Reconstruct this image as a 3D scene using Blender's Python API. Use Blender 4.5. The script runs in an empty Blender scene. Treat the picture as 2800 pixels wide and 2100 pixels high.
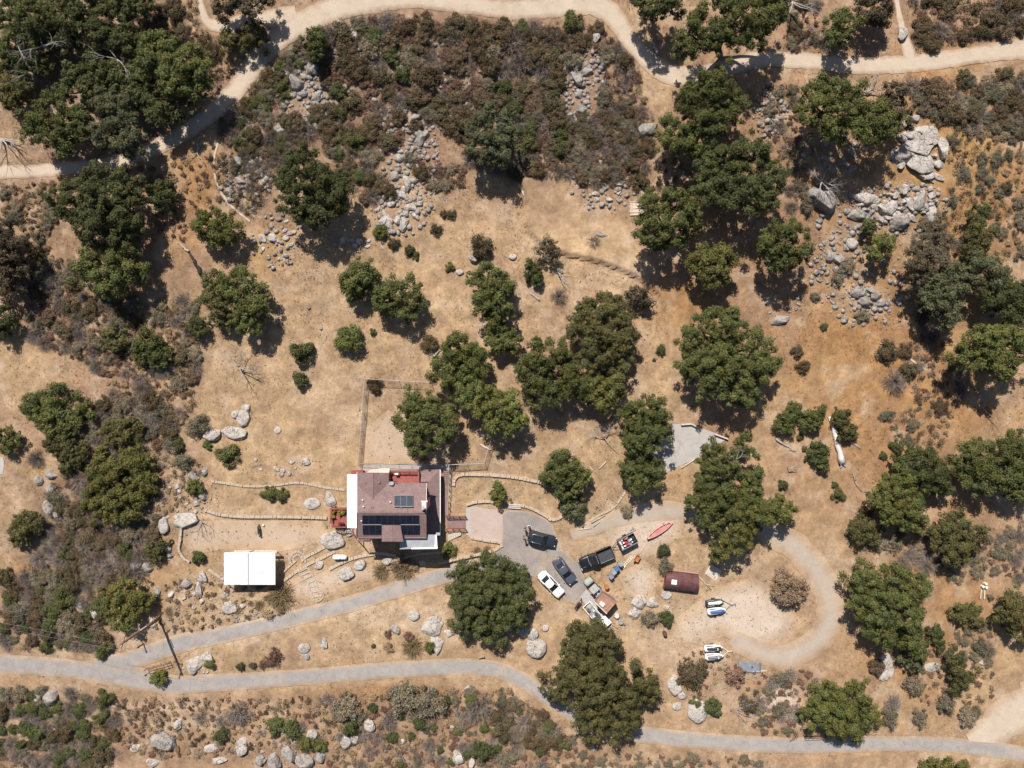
import bpy, bmesh, math, random
import numpy as np
from mathutils import Vector, Matrix, geometry

# ------------------------------------------------------------------ camera, sky, sun, exposure
sc = bpy.context.scene
COL = sc.collection
CAMZ = 108.0          # drone height over the middle of the plot (m)
PPM = 18.0            # photo pixels per metre at that height
cam_d = bpy.data.cameras.new("Camera")
cam_d.sensor_width = 36.0
cam_d.lens = 36.0 * CAMZ / (2800.0 / PPM)
cam_d.clip_start = 1.0
cam_d.clip_end = 2000.0
cam = bpy.data.objects.new("Camera", cam_d)
cam.location = (0, 0, CAMZ)
COL.objects.link(cam)
sc.camera = cam

SUN_EL = math.radians(51.0)
SUN_AZ = Vector((-0.32, 0.947))           # horizontal direction towards the sun
world = bpy.data.worlds.new("World")
sc.world = world
world.use_nodes = True
wn = world.node_tree.nodes
wl = world.node_tree.links
bg = wn["Background"]
sky = wn.new("ShaderNodeTexSky")
sky.sky_type = 'NISHITA'
sky.sun_disc = False
sky.sun_elevation = SUN_EL
sky.sun_rotation = -math.radians(18.7)
wl.new(sky.outputs[0], bg.inputs[0])
bg.inputs[1].default_value = 0.055

sun_d = bpy.data.lights.new("Sun", 'SUN')
sun_d.energy = 4.6
sun_d.angle = math.radians(0.53)
sun_d.color = (1.0, 0.945, 0.87)
sun = bpy.data.objects.new("Sun", sun_d)
to_sun = Vector((SUN_AZ.x * math.cos(SUN_EL), SUN_AZ.y * math.cos(SUN_EL), math.sin(SUN_EL))).normalized()
sun.rotation_euler = (-to_sun).to_track_quat('-Z', 'Y').to_euler()
sun.location = (-30, 80, 120)
COL.objects.link(sun)

sc.view_settings.view_transform = 'Standard'
sc.view_settings.look = 'None'
sc.view_settings.gamma = 1.0
sc.view_settings.use_curve_mapping = False
sc.view_settings.exposure = 0.50

rnd = random.Random(7)
rng = np.random.default_rng(11)

# ------------------------------------------------------------------ place: pixel of the photograph -> ground
def zg(x, y):
    s = np.sin if isinstance(x, np.ndarray) else math.sin
    c = np.cos if isinstance(x, np.ndarray) else math.cos
    return (0.055 * y + 0.45 * s(x * 0.083 + 0.6) * c(y * 0.066 + 0.2)
            + 0.3 * s(y * 0.115 + x * 0.045 + 1.0) - 0.50)

def S(px, py, h=0.0):
    """photo pixel (2800 wide) -> point h above the ground"""
    dx, dy = (px - 1400.0) / PPM, (1050.0 - py) / PPM
    z = 0.0
    for _ in range(6):
        k = (CAMZ - z) / CAMZ
        x, y = dx * k, dy * k
        z = zg(x, y) + h
    return Vector((x, y, z))

OS = 2800.0 / 2212.0
def O(px, py, h=0.0):
    return S(px * OS, py * OS, h)

def Z(px, py, z):
    """photo pixel -> point at absolute height z"""
    k = (CAMZ - z) / CAMZ
    return Vector(((px - 1400.0) / PPM * k, (1050.0 - py) / PPM * k, z))

def to_o(x, y, z):
    k = CAMZ / (CAMZ - z)
    return (x * k * PPM + 1400.0) / OS, (1050.0 - y * k * PPM) / OS

# ------------------------------------------------------------------ numpy noise
def vnoise(x, y, seed=0):
    xi, yi = np.floor(x).astype(np.int64), np.floor(y).astype(np.int64)
    xf, yf = x - xi, y - yi
    u, v = xf * xf * (3 - 2 * xf), yf * yf * (3 - 2 * yf)
    def h(a, b):
        n = (a * 374761393 + b * 668265263 + seed * 144269) & 0x7fffffff
        n = ((n ^ (n >> 13)) * 1274126177) & 0x7fffffff
        return ((n ^ (n >> 16)) & 0xffff) / 65535.0
    return (h(xi, yi) * (1 - u) + h(xi + 1, yi) * u) * (1 - v) + (h(xi, yi + 1) * (1 - u) + h(xi + 1, yi + 1) * u) * v

def fbm(x, y, seed=0, oct=4):
    t, a, s = 0.0, 0.5, 0.0
    for i in range(oct):
        t = t + a * vnoise(x * 2 ** i, y * 2 ** i, seed + i)
        s += a
        a *= 0.5
    return t / s

def sstep(a, b, x):
    t = np.clip((x - a) / (b - a), 0, 1)
    return t * t * (3 - 2 * t)

# ------------------------------------------------------------------ materials
MATS = {}
def node_mat(name):
    m = bpy.data.materials.new(name)
    m.use_nodes = True
    nt = m.node_tree
    return m, nt, nt.nodes, nt.links, nt.nodes["Principled BSDF"]

def mixcol(nt, fac, a, b, mode='MIX'):
    n = nt.nodes.new("ShaderNodeMix")
    n.data_type = 'RGBA'
    n.blend_type = mode
    for sock, v in ((0, fac), (6, a), (7, b)):
        if isinstance(v, bpy.types.NodeSocket):
            nt.links.new(v, n.inputs[sock])
        else:
            n.inputs[sock].default_value = v if sock == 0 else (v[0], v[1], v[2], 1)
    return n.outputs[2]

def noise_fac(nt, scale, detail=4, rough=0.6, lo=0.35, hi=0.65, coord='Object'):
    tc = nt.nodes.new("ShaderNodeTexCoord")
    nz = nt.nodes.new("ShaderNodeTexNoise")
    nz.inputs["Scale"].default_value = scale
    nz.inputs["Detail"].default_value = detail
    nz.inputs["Roughness"].default_value = rough
    nt.links.new(tc.outputs[coord], nz.inputs["Vector"])
    mr = nt.nodes.new("ShaderNodeMapRange")
    mr.inputs[1].default_value = lo
    mr.inputs[2].default_value = hi
    nt.links.new(nz.outputs[0], mr.inputs[0])
    return mr.outputs[0]

def bump(nt, bsdf, fac, strength, dist=0.05):
    b = nt.nodes.new("ShaderNodeBump")
    b.inputs["Strength"].default_value = strength
    b.inputs["Distance"].default_value = dist
    nt.links.new(fac, b.inputs["Height"])
    nt.links.new(b.outputs[0], bsdf.inputs["Normal"])

def M(name, col=None, rough=0.7, var=0.18, scale=3.0, metal=0.0, bmp=0.15, spec=0.3, col2=None):
    if name in MATS:
        return MATS[name]
    m, nt, nn, nl, p = node_mat(name)
    f = noise_fac(nt, scale)
    if col2 is None:
        a = [c * (1 - var) for c in col]
        b = [min(1, c * (1 + var)) for c in col]
    else:
        a, b = col, col2
    nl.new(mixcol(nt, f, a, b), p.inputs["Base Color"])
    p.inputs["Roughness"].default_value = rough
    p.inputs["Metallic"].default_value = metal
    p.inputs["Specular IOR Level"].default_value = spec
    if bmp > 0:
        bump(nt, p, noise_fac(nt, scale * 6, 3), bmp, 0.02)
    MATS[name] = m
    return m

def leaf_mat(name, trans=0.07, rough=0.7):
    m, nt, nn, nl, p = node_mat(name)
    at = nn.new("ShaderNodeAttribute")
    at.attribute_name = "Col"
    oi = nn.new("ShaderNodeObjectInfo")
    hs = nn.new("ShaderNodeHueSaturation")
    mr = nn.new("ShaderNodeMapRange")
    mr.inputs[3].default_value = 0.82
    mr.inputs[4].default_value = 1.2
    nl.new(oi.outputs["Random"], mr.inputs[0])
    nl.new(mr.outputs[0], hs.inputs["Value"])
    nl.new(at.outputs["Color"], hs.inputs["Color"])
    nl.new(hs.outputs[0], p.inputs["Base Color"])
    p.inputs["Roughness"].default_value = rough
    p.inputs["Specular IOR Level"].default_value = 0.1
    if trans > 0:
        tr = nn.new("ShaderNodeBsdfTranslucent")
        nl.new(hs.outputs[0], tr.inputs[0])
        mx = nn.new("ShaderNodeMixShader")
        mx.inputs[0].default_value = trans
        nl.new(p.outputs[0], mx.inputs[1])
        nl.new(tr.outputs[0], mx.inputs[2])
        nl.new(mx.outputs[0], nn["Material Output"].inputs[0])
    return m

LEAF = leaf_mat("leaf")
DRY = leaf_mat("dry_leaf", 0.1, 0.8)

def attr_ground_mat(name, fine, contrast, bstr, rough=0.95, specks=True):
    m, nt, nn, nl, p = node_mat(name)
    at = nn.new("ShaderNodeAttribute")
    at.attribute_name = "Col"
    c = at.outputs["Color"]
    for sc_, k, lo, hi in ((fine * .35, contrast * .8, .3, .7), (fine, contrast, .3, .7), (fine * 4.2, contrast * 0.6, .3, .7)):
        f = noise_fac(nt, sc_, 5, .65, lo, hi)
        g = 1 - k
        c = mixcol(nt, 1.0, c, mixcol(nt, f, (g, g * .97, g * .93), (1 + k * .55,) * 3), 'MULTIPLY')
    if specks:
        f = noise_fac(nt, fine * 2.1, 3, .8, .60, .72)
        c = mixcol(nt, f, c, mixcol(nt, 1.0, c, (.62, .56, .52), 'MULTIPLY'))
        f2 = noise_fac(nt, fine * 3.3, 2, .7, .69, .76)
        c = mixcol(nt, f2, c, mixcol(nt, .5, c, (.50, .40, .30)))
    nl.new(c, p.inputs["Base Color"])
    p.inputs["Roughness"].default_value = rough
    p.inputs["Specular IOR Level"].default_value = 0.1
    bump(nt, p, noise_fac(nt, fine * 3, 5, .7, 0, 1), bstr, 0.12)
    return m

def road_mat(name, a, b, edge, scale=0.6, rough=0.9, crack=True, lo=.38, hi=.86):
    """sheet whose rim is dusted over by soil: attribute 'edge' is 0 in the middle, 1 at the rim"""
    m, nt, nn, nl, p = node_mat(name)
    c = mixcol(nt, noise_fac(nt, scale, 6, .7, .3, .7), a, b)
    c = mixcol(nt, noise_fac(nt, scale * .45, 7, .75, .52, .74), c, mixcol(nt, .55, c, edge))
    c = mixcol(nt, noise_fac(nt, scale * 1.7, 5, .7, .58, .74), c, mixcol(nt, 1.0, c, (.78, .77, .76), 'MULTIPLY'))
    c = mixcol(nt, 1.0, c, mixcol(nt, noise_fac(nt, 9, 4, .7, .25, .75), (.84,) * 3, (1.14,) * 3), 'MULTIPLY')
    if crack:
        tc = nn.new("ShaderNodeTexCoord")
        nz = nn.new("ShaderNodeTexNoise")
        nz.inputs["Scale"].default_value = 0.7
        nl.new(tc.outputs["Object"], nz.inputs["Vector"])
        vadd = nn.new("ShaderNodeVectorMath")
        vadd.operation = 'ADD'
        nl.new(tc.outputs["Object"], vadd.inputs[0])
        nl.new(nz.outputs["Color"], vadd.inputs[1])
        vo = nn.new("ShaderNodeTexVoronoi")
        vo.feature = 'DISTANCE_TO_EDGE'
        vo.inputs["Scale"].default_value = 0.22
        nl.new(vadd.outputs[0], vo.inputs["Vector"])
        mr = nn.new("ShaderNodeMapRange")
        mr.inputs[1].default_value = 0.004
        mr.inputs[2].default_value = 0.012
        mr.inputs[3].default_value = 0.32
        mr.inputs[4].default_value = 0.0
        nl.new(vo.outputs["Distance"], mr.inputs[0])
        c = mixcol(nt, mr.outputs[0], c, [v * .55 for v in a])
    at = nn.new("ShaderNodeAttribute")
    at.attribute_name = "edge"
    ad = nn.new("ShaderNodeMath")
    ad.operation = 'MULTIPLY_ADD'
    nl.new(noise_fac(nt, 1.1, 6, .7, .2, .8), ad.inputs[0])
    ad.inputs[1].default_value = 0.55
    nl.new(at.outputs["Fac"], ad.inputs[2])
    mr = nn.new("ShaderNodeMapRange")
    mr.inputs[1].default_value = lo + .45
    mr.inputs[2].default_value = hi + .38
    nl.new(ad.outputs[0], mr.inputs[0])
    soil = nn.new("ShaderNodeAttribute")
    soil.attribute_name = "Col"
    c = mixcol(nt, mr.outputs[0], c, mixcol(nt, 1.0, soil.outputs["Color"], mixcol(nt, noise_fac(nt, 3, 5, .7, .3, .7), (.8, .78, .76), (1.12, 1.1, 1.08)), 'MULTIPLY'))
    nl.new(c, p.inputs["Base Color"])
    p.inputs["Roughness"].default_value = rough
    p.inputs["Specular IOR Level"].default_value = 0.15
    bump(nt, p, noise_fac(nt, 8, 5, .7, 0, 1), .25, 0.03)
    return m

# ------------------------------------------------------------------ object helpers
def tag(o, label=None, cat=None, group=None, kind=None):
    if label: o["label"] = label
    if cat: o["category"] = cat
    if group: o["group"] = group
    if kind: o["kind"] = kind
    return o

def link(o, parent=None):
    COL.objects.link(o)
    if parent is not None:
        o.parent = parent
    return o

def thing(name, label, cat, loc=(0, 0, 0), rz=0.0, group=None):
    o = bpy.data.objects.new(name, None)
    o.empty_display_size = 0.3
    o.location = loc
    o.rotation_euler = (0, 0, rz)
    link(o)
    return tag(o, label, cat, group)

def mesh_np(name, V, F, mats, col=None, smooth=False, attr=None):
    me = bpy.data.meshes.new(name)
    V = np.asarray(V, np.float32)
    F = np.asarray(F, np.int32)
    k = F.shape[1]
    me.vertices.add(len(V))
    me.vertices.foreach_set("co", V.ravel())
    me.loops.add(F.size)
    me.loops.foreach_set("vertex_index", F.ravel())
    me.polygons.add(len(F))
    me.polygons.foreach_set("loop_start", np.arange(0, F.size, k, dtype=np.int32))
    me.polygons.foreach_set("loop_total", np.full(len(F), k, np.int32))
    if smooth:
        me.polygons.foreach_set("use_smooth", np.ones(len(F), bool))
    if col is not None:
        ca = me.color_attributes.new("Col", 'FLOAT_COLOR', 'POINT')
        c4 = np.ones((len(V), 4), np.float32)
        c4[:, :3] = col
        ca.data.foreach_set("color", c4.ravel())
    if attr is not None:
        a = me.attributes.new(attr[0], 'FLOAT', 'POINT')
        a.data.foreach_set("value", np.asarray(attr[1], np.float32))
    me.materials.append(mats)
    me.update()
    me.validate()
    return me

def add_mesh(name, me, parent=None, loc=(0, 0, 0)):
    o = bpy.data.objects.new(name, me)
    o.location = loc
    return link(o, parent)

class B:
    """collects shapes for one part"""
    def __init__(s, off=(0, 0, 0)):
        s.bm = bmesh.new()
        s.off = Vector(off)
    def box(s, c, d, rz=0.0, rx=0.0, ry=0.0):
        m = Matrix.Translation(Vector(c) - s.off) @ Matrix.Rotation(rz, 4, 'Z') @ Matrix.Rotation(ry, 4, 'Y') @ Matrix.Rotation(rx, 4, 'X') @ Matrix.Diagonal((d[0], d[1], d[2], 1))
        bmesh.ops.create_cube(s.bm, size=1.0, matrix=m)
        return s
    def beam(s, a, b, w, h=None):
        a, b = Vector(a), Vector(b)
        d = b - a
        q = d.to_track_quat('X', 'Z').to_matrix().to_4x4()
        m = Matrix.Translation((a + b) / 2 - s.off) @ q @ Matrix.Diagonal((d.length, w, h or w, 1))
        bmesh.ops.create_cube(s.bm, size=1.0, matrix=m)
        return s
    def slab(s, pts, th):
        """polygon (world points, seen from above counter-clockwise or not) with thickness downwards"""
        top = [s.bm.verts.new(Vector(p) - s.off) for p in pts]
        bot = [s.bm.verts.new(Vector(p) - s.off - Vector((0, 0, th))) for p in pts]
        n = len(pts)
        s.bm.faces.new(top)
        s.bm.faces.new(bot[::-1])
        for i in range(n):
            s.bm.faces.new((top[i], bot[i], bot[(i + 1) % n], top[(i + 1) % n]))
        return s
    def prism(s, pts, z0, z1):
        return s.slab([(p[0], p[1], z1) for p in pts], z1 - z0)
    def tube(s, path, rad, n=8, cap=True):
        path = [Vector(p) - s.off for p in path]
        if not isinstance(rad, (list, tuple)):
            rad = [rad] * len(path)
        rings = []
        for i, p in enumerate(path):
            a = path[max(0, i - 1)]
            b = path[min(len(path) - 1, i + 1)]
            d = (b - a)
            if d.length < 1e-6: d = Vector((0, 0, 1))
            q = d.to_track_quat('Z', 'Y')
            rings.append([s.bm.verts.new(p + q @ Vector((math.cos(t) * rad[i], math.sin(t) * rad[i], 0))) for t in [2 * math.pi * k / n for k in range(n)]])
        for a, b in zip(rings, rings[1:]):
            for k in range(n):
                s.bm.faces.new((a[k], a[(k + 1) % n], b[(k + 1) % n], b[k]))
        if cap and n > 2:
            s.bm.faces.new(rings[0][::-1])
            s.bm.faces.new(rings[-1])
        return s
    def cyl(s, a, b, r, n=14, r2=None):
        return s.tube([a, b], [r, r if r2 is None else r2], n)
    def loft(s, rings, cap=True):
        R = [[s.bm.verts.new(Vector(p) - s.off) for p in r] for r in rings]
        n = len(R[0])
        for a, b in zip(R, R[1:]):
            for k in range(n):
                s.bm.faces.new((a[k], a[(k + 1) % n], b[(k + 1) % n], b[k]))
        if cap:
            s.bm.faces.new(R[0][::-1])
            s.bm.faces.new(R[-1])
        return s
    def ball(s, c, r, sx=1, sy=1, sz=1, sub=2):
        m = Matrix.Translation(Vector(c) - s.off) @ Matrix.Diagonal((r * sx, r * sy, r * sz, 1))
        bmesh.ops.create_icosphere(s.bm, subdivisions=sub, radius=1.0, matrix=m)
        return s
    def quad(s, *p):
        s.bm.faces.new([s.bm.verts.new(Vector(q) - s.off) for q in p])
        return s
    def mesh(s, name, mat, smooth=False, bevel=0.0):
        bmesh.ops.recalc_face_normals(s.bm, faces=s.bm.faces)
        if bevel > 0:
            bmesh.ops.bevel(s.bm, geom=list(s.bm.edges), offset=bevel, segments=2, affect='EDGES', clamp_overlap=True)
        me = bpy.data.meshes.new(name)
        s.bm.to_mesh(me)
        s.bm.free()
        me.materials.append(mat)
        if smooth:
            me.polygons.foreach_set("use_smooth", np.ones(len(me.polygons), bool))
        return me
    def build(s, name, mat, parent=None, smooth=False, bevel=0.0, loc=(0, 0, 0), sub=0):
        o = add_mesh(name, s.mesh(name, mat, smooth, bevel), parent, loc)
        if sub:
            md = o.modifiers.new("sub", 'SUBSURF')
            md.levels = md.render_levels = sub
        return o

def catmull(pts, step=0.5):
    P = [np.array(p, float) for p in pts]
    P = [2 * P[0] - P[1]] + P + [2 * P[-1] - P[-2]]
    out = []
    for i in range(1, len(P) - 2):
        n = max(1, int(np.linalg.norm(P[i + 1][:2] - P[i][:2]) / step))
        for k in range(n):
            t = k / n
            out.append(.5 * (2 * P[i] + (P[i + 1] - P[i - 1]) * t + (2 * P[i - 1] - 5 * P[i] + 4 * P[i + 1] - P[i + 2]) * t * t
                             + (3 * P[i] - P[i - 1] - 3 * P[i + 1] + P[i + 2]) * t ** 3))
    out.append(P[-2])
    return np.array(out)

def inpoly(px, py, poly):
    r = np.zeros(np.shape(px), bool)
    n = len(poly)
    for i in range(n):
        x1, y1 = poly[i]
        x2, y2 = poly[(i + 1) % n]
        c = ((y1 > py) != (y2 > py)) & (px < (x2 - x1) * (py - y1) / (y2 - y1 + 1e-12) + x1)
        r ^= c
    return r

# mask of made ground (roads, pads, house) in 0.25 m cells
MX0, MY0, MC = -90.0, -70.0, 0.25
MASK = np.zeros((int(140 / MC), int(180 / MC)), bool)
def mask_disc(x, y, r):
    i0, i1 = int((x - r - MX0) / MC), int((x + r - MX0) / MC) + 1
    j0, j1 = int((y - r - MY0) / MC), int((y + r - MY0) / MC) + 1
    i0, j0 = max(i0, 0), max(j0, 0)
    if i1 <= i0 or j1 <= j0: return
    MASK[j0:j1, i0:i1] = True
def mask_poly(poly):
    xs = [p[0] for p in poly]; ys = [p[1] for p in poly]
    i0, i1 = max(0, int((min(xs) - MX0) / MC)), int((max(xs) - MX0) / MC) + 1
    j0, j1 = max(0, int((min(ys) - MY0) / MC)), int((max(ys) - MY0) / MC) + 1
    gy, gx = np.mgrid[j0:j1, i0:i1]
    w = inpoly(gx * MC + MX0, gy * MC + MY0, poly)
    sub = MASK[j0:j1, i0:i1]
    sub |= w[:sub.shape[0], :sub.shape[1]]
def masked(x, y):
    i = np.clip(((np.asarray(x) - MX0) / MC).astype(int), 0, MASK.shape[1] - 1)
    j = np.clip(((np.asarray(y) - MY0) / MC).astype(int), 0, MASK.shape[0] - 1)
    return MASK[j, i]
# ------------------------------------------------------------------ soil colours of the place
STRAW, TAN, GOLD, ORNG = (.445, .318, .195), (.38, .266, .172), (.43, .275, .118), (.345, .20, .095)
REDB, LITT, PALE, GREYB = (.29, .188, .128), (.205, .15, .112), (.52, .41, .31), (.33, .265, .21)
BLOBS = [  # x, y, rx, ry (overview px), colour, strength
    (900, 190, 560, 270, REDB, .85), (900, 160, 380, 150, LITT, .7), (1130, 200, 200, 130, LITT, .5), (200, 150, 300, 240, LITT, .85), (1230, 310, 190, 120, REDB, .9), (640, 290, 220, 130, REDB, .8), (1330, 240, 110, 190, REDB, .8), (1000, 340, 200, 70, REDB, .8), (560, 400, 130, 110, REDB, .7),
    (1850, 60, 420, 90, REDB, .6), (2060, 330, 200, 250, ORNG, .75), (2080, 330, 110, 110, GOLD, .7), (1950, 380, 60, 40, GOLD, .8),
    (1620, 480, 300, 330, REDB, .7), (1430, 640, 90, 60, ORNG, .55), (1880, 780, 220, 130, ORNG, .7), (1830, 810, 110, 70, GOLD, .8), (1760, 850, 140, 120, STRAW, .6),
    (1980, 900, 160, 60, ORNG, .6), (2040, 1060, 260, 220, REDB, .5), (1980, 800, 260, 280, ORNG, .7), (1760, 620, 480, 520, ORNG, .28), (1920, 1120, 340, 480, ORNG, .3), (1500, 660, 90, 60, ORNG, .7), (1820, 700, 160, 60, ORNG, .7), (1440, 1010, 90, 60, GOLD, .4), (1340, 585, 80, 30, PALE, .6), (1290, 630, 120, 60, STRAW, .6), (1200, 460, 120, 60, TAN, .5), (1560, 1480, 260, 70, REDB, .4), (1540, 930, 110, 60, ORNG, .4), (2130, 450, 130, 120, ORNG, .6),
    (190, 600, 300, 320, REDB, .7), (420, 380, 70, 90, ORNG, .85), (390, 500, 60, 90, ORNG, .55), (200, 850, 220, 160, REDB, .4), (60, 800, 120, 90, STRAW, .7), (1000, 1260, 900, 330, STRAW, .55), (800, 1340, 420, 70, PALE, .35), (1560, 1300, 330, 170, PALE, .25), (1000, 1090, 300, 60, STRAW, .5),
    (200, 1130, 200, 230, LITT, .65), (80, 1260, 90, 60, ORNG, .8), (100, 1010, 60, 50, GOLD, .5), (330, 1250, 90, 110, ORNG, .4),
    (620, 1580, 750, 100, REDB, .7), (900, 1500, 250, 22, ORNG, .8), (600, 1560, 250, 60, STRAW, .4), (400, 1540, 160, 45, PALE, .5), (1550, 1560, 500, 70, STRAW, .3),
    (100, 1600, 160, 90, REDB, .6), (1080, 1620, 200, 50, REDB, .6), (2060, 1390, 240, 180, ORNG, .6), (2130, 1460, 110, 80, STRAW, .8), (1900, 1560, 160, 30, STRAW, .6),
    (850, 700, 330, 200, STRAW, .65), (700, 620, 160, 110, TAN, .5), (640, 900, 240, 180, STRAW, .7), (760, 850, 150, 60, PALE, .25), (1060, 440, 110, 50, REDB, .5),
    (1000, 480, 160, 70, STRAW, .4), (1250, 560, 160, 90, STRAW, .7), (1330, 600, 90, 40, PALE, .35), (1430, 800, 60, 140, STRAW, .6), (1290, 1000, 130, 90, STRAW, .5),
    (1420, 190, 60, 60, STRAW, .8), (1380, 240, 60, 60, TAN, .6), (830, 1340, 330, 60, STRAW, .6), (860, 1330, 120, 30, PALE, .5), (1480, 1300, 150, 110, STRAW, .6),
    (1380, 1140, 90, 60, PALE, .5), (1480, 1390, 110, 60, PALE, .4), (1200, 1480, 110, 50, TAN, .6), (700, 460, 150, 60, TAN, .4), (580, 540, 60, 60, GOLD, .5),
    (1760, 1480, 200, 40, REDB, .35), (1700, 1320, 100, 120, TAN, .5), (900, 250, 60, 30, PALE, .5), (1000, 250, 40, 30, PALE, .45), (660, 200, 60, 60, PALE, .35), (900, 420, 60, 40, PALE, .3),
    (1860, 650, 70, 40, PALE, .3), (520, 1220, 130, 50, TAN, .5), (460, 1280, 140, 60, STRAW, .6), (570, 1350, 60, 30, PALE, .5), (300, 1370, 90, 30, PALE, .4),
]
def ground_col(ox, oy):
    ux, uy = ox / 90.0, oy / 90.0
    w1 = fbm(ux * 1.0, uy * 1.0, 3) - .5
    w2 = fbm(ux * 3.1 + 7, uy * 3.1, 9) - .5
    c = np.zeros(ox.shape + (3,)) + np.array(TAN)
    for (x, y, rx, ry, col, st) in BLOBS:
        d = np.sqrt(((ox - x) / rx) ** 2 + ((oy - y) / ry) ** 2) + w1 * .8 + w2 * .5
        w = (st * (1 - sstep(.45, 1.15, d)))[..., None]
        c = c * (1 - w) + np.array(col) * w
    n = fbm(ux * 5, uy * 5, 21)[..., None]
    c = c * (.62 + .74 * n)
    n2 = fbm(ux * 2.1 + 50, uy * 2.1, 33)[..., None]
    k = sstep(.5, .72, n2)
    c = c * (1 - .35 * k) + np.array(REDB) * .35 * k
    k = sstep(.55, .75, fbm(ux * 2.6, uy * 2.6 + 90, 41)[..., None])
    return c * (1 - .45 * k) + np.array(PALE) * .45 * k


# ------------------------------------------------------------------ roads and pads (before the ground: they shape the mask)
def road(name, pts, mat, zoff, wob=0.12, seed=1, mask=True):
    """pts: (x, y, width) in overview pixels of the centre line"""
    W = [tuple(O(p[0], p[1])[:2]) + (p[2] * OS / PPM,) for p in pts]
    C = catmull(W, 0.5)
    T = np.gradient(C[:, :2], axis=0)
    T /= np.linalg.norm(T, axis=1)[:, None] + 1e-9
    N = np.stack([-T[:, 1], T[:, 0]], 1)
    s = np.linspace(-1, 1, 9)
    n, k = len(C), 9
    t = np.arange(n) * 0.5
    wl_ = 1 + wob * (fbm(t * .35, t * 0 + seed, seed) * 2 - 1) + wob * .5 * (vnoise(t * 1.3, t * 0, seed + 5) * 2 - 1)
    wr_ = 1 + wob * (fbm(t * .35, t * 0 + seed + 9, seed + 3) * 2 - 1) + wob * .5 * (vnoise(t * 1.3, t * 0, seed + 8) * 2 - 1)
    wid = np.where(s[None, :] < 0, wl_[:, None], wr_[:, None]) * C[:, 2:3] / 2
    X = C[:, None, 0] + N[:, None, 0] * s[None, :] * wid
    Y = C[:, None, 1] + N[:, None, 1] * s[None, :] * wid
    Zz = zg(X, Y) + zoff - 0.05 * np.abs(s)[None, :] ** 6
    V = np.stack([X, Y, Zz], -1).reshape(-1, 3)
    i = np.arange(n - 1)[:, None] * k + np.arange(k - 1)[None, :]
    F = np.stack([i, i + 1, i + k + 1, i + k], -1).reshape(-1, 4)
    e = np.repeat(np.abs(s)[None, :], n, 0).reshape(-1)
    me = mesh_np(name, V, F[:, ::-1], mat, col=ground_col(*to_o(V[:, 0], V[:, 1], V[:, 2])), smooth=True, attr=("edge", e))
    if mask:
        for c in C:
            mask_disc(c[0], c[1], c[2] / 2 * .88)
    return tag(add_mesh(name, me), kind='structure')

FLATP = []
def pad(name, poly, mat, zoff, rim=1.0, mask=True, wob=0.0, flat=False, structure=True):
    """sheet filling a polygon given in photo pixels"""
    P = [S(*p) for p in poly]
    out = []
    for i, a in enumerate(P):
        b = P[(i + 1) % len(P)]
        m = max(1, int((b - a).length / 0.6))
        for q in range(m):
            p = a.lerp(b, q / m)
            w = wob * (rnd.random() - .5)
            out.append((p.x + w, p.y + wob * (rnd.random() - .5)))
    xs = [p[0] for p in out]; ys = [p[1] for p in out]
    gx, gy = np.meshgrid(np.arange(min(xs), max(xs), .7), np.arange(min(ys), max(ys), .7))
    gx, gy = gx.ravel(), gy.ravel()
    ok = inpoly(gx, gy, out)
    bx, by = np.array(xs), np.array(ys)
    d = np.sqrt(((gx[:, None] - bx[None]) ** 2 + (gy[:, None] - by[None]) ** 2).min(1))
    ok &= d > .35
    allp = [Vector(p) for p in out] + [Vector((a, b)) for a, b in zip(gx[ok], gy[ok])]
    vs, es, fs = geometry.delaunay_2d_cdt(allp, [(i, (i + 1) % len(out)) for i in range(len(out))], [], 1, 1e-5)[:3]
    X = np.array([v.x for v in vs]); Y = np.array([v.y for v in vs])
    d = np.sqrt(((X[:, None] - bx[None]) ** 2 + (Y[:, None] - by[None]) ** 2).min(1))
    zc = zg(X, Y) + zoff
    F = np.array([f for f in fs if len(f) == 3])
    V = np.stack([X, Y, zc], -1)
    a, b, c = V[F[:, 0]], V[F[:, 1]], V[F[:, 2]]
    up = np.cross(b - a, c - a)[:, 2] < 0
    F[up] = F[up][:, ::-1]
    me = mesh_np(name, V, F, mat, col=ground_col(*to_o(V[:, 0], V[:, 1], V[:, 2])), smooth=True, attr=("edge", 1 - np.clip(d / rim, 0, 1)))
    if mask:
        mask_poly(out)
    else:
        FLATP.append(out)
    o = add_mesh(name, me)
    return tag(o, kind='structure') if structure else o

ASPH = road_mat("worn_asphalt", (.27, .243, .226), (.365, .33, .305), (.50, .375, .265))
ASPH2 = road_mat("dark_asphalt", (.225, .195, .18), (.335, .295, .27), (.47, .35, .24), scale=.35)
DIRT = road_mat("pale_dirt", (.44, .355, .27), (.535, .44, .345), (.40, .285, .19), scale=.4, crack=False, lo=.35, hi=.95)
GRAV = road_mat("grey_gravel", (.365, .30, .245), (.44, .365, .30), (.46, .35, .245), scale=.5, crack=False, lo=.0, hi=.85)
CONC = road_mat("concrete_sheet", (.37, .34, .315), (.45, .415, .385), (.42, .36, .30), scale=.5, crack=True, lo=.8, hi=1.2)
PINK = road_mat("pink_concrete", (.41, .315, .265), (.47, .375, .33), (.44, .37, .32), scale=.4, crack=False, lo=.8, hi=1.2)

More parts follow.
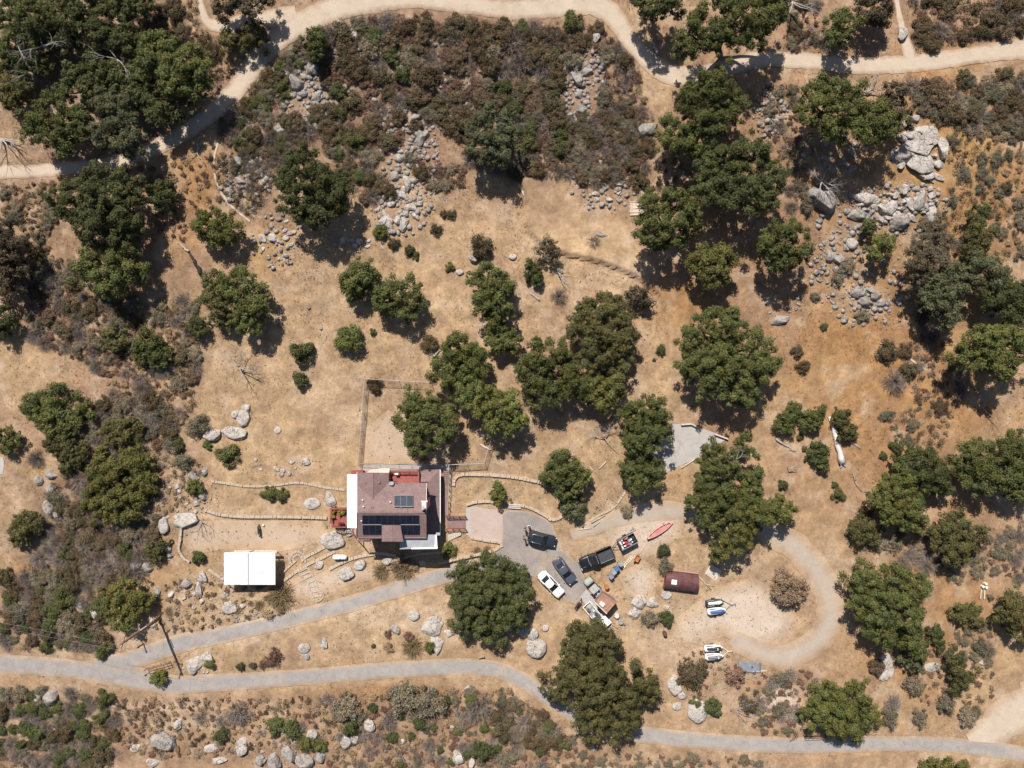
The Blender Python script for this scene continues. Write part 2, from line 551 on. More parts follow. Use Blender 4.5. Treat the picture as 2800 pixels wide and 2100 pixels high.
road("dirt_track", [(-60, 374, 30), (0, 372, 30), (60, 370, 29), (140, 364, 29), (250, 350, 30), (340, 316, 36), (400, 284, 38), (450, 250, 40), (500, 205, 42),
     (530, 165, 44), (560, 122, 50), (605, 80, 52), (660, 46, 54), (730, 18, 54), (810, 0, 50), (900, -6, 44), (1000, 8, 40),
     (1100, 20, 40), (1190, 14, 44), (1275, 4, 50), (1325, 36, 44), (1362, 88, 38), (1405, 135, 42), (1450, 160, 44), (1520, 160, 40), (1600, 138, 36),
     (1660, 128, 34), (1710, 130, 34), (1780, 135, 34), (1860, 141, 36), (1950, 138, 38), (2050, 128, 40), (2140, 114, 42), (2212, 106, 44), (2290, 100, 44)],
     DIRT, 0.05, 0.16, 3)
road("dirt_track", [(424, -30, 12), (434, 10, 14), (446, 45, 20), (478, 58, 30), (530, 50, 38), (590, 40, 44), (640, 30, 40)], DIRT, 0.044, 0.2, 5)
road("foot_trail", [(1930, -30, 10), (1937, 0, 12), (1945, 45, 14), (1958, 95, 22), (1965, 125, 30)], DIRT, 0.044, 0.25, 6)
road("foot_trail", [(478, 290, 5), (462, 345, 5), (470, 400, 5), (500, 445, 5), (540, 478, 6)], DIRT, 0.05, 0.3, 31)
road("foot_trail", [(1120, 398, 5), (1140, 440, 5), (1138, 485, 6), (1170, 520, 5)], DIRT, 0.05, 0.3, 32)
road("foot_trail", [(1900, 740, 4), (1950, 765, 5), (2000, 800, 4)], DIRT, 0.05, 0.3, 33)
road("road", [(-60, 1430, 46), (0, 1434, 46), (100, 1440, 44), (190, 1449, 46), (280, 1462, 54), (370, 1478, 46), (500, 1473, 40), (600, 1467, 38), (750, 1455, 38), (900, 1444, 38),
     (1000, 1440, 38), (1075, 1448, 38), (1135, 1474, 38), (1205, 1520, 38), (1270, 1556, 38), (1350, 1580, 38), (1430, 1592, 38), (1600, 1606, 38),
     (1750, 1611, 38), (1900, 1607, 36), (2050, 1610, 36), (2212, 1628, 38), (2290, 1634, 38)], ASPH, 0.06, 0.1, 11)
road("driveway", [(205, 1436, 30), (290, 1424, 44), (375, 1394, 42), (450, 1378, 38), (550, 1357, 36), (650, 1332, 36), (750, 1306, 36), (850, 1276, 36), (930, 1252, 37),
     (1000, 1232, 40), (1040, 1222, 40)], ASPH, 0.052, 0.1, 14)
road("gravel_loop", [(1235, 1158, 30), (1310, 1130, 40), (1380, 1112, 44), (1450, 1104, 46), (1540, 1110, 50), (1640, 1140, 56), (1715, 1180, 62), (1765, 1235, 62), (1793, 1300, 60),
     (1785, 1360, 60), (1745, 1400, 62), (1690, 1418, 60), (1630, 1405, 56), (1585, 1375, 40)], GRAV, 0.04, 0.2, 17)
road("dirt_track", [(2290, 1450, 90), (2220, 1520, 110), (2150, 1572, 90), (2095, 1604, 40)], DIRT, 0.048, 0.25, 19)

pad("parking_pad", [(1372, 1402), (1394, 1394), (1440, 1398), (1482, 1412), (1512, 1436), (1524, 1472), (1538, 1504), (1566, 1530), (1592, 1556), (1602, 1590), (1604, 1622), (1588, 1640),
    (1572, 1654), (1548, 1640), (1516, 1616), (1478, 1590), (1440, 1566), (1400, 1556), (1340, 1560), (1290, 1572), (1270, 1560), (1300, 1535), (1345, 1522), (1372, 1490)], ASPH2, 0.066, .7, wob=.12)
pad("forecourt", [(1274, 1390), (1290, 1384), (1372, 1396), (1376, 1438), (1373, 1486), (1330, 1478), (1285, 1470), (1274, 1455)], PINK, 0.075, .5)
pad("kerb_strip", [(1274, 1388), (1287, 1386), (1288, 1464), (1275, 1462)], CONC, 0.083, .3)
pad("concrete_pad", [(1822, 1170), (1834, 1160), (1888, 1158), (1957, 1185), (1989, 1199), (1913, 1250), (1856, 1275), (1800, 1302), (1765, 1290), (1775, 1230)], CONC, 0.06, .3)
pad("concrete_pad", [(1602, 1612), (1631, 1634), (1629, 1650), (1662, 1690), (1674, 1712), (1650, 1722), (1618, 1680), (1600, 1652), (1586, 1632)], CONC, 0.074, .3)
pad("patio", [(985, 1272), (1232, 1268), (1232, 1284), (986, 1288)], CONC, 0.05, .3)
pad("concrete_pad", [(-40, 1250), (8, 1250), (12, 1262), (9, 1296), (-40, 1302)], CONC, 0.05, .3)
BARE = road_mat("swept_earth", (.405, .305, .22), (.46, .35, .26), (.47, .35, .235), scale=.35, crack=False, lo=.0, hi=.9)
pad("yard", [(505, 1428), (600, 1422), (700, 1424), (880, 1424), (900, 1450), (880, 1480), (820, 1500), (750, 1510), (620, 1500), (520, 1520), (500, 1480)], BARE, 0.03, 2.2, mask=False)
pad("yard", [(1000, 1170), (1060, 1120), (1130, 1160), (1230, 1240), (1225, 1268), (990, 1270)], BARE, 0.03, 2.0, mask=False)
WHITEDUST = road_mat("pale_dust", (.46, .37, .295), (.56, .46, .375), (.46, .34, .235), scale=.5, crack=False, lo=-.1, hi=.8)
pad("clearing", [(1960, 1600), (2060, 1580), (2140, 1620), (2190, 1700), (2150, 1760), (2060, 1780), (1980, 1740), (1900, 1760), (1840, 1740), (1850, 1690), (1900, 1650)], WHITEDUST, 0.022, 3.0, mask=False)
pad("clearing", [(1650, 1460), (1720, 1400), (1800, 1390), (1880, 1400), (1860, 1470), (1780, 1520), (1720, 1540)], WHITEDUST, 0.022, 2.5, mask=False)
pad("clearing", [(1690, 1570), (1760, 1530), (1800, 1560), (1790, 1640), (1720, 1640)], WHITEDUST, 0.022, 2.2, mask=False)
pad("clearing", [(2100, 1870), (2160, 1850), (2200, 1920), (2190, 1990), (2130, 1960), (2050, 1930)], WHITEDUST, 0.022, 2.2, mask=False)
pad("clearing", [(780, 1590), (900, 1550), (1060, 1540), (1080, 1570), (960, 1600), (850, 1640), (800, 1640)], WHITEDUST, 0.022, 2.2, mask=False)

# ------------------------------------------------------------------ ground
gx = np.concatenate([np.arange(-1400, -170, 60.0), np.arange(-168, -84, 6.0), np.arange(-84, 84.1, .42), np.arange(90, 169, 6.0), np.arange(180, 1401, 60.0)])
gy = np.concatenate([np.arange(-1400, -130, 60.0), np.arange(-124, -64, 6.0), np.arange(-64, 64.1, .42), np.arange(70, 127, 6.0), np.arange(140, 1401, 60.0)])
GX, GY = np.meshgrid(gx, gy)
KEEP = MASK.copy()
for q in FLATP:
    mask_poly(q)
mk = masked(GX, GY)
MASK[:] = KEEP
micro = (fbm(GX * .45, GY * .45, 5) - .5) * .35 + (fbm(GX * 1.9, GY * 1.9, 6, 2) - .5) * .12
mkf = mk.astype(float)
for _ in range(2):
    q = np.pad(mkf, 1, mode='edge')
    mkf = np.maximum(mkf, .8 * (q[:-2, 1:-1] + q[2:, 1:-1] + q[1:-1, :-2] + q[1:-1, 2:]) / 4)
LIP = catmull([tuple(O(*p)[:2]) for p in ((1128, 400), (1136, 440), (1134, 480), (1160, 520), (1205, 546), (1260, 558), (1310, 572), (1360, 592), (1400, 618), (1428, 650), (1440, 700), (1441, 770))], .5)
LT = np.gradient(LIP, axis=0)
near = (np.abs(GX - LIP[:, 0].mean()) < 25) & (np.abs(GY - LIP[:, 1].mean()) < 25)
qx, qy = GX[near], GY[near]
dd = (qx[:, None] - LIP[None, :, 0]) ** 2 + (qy[:, None] - LIP[None, :, 1]) ** 2
jj = dd.argmin(1)
sd = np.sign(LT[jj, 0] * (qy - LIP[jj, 1]) - LT[jj, 1] * (qx - LIP[jj, 0])) * np.sqrt(dd.min(1))
lip = np.zeros_like(GX)
lip[near] = np.where(sd > 0, np.exp(-sd / 3.0) * .8, -np.exp(sd / 2.0) * .2) * sstep(0, .3, np.abs(sd))
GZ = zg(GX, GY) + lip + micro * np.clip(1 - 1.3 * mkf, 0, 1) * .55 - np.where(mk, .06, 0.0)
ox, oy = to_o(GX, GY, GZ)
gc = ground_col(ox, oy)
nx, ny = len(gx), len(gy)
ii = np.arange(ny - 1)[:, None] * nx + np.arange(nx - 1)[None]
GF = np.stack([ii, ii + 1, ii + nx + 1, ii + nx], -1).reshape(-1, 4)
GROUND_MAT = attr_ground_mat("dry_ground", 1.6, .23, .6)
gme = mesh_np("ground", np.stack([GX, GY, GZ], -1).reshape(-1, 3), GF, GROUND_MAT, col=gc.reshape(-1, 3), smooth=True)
tag(add_mesh("ground", gme), kind='structure')

# dry grass: blades nobody could count
n = 120000
xx = rng.uniform(-79, 79, n); yy = rng.uniform(-60, 60, n)
den = fbm(xx * .16, yy * .16, 77)
ok = (~masked(xx, yy)) & (rng.random(n) < sstep(.25, .6, den) * .9 + .1)
xx, yy = xx[ok], yy[ok]
n = len(xx)
zz = zg(xx, yy) + .0
oxx, oyy = to_o(xx, yy, zz)
base = ground_col(oxx, oyy)
V = []; C = []
for b in range(3):
    a = rng.uniform(0, 2 * np.pi, n)
    h = rng.uniform(.08, .26, n)
    lean = rng.uniform(.5, 1.4, n) * h
    w = rng.uniform(.015, .04, n)
    p0 = np.stack([xx + rng.normal(0, .06, n), yy + rng.normal(0, .06, n), zz - .02], -1)
    t = np.stack([-np.sin(a) * w, np.cos(a) * w, 0 * a], -1)
    tip = p0 + np.stack([np.cos(a) * lean, np.sin(a) * lean, h], -1)
    V.append(np.stack([p0 - t, p0 + t, tip], 1))
    cc = base * rng.uniform(.85, 1.2, (n, 1)) * np.array([1.03, .99, .9])
    C.append(np.repeat(cc[:, None, :], 3, 1))
V = np.concatenate(V).reshape(-1, 3); C = np.concatenate(C).reshape(-1, 3)
gm = mesh_np("dry_grass", V, np.arange(len(V)).reshape(-1, 3), DRY, col=C)
tag(add_mesh("dry_grass", gm), "short dry straw coloured grass over the open slopes", "grass", kind='stuff')
# ------------------------------------------------------------------ house
hc = S(1075, 1395)
HZ = hc.z + 0.8
house = thing("house", "two storey house with mauve shingle roof and rows of dark solar panels", "house", hc)
def H(px, py, h):
    return Z(px, py, HZ + h)
def hp(px, py, h):
    """plan position of a point, seen at h"""
    return Z(px, py, HZ + h)

def roof_material(name, col):
    m, nt, nn, nl, p = node_mat(name)
    tc = nn.new("ShaderNodeTexCoord")
    br = nn.new("ShaderNodeTexBrick")
    br.inputs["Scale"].default_value = 1.0
    br.inputs["Brick Width"].default_value = .32
    br.inputs["Row Height"].default_value = .16
    br.inputs["Mortar Size"].default_value = .012
    br.inputs["Color1"].default_value = (*[c * .88 for c in col], 1)
    br.inputs["Color2"].default_value = (*[c * 1.12 for c in col], 1)
    br.inputs["Mortar"].default_value = (*[c * .6 for c in col], 1)
    nl.new(tc.outputs["Object"], br.inputs["Vector"])
    c = mixcol(nt, 1.0, br.outputs[0], mixcol(nt, noise_fac(nt, .7, 5, .6, .3, .7), (.86, .85, .85), (1.12, 1.1, 1.1)), 'MULTIPLY')
    nl.new(c, p.inputs["Base Color"])
    p.inputs["Roughness"].default_value = .9
    bump(nt, p, br.outputs["Fac"], .3, .01)
    return m
ROOF = roof_material("mauve_shingle", (.222, .146, .138))
STUC = M("mauve_stucco", (.26, .17, .155), .9, .1, 2)
REDP = M("red_deck_paint", (.285, .085, .072), .6, .15, 2)
REDW = M("dark_red_timber", (.22, .06, .05), .7, .2, 3)
WHITE = M("white_metal", (.80, .80, .79), .45, .05, 2, bmp=0)
OFFW = M("cream_cloth", (.72, .66, .56), .8, .08, 3)
GREYR = M("grey_blue_sheet", (.33, .345, .36), .6, .1, 1.5)
GLASS = M("dark_glass", (.02, .025, .03), .08, .1, 1, bmp=0, spec=.6)
PVM = M("solar_cell", (.012, .013, .022), .18, .25, 1.2, bmp=0, spec=.5)
PVF = M("panel_frame", (.06, .06, .065), .4, .1, 3, bmp=0)
THM = M("collector_glass", (.06, .068, .085), .9, .12, 1.5, bmp=0, spec=0)
ALU = M("bare_aluminium", (.34, .34, .35), .55, .08, 4, metal=.3, bmp=0)
BLK = M("black_plastic", (.02, .02, .022), .5, .2, 5, bmp=0)
CHIM = M("pink_stucco", (.45, .25, .235), .9, .1, 3)
DECKW = M("mauve_decking", (.23, .15, .14), .8, .12, 3)
CONCW = M("pale_concrete", (.50, .435, .375), .9, .12, 2)
hl = house.location

def hpart(name, mat, fn, smooth=False, bevel=0.0, parent=None):
    b = B(hl)
    fn(b)
    return b.build(name, mat, parent or house, smooth, bevel)

def plan(px0, py0, px1, py1, h):
    a, c = H(px0, py0, h), H(px1, py1, h)
    return [(a.x, a.y), (c.x, a.y), (c.x, c.y), (a.x, c.y)]

# walls: storeys as closed boxes down into the slope
hpart("wall", STUC, lambda b: b.prism(plan(984, 1328, 1158, 1464, 4.6), HZ - 2.2, HZ + 4.72))
hpart("wall", STUC, lambda b: b.prism(plan(984, 1300, 1058, 1327.5, 4.6), HZ - 2.2, HZ + 4.72))
hpart("wall", STUC, lambda b: b.prism(plan(1064, 1291, 1196, 1452, 1.0), HZ - 2.2, HZ + 1.14))
# gable walls of the cross wing and of the main ridge ends
def tri(b, p, q, r, d):
    b.loft([[p, q, r], [Vector(p) + Vector(d), Vector(q) + Vector(d), Vector(r) + Vector(d)]])
hpart("gable", STUC, lambda b: tri(b, H(984, 1300, 4.7), H(1056, 1300, 4.7), H(1019, 1300, 5.62), (0, -.15, 0)))
hpart("gable", STUC, lambda b: tri(b, H(984, 1330, 4.7), H(984, 1464, 4.7), H(984, 1401.6, 6.36), (.15, 0, 0)))
hpart("gable", STUC, lambda b: tri(b, H(1158, 1330, 4.7), H(1158, 1464, 4.7), H(1158, 1401.6, 6.36), (-.15, 0, 0)))
TH = .14
hpart("roof", ROOF, lambda b: b.slab([H(977, 1401.6, 6.6), H(977, 1470, 5.1), H(1166, 1470, 5.1), H(1166, 1401.6, 6.6)], TH))
hpart("roof", ROOF, lambda b: (b.slab([H(977, 1401.4, 6.6), H(1166, 1401.4, 6.6), H(1166, 1321, 4.85), H(1063, 1321, 4.85), H(1019, 1364, 5.78)], TH),
                               b.slab([H(977, 1401.4, 6.6), H(1019, 1364, 5.78), H(977, 1326, 4.95)], TH)))
hpart("roof", ROOF, lambda b: b.slab([H(1019, 1292.6, 5.79), H(1019, 1364, 5.79), H(1063, 1321, 4.86), H(1063, 1292.6, 4.86)], TH))
hpart("roof", ROOF, lambda b: b.slab([H(1018.8, 1292.6, 5.79), H(977, 1292.6, 4.96), H(977, 1326, 4.96), H(1018.8, 1364, 5.79)], TH))
hpart("ridge_cap", ROOF, lambda b: b.beam(H(977, 1401.5, 6.62), H(1166, 1401.5, 6.62), .26, .05))
hpart("ridge_cap", ROOF, lambda b: b.beam(H(1019, 1292.6, 5.81), H(1019, 1364, 5.81), .26, .05))
# lower hip roof round the east side
hpart("roof", ROOF, lambda b: b.slab([H(1146, 1284, 1.3), H(1172, 1318, 1.75), H(1203, 1284, 1.3)], TH))
hpart("roof", ROOF, lambda b: b.slab([H(1146, 1284.3, 1.3), H(1146, 1318, 1.75), H(1172, 1318, 1.75)], TH))
hpart("roof", ROOF, lambda b: b.slab([H(1203.2, 1284, 1.3), H(1172.2, 1318, 1.75), H(1154, 1337, 2.0), H(1154, 1458, 2.0), H(1203.2, 1458, 1.3)], TH))
hpart("fascia", STUC, lambda b: b.slab([H(1147, 1320.8, 4.84), H(1147, 1322.5, 4.84), H(1170, 1322.5, 4.84), H(1170, 1320.8, 4.84)], .25))
# dormer
hpart("dormer", STUC, lambda b: b.prism(plan(1048, 1440, 1091, 1476, 5.6), HZ - 2.5, HZ + 5.9))
dm = house.children[-1]
hpart("roof", ROOF, lambda b: b.slab([H(1073, 1436, 6.4), H(1044, 1436, 6.02), H(1044, 1481, 6.02), H(1073, 1481, 6.4)], .12))
hpart("roof", ROOF, lambda b: b.slab([H(1073.3, 1436, 6.4), H(1073.3, 1481, 6.4), H(1103, 1481, 6.02), H(1095, 1436, 6.02)], .12))
# gutters, white edge trims
for (a, c) in (((977, 1470.6, 5.08), (1043, 1470.6, 5.08)), ((1096, 1470.6, 5.08), (1166, 1470.6, 5.08)), ((1203.8, 1284, 1.28), (1203.8, 1458, 1.28))):
    hpart("gutter", STUC if a[0] < 1200 else WHITE, lambda b: b.beam(H(*a), H(*c), .12, .12))
hpart("barge_board", OFFW, lambda b: (b.beam(H(976.6, 1292, 4.98), H(976.6, 1326, 4.98), .08, .2), b.beam(H(976.6, 1326, 4.98), H(976.6, 1401.5, 6.62), .06, .2)))
hpart("barge_board", STUC, lambda b: b.beam(H(976.6, 1401.5, 6.62), H(976.6, 1470, 5.12), .06, .2))
hpart("barge_board", OFFW, lambda b: (b.beam(H(1166.4, 1321, 4.87), H(1166.4, 1401.5, 6.62), .05, .16)))
# solar panels on the south slope
def south(py):
    return 6.6 - 1.5 * (py - 1401.6) / 68.4
def panel(x0, x1, y0, y1, hfun, lift, name, frame, cell, lab=None):
    ps = [H(x0, y0, hfun(y0) + lift), H(x1, y0, hfun(y0) + lift), H(x1, y1, hfun(y1) + lift), H(x0, y1, hfun(y1) + lift)]
    c = sum(ps, Vector()) / 4
    f = hpart(name, frame, lambda b: b.slab(ps, .05))
    hpart("glass", cell, lambda b: b.slab([c + (p - c) * .955 + Vector((0, 0, .008)) for p in ps], .006), parent=f)
    f2 = f.children[-1]
    f2.parent = f
    return f
for i in range(9):
    x0 = 990.7 + i * 17.2
    panel(x0, x0 + 16.9, 1409.2, 1433.2, south, .2, "solar_panel", PVF, PVM)
for i in range(3):
    panel(992 + i * 17.2, 992 + i * 17.2 + 16.9, 1436, 1461, south, .2, "solar_panel", PVF, PVM)
    panel(1096 + i * 17.2, 1096 + i * 17.2 + 16.9, 1436, 1461, south, .2, "solar_panel", PVF, PVM)
for xa, xb in ((991, 1043), (1096, 1146)):
    hpart("panel_rail", ALU, lambda b: b.beam(H(xa, 1434.6, south(1434.6) + .2), H(xb, 1434.6, south(1434.6) + .2), .07, .04))
def north(py):
    return 6.6 - 1.75 * (1401.4 - py) / 80.4
for i in range(3):
    f = panel(1078 + i * 17.1, 1078 + i * 17.1 + 16.8, 1354.5, 1384.5, north, .28, "solar_collector", PVF, THM)
for yq in (1354.2, 1384.6):
    hpart("collector_header", ALU, lambda b: b.beam(H(1077.5, yq, north(yq) + .34), H(1129.5, yq, north(yq) + .34), .09, .08))
hpart("conduit", BLK, lambda b: b.beam(H(1114.5, 1385, north(1385) + .06), H(1114.5, 1401, north(1401) + .06), .05, .05))
# vents and flues
for (px, py) in ((991, 1367), (993, 1385), (1067, 1372), (988, 1424)):
    hh = north(py) if py < 1401 else south(py)
    hpart("vent_pipe", WHITE, lambda b: (b.cyl(H(px, py, hh - .05), H(px, py, hh + .42), .05), b.cyl(H(px, py, hh + .42), H(px, py, hh + .47), .09)))
for (px, py) in ((1018 - 17, 1318), (1036, 1319), (1099, 1343), (1018, 1388), (1097, 1389)):
    hh = north(py) if px > 1040 or py > 1360 else 5.79 - .9 * abs(px - 1019) / 44
    hpart("roof_vent", ROOF, lambda b: b.box(H(px, py, hh + .05), (.34, .34, .14)), bevel=.02)
ch = hpart("chimney", CHIM, lambda b: (b.prism(plan(1153, 1372, 1167, 1394, 6.9), HZ + 3, HZ + 7.15)))
hpart("chimney_cap", OFFW, lambda b: (b.box(H(1160, 1371, 7.2), (.95, .2, .1)), b.box(H(1159.5, 1384, 7.2), (.6, 1.1, .05))), parent=ch)
hpart("flue", ALU, lambda b: (b.cyl(H(1157, 1388, 7.15), H(1157, 1388, 7.75), .17), b.cyl(H(1157, 1388, 7.75), H(1157, 1388, 7.85), .26)), parent=ch)
hpart("chimney_breast", CHIM, lambda b: b.prism(plan(1160, 1368, 1170, 1390, 4.6), HZ - 1.8, HZ + 5.6))
hpart("roof_fan", ALU, lambda b: (b.box(H(1071, 1322, 5.05), (.7, .5, .45)), b.cyl(H(1071, 1322, 5.25), H(1071, 1322, 5.4), .3)), bevel=.03)
hpart("aerial", BLK, lambda b: b.beam(H(1076, 1318, 5.0), H(1084, 1317, 5.5), .07))
# red balcony set into the roof
def rail(pts, h0, mat_post=REDW, mat_rail=REDP, hgt=1.0, name="railing", gap=.14, width=.16, parent=None):
    P = [Vector(p) for p in pts]
    r = None
    def f(b):
        for a, c in zip(P, P[1:]):
            b.beam(a + Vector((0, 0, hgt)), c + Vector((0, 0, hgt)), width, .06)
            b.beam(a + Vector((0, 0, .12)), c + Vector((0, 0, .12)), .05, .05)
    r = hpart(name, mat_rail, f, parent=parent)
    def g(b):
        for a, c in zip(P, P[1:]):
            n = max(1, int((c - a).length / gap))
            for i in range(n + 1):
                p = a.lerp(c, i / n)
                b.box(p + Vector((0, 0, hgt / 2)), (.035, .035, hgt) if i % 10 else (.09, .09, hgt))
    hpart("baluster", mat_post, g, parent=r)
    return r
hpart("balcony_floor", REDP, lambda b: b.prism(plan(1067, 1287, 1146, 1322, 1.3), HZ + 1.16, HZ + 1.3))
rail([H(1066, 1324, 1.3), H(1066, 1286, 1.3), H(1147, 1286, 1.3), H(1147, 1322, 1.3)], 3.0)
hpart("table", OFFW, lambda b: (b.box(H(1084, 1295, 2.0), (.55, .4, .05)), b.box(H(1084, 1295, 1.65), (.06, .06, .7))))
tb = house.children[-1]
# shade cloth over the north door, red steps at its side
hpart("shade_cloth", OFFW, lambda b: b.slab([H(999, 1292, 2.45), H(1018, 1284, 2.6), H(1040, 1280, 2.65), H(1066, 1281, 2.6), H(1064, 1292, 2.5), H(1030, 1294, 2.4)], .04))
for (px, py) in ((1002, 1291), (1064, 1282)):
    hpart("shade_post", REDW, lambda b: b.beam(H(px, py, -1.4), H(px, py, 2.5), .1))
hpart("porch_deck", REDP, lambda b: b.prism(plan(960, 1288, 992, 1298, .6), HZ - 1.2, HZ + .6))
# west awning: ribbed white sheets
for i in range(7):
    y0 = 1297 + i * 21
    hpart("awning_sheet", WHITE, lambda b: b.slab([H(949, y0, 2.5), H(949, y0 + 20.8, 2.5), H(979, y0 + 20.8, 2.9), H(979, y0, 2.9)], .04))
for py in (1299, 1346, 1394, 1442):
    hpart("awning_post", WHITE, lambda b: b.beam(H(951, py, -2.2), H(951, py, 2.49), .09))
hpart("awning_beam", REDW, lambda b: b.beam(H(950.5, 1296, 2.4), H(950.5, 1445, 2.4), .1, .16))
# west deck with its rails
for i in range(14):
    x0 = 907 + i * 3.1
    hpart("deck_board", REDP, lambda b: b.prism(plan(x0, 1389, x0 + 2.95, 1438, .4), HZ + .3, HZ + .37 + .004 * (i % 3)))
hpart("deck_frame", REDW, lambda b: (b.prism(plan(907, 1389, 912, 1438, 1.0), HZ - 2.2, HZ + .29), b.prism(plan(913, 1434, 950, 1438, 1.0), HZ - 2.2, HZ + .29)))
rail([H(950, 1388, .37), H(908, 1388, .37), H(908, 1420, .37)], 1.2)
rail([H(912, 1438, .37), H(950, 1438, .37)], 1.2)
for i in range(4):
    hpart("step", REDW, lambda b: b.prism(plan(896 + i * 2.8, 1421, 899 + i * 2.8, 1434, .6), HZ - 1.6, HZ - .6 + i * .26))
# pipe, gutter box and sloping post at the south-west corner
hpart("eave_box", CHIM, lambda b: b.beam(H(977, 1474, 4.7), H(1012, 1474, 4.7), .3, .18))
hpart("lower_roof", ROOF, lambda b: b.slab([H(977, 1471, 3.4), H(977, 1481, 3.1), H(1014, 1481, 3.1), H(1014, 1471, 3.4)], .12))
hpart("corner_post", REDW, lambda b: (b.beam(H(964, 1446, 2.6), H(966, 1462, 2.6), .14), b.beam(H(966, 1462, 2.6), H(978, 1478, 2.9), .14), b.beam(H(965, 1462, -2.4), H(965, 1462, 2.6), .14)))
# patio cover at the south-east corner
hpart("patio_cover", GREYR, lambda b: b.slab([H(1093, 1462, 4.72), H(1093, 1502, 4.5), H(1190, 1499, 4.5), H(1190, 1462, 4.72)], .08))
hpart("white_trim", WHITE, lambda b: (b.slab([H(1190, 1462, 4.77), H(1187.5, 1500, 4.56), H(1196.5, 1500, 4.56), H(1194, 1462, 4.77)], .12), b.beam(H(1125, 1499.8, 4.56), H(1196, 1498.6, 4.56), .2, .1)))
hpart("trim_corner", GREYR, lambda b: b.box(H(1198, 1460, 4.7), (.6, .4, .1)))
for px, py in ((1096, 1498), (1144, 1497), (1192, 1496)):
    hpart("patio_post", WHITE, lambda b: b.beam(H(px, py, -3.2), H(px, py, 4.45), .12))
# windows and doors (seen from the side)
def window(ax, ay, h, wd, ht, axis):
    c = H(ax, ay, h)
    d = (wd, .1, ht) if axis == 'x' else (.1, wd, ht)
    w = hpart("window", WHITE, lambda b: b.box(c, d))
    e = (wd - .16, .13, ht - .16) if axis == 'x' else (.13, wd - .16, ht - .16)
    hpart("pane", GLASS, lambda b: b.box(c, e), parent=w)
for px in (1000, 1030, 1120, 1145):
    window(px, 1464, 3.6, 1.1, 1.2, 'x')
window(1069, 1476, 4.6, 1.2, 1.0, 'x')
for py in (1350, 1400, 1440):
    window(984, py, 1.2, 1.2, 1.2, 'y')
for py in (1320, 1365, 1425):
    window(1196, py, .4, 1.2, 1.1, 'y')
hpart("door", REDW, lambda b: b.box(H(1110, 1452.6, -.1), (1.0, .1, 2.1)))
mask_poly(plan(945, 1284, 1210, 1500, 0))

# potted plants on the west deck
POT = M("terracotta", (.30, .11, .06), .8, .15, 4)
def leaf_cloud(cs, rs, per, size, col, rg, jit=.3, up=.3, hemi=-.3):
    """triangles spread over little clumps; returns V, C"""
    cs = np.asarray(cs, float); rs = np.asarray(rs, float)
    idx = np.repeat(np.arange(len(cs)), per)
    n = len(idx)
    d = rg.normal(size=(n, 3))
    d /= np.linalg.norm(d, axis=1)[:, None]
    lowz = d[:, 2] < hemi
    d[lowz, 2] *= -1
    p = cs[idx] + d * (rs[idx] * rg.uniform(.4, 1.14, n))[:, None] * np.array([1, 1, .85])
    nr = d + rg.normal(size=(n, 3)) * jit * 2 + np.array([0, 0, up])
    nr /= np.linalg.norm(nr, axis=1)[:, None]
    t = np.cross(nr, rg.normal(size=(n, 3)))
    t /= np.linalg.norm(t, axis=1)[:, None] + 1e-9
    b = np.cross(nr, t)
    l = (size * rg.uniform(.65, 1.35, n))[:, None]
    V = np.stack([p + t * l * .6, p - t * l * .4 + b * l * .33, p - t * l * .4 - b * l * .33], 1)
    cf = rg.uniform(.8, 1.2, (len(cs), 1))
    hue = rg.normal(0, .06, (len(cs), 1)) * np.array([[1.0, .2, -.6]])
    c = np.asarray(col)[None] * (cf + hue)[idx] * rg.uniform(.68, 1.35, (n, 1))
    return V.reshape(-1, 3), np.repeat(np.clip(c, 0, 1), 3, 0)

k = 0
for (px, py, col, what) in ((914, 1399, (.32, .24, .05), "yellow green"), (921, 1394, (.26, .22, .05), "olive yellow"), (930, 1397, (.36, .25, .05), "golden"), (938, 1400, (.33, .27, .06), "yellow"),
                     (944, 1395, (.25, .2, .06), "dull yellow"), (914, 1410, (.3, .22, .04), "mustard"), (931, 1406, (.34, .24, .05), "amber"), (931, 1431, (.16, .05, .03), "dark red"), (939, 1431, (.14, .06, .04), "red brown")):
    c = H(px, py, .38)
    t = thing("potted_plant", what + " leafed plant in a terracotta pot on the red west deck", "plant", c, 0, "pot plants on the red deck")
    B().tube([(0, 0, 0), (0, 0, .32), (0, 0, .34)], [.13, .2, .2], 10).build("pot", POT, t)
    V, C = leaf_cloud([(rnd.uniform(-.16, .16), rnd.uniform(-.16, .16), .48 + .1 * rnd.random()) for _ in range(7)], [.17] * 7, 26, .13, col, rng)
    add_mesh("foliage", mesh_np("foliage", V, np.arange(len(V)).reshape(-1, 3), LEAF, col=C), t)

# entrance bridge and stairs on the east side
br = thing("entrance_bridge", "mauve timber entrance bridge with dark railings between forecourt and house", "bridge", S(1246, 1430))
bz = S(1272, 1430).z + .12
bl = br.location
for i in range(11):
    x0 = 1221 + i * 4.7
    a, c = Z(x0, 1411, bz), Z(x0 + 4.5, 1446, bz)
    B(bl).prism([(a.x, a.y), (c.x, a.y), (c.x, c.y), (a.x, c.y)], bz - .08, bz + .006 * (i % 2)).build("plank", DECKW, br)
for yy_ in (1412, 1446):
    b = B(bl)
    b.beam(Z(1219, yy_, bz + 1.0), Z(1274, yy_ - 1, bz + 1.0), .12, .07)
    b.beam(Z(1219, yy_, bz + .5), Z(1274, yy_ - 1, bz + .5), .06, .06)
    rr = b.build("railing", REDW, br)
    for q in range(4):
        B(bl).beam(Z(1220 + q * 17.5, yy_, bz - .4), Z(1220 + q * 17.5, yy_, bz + 1.02), .1).build("post", REDW, br)
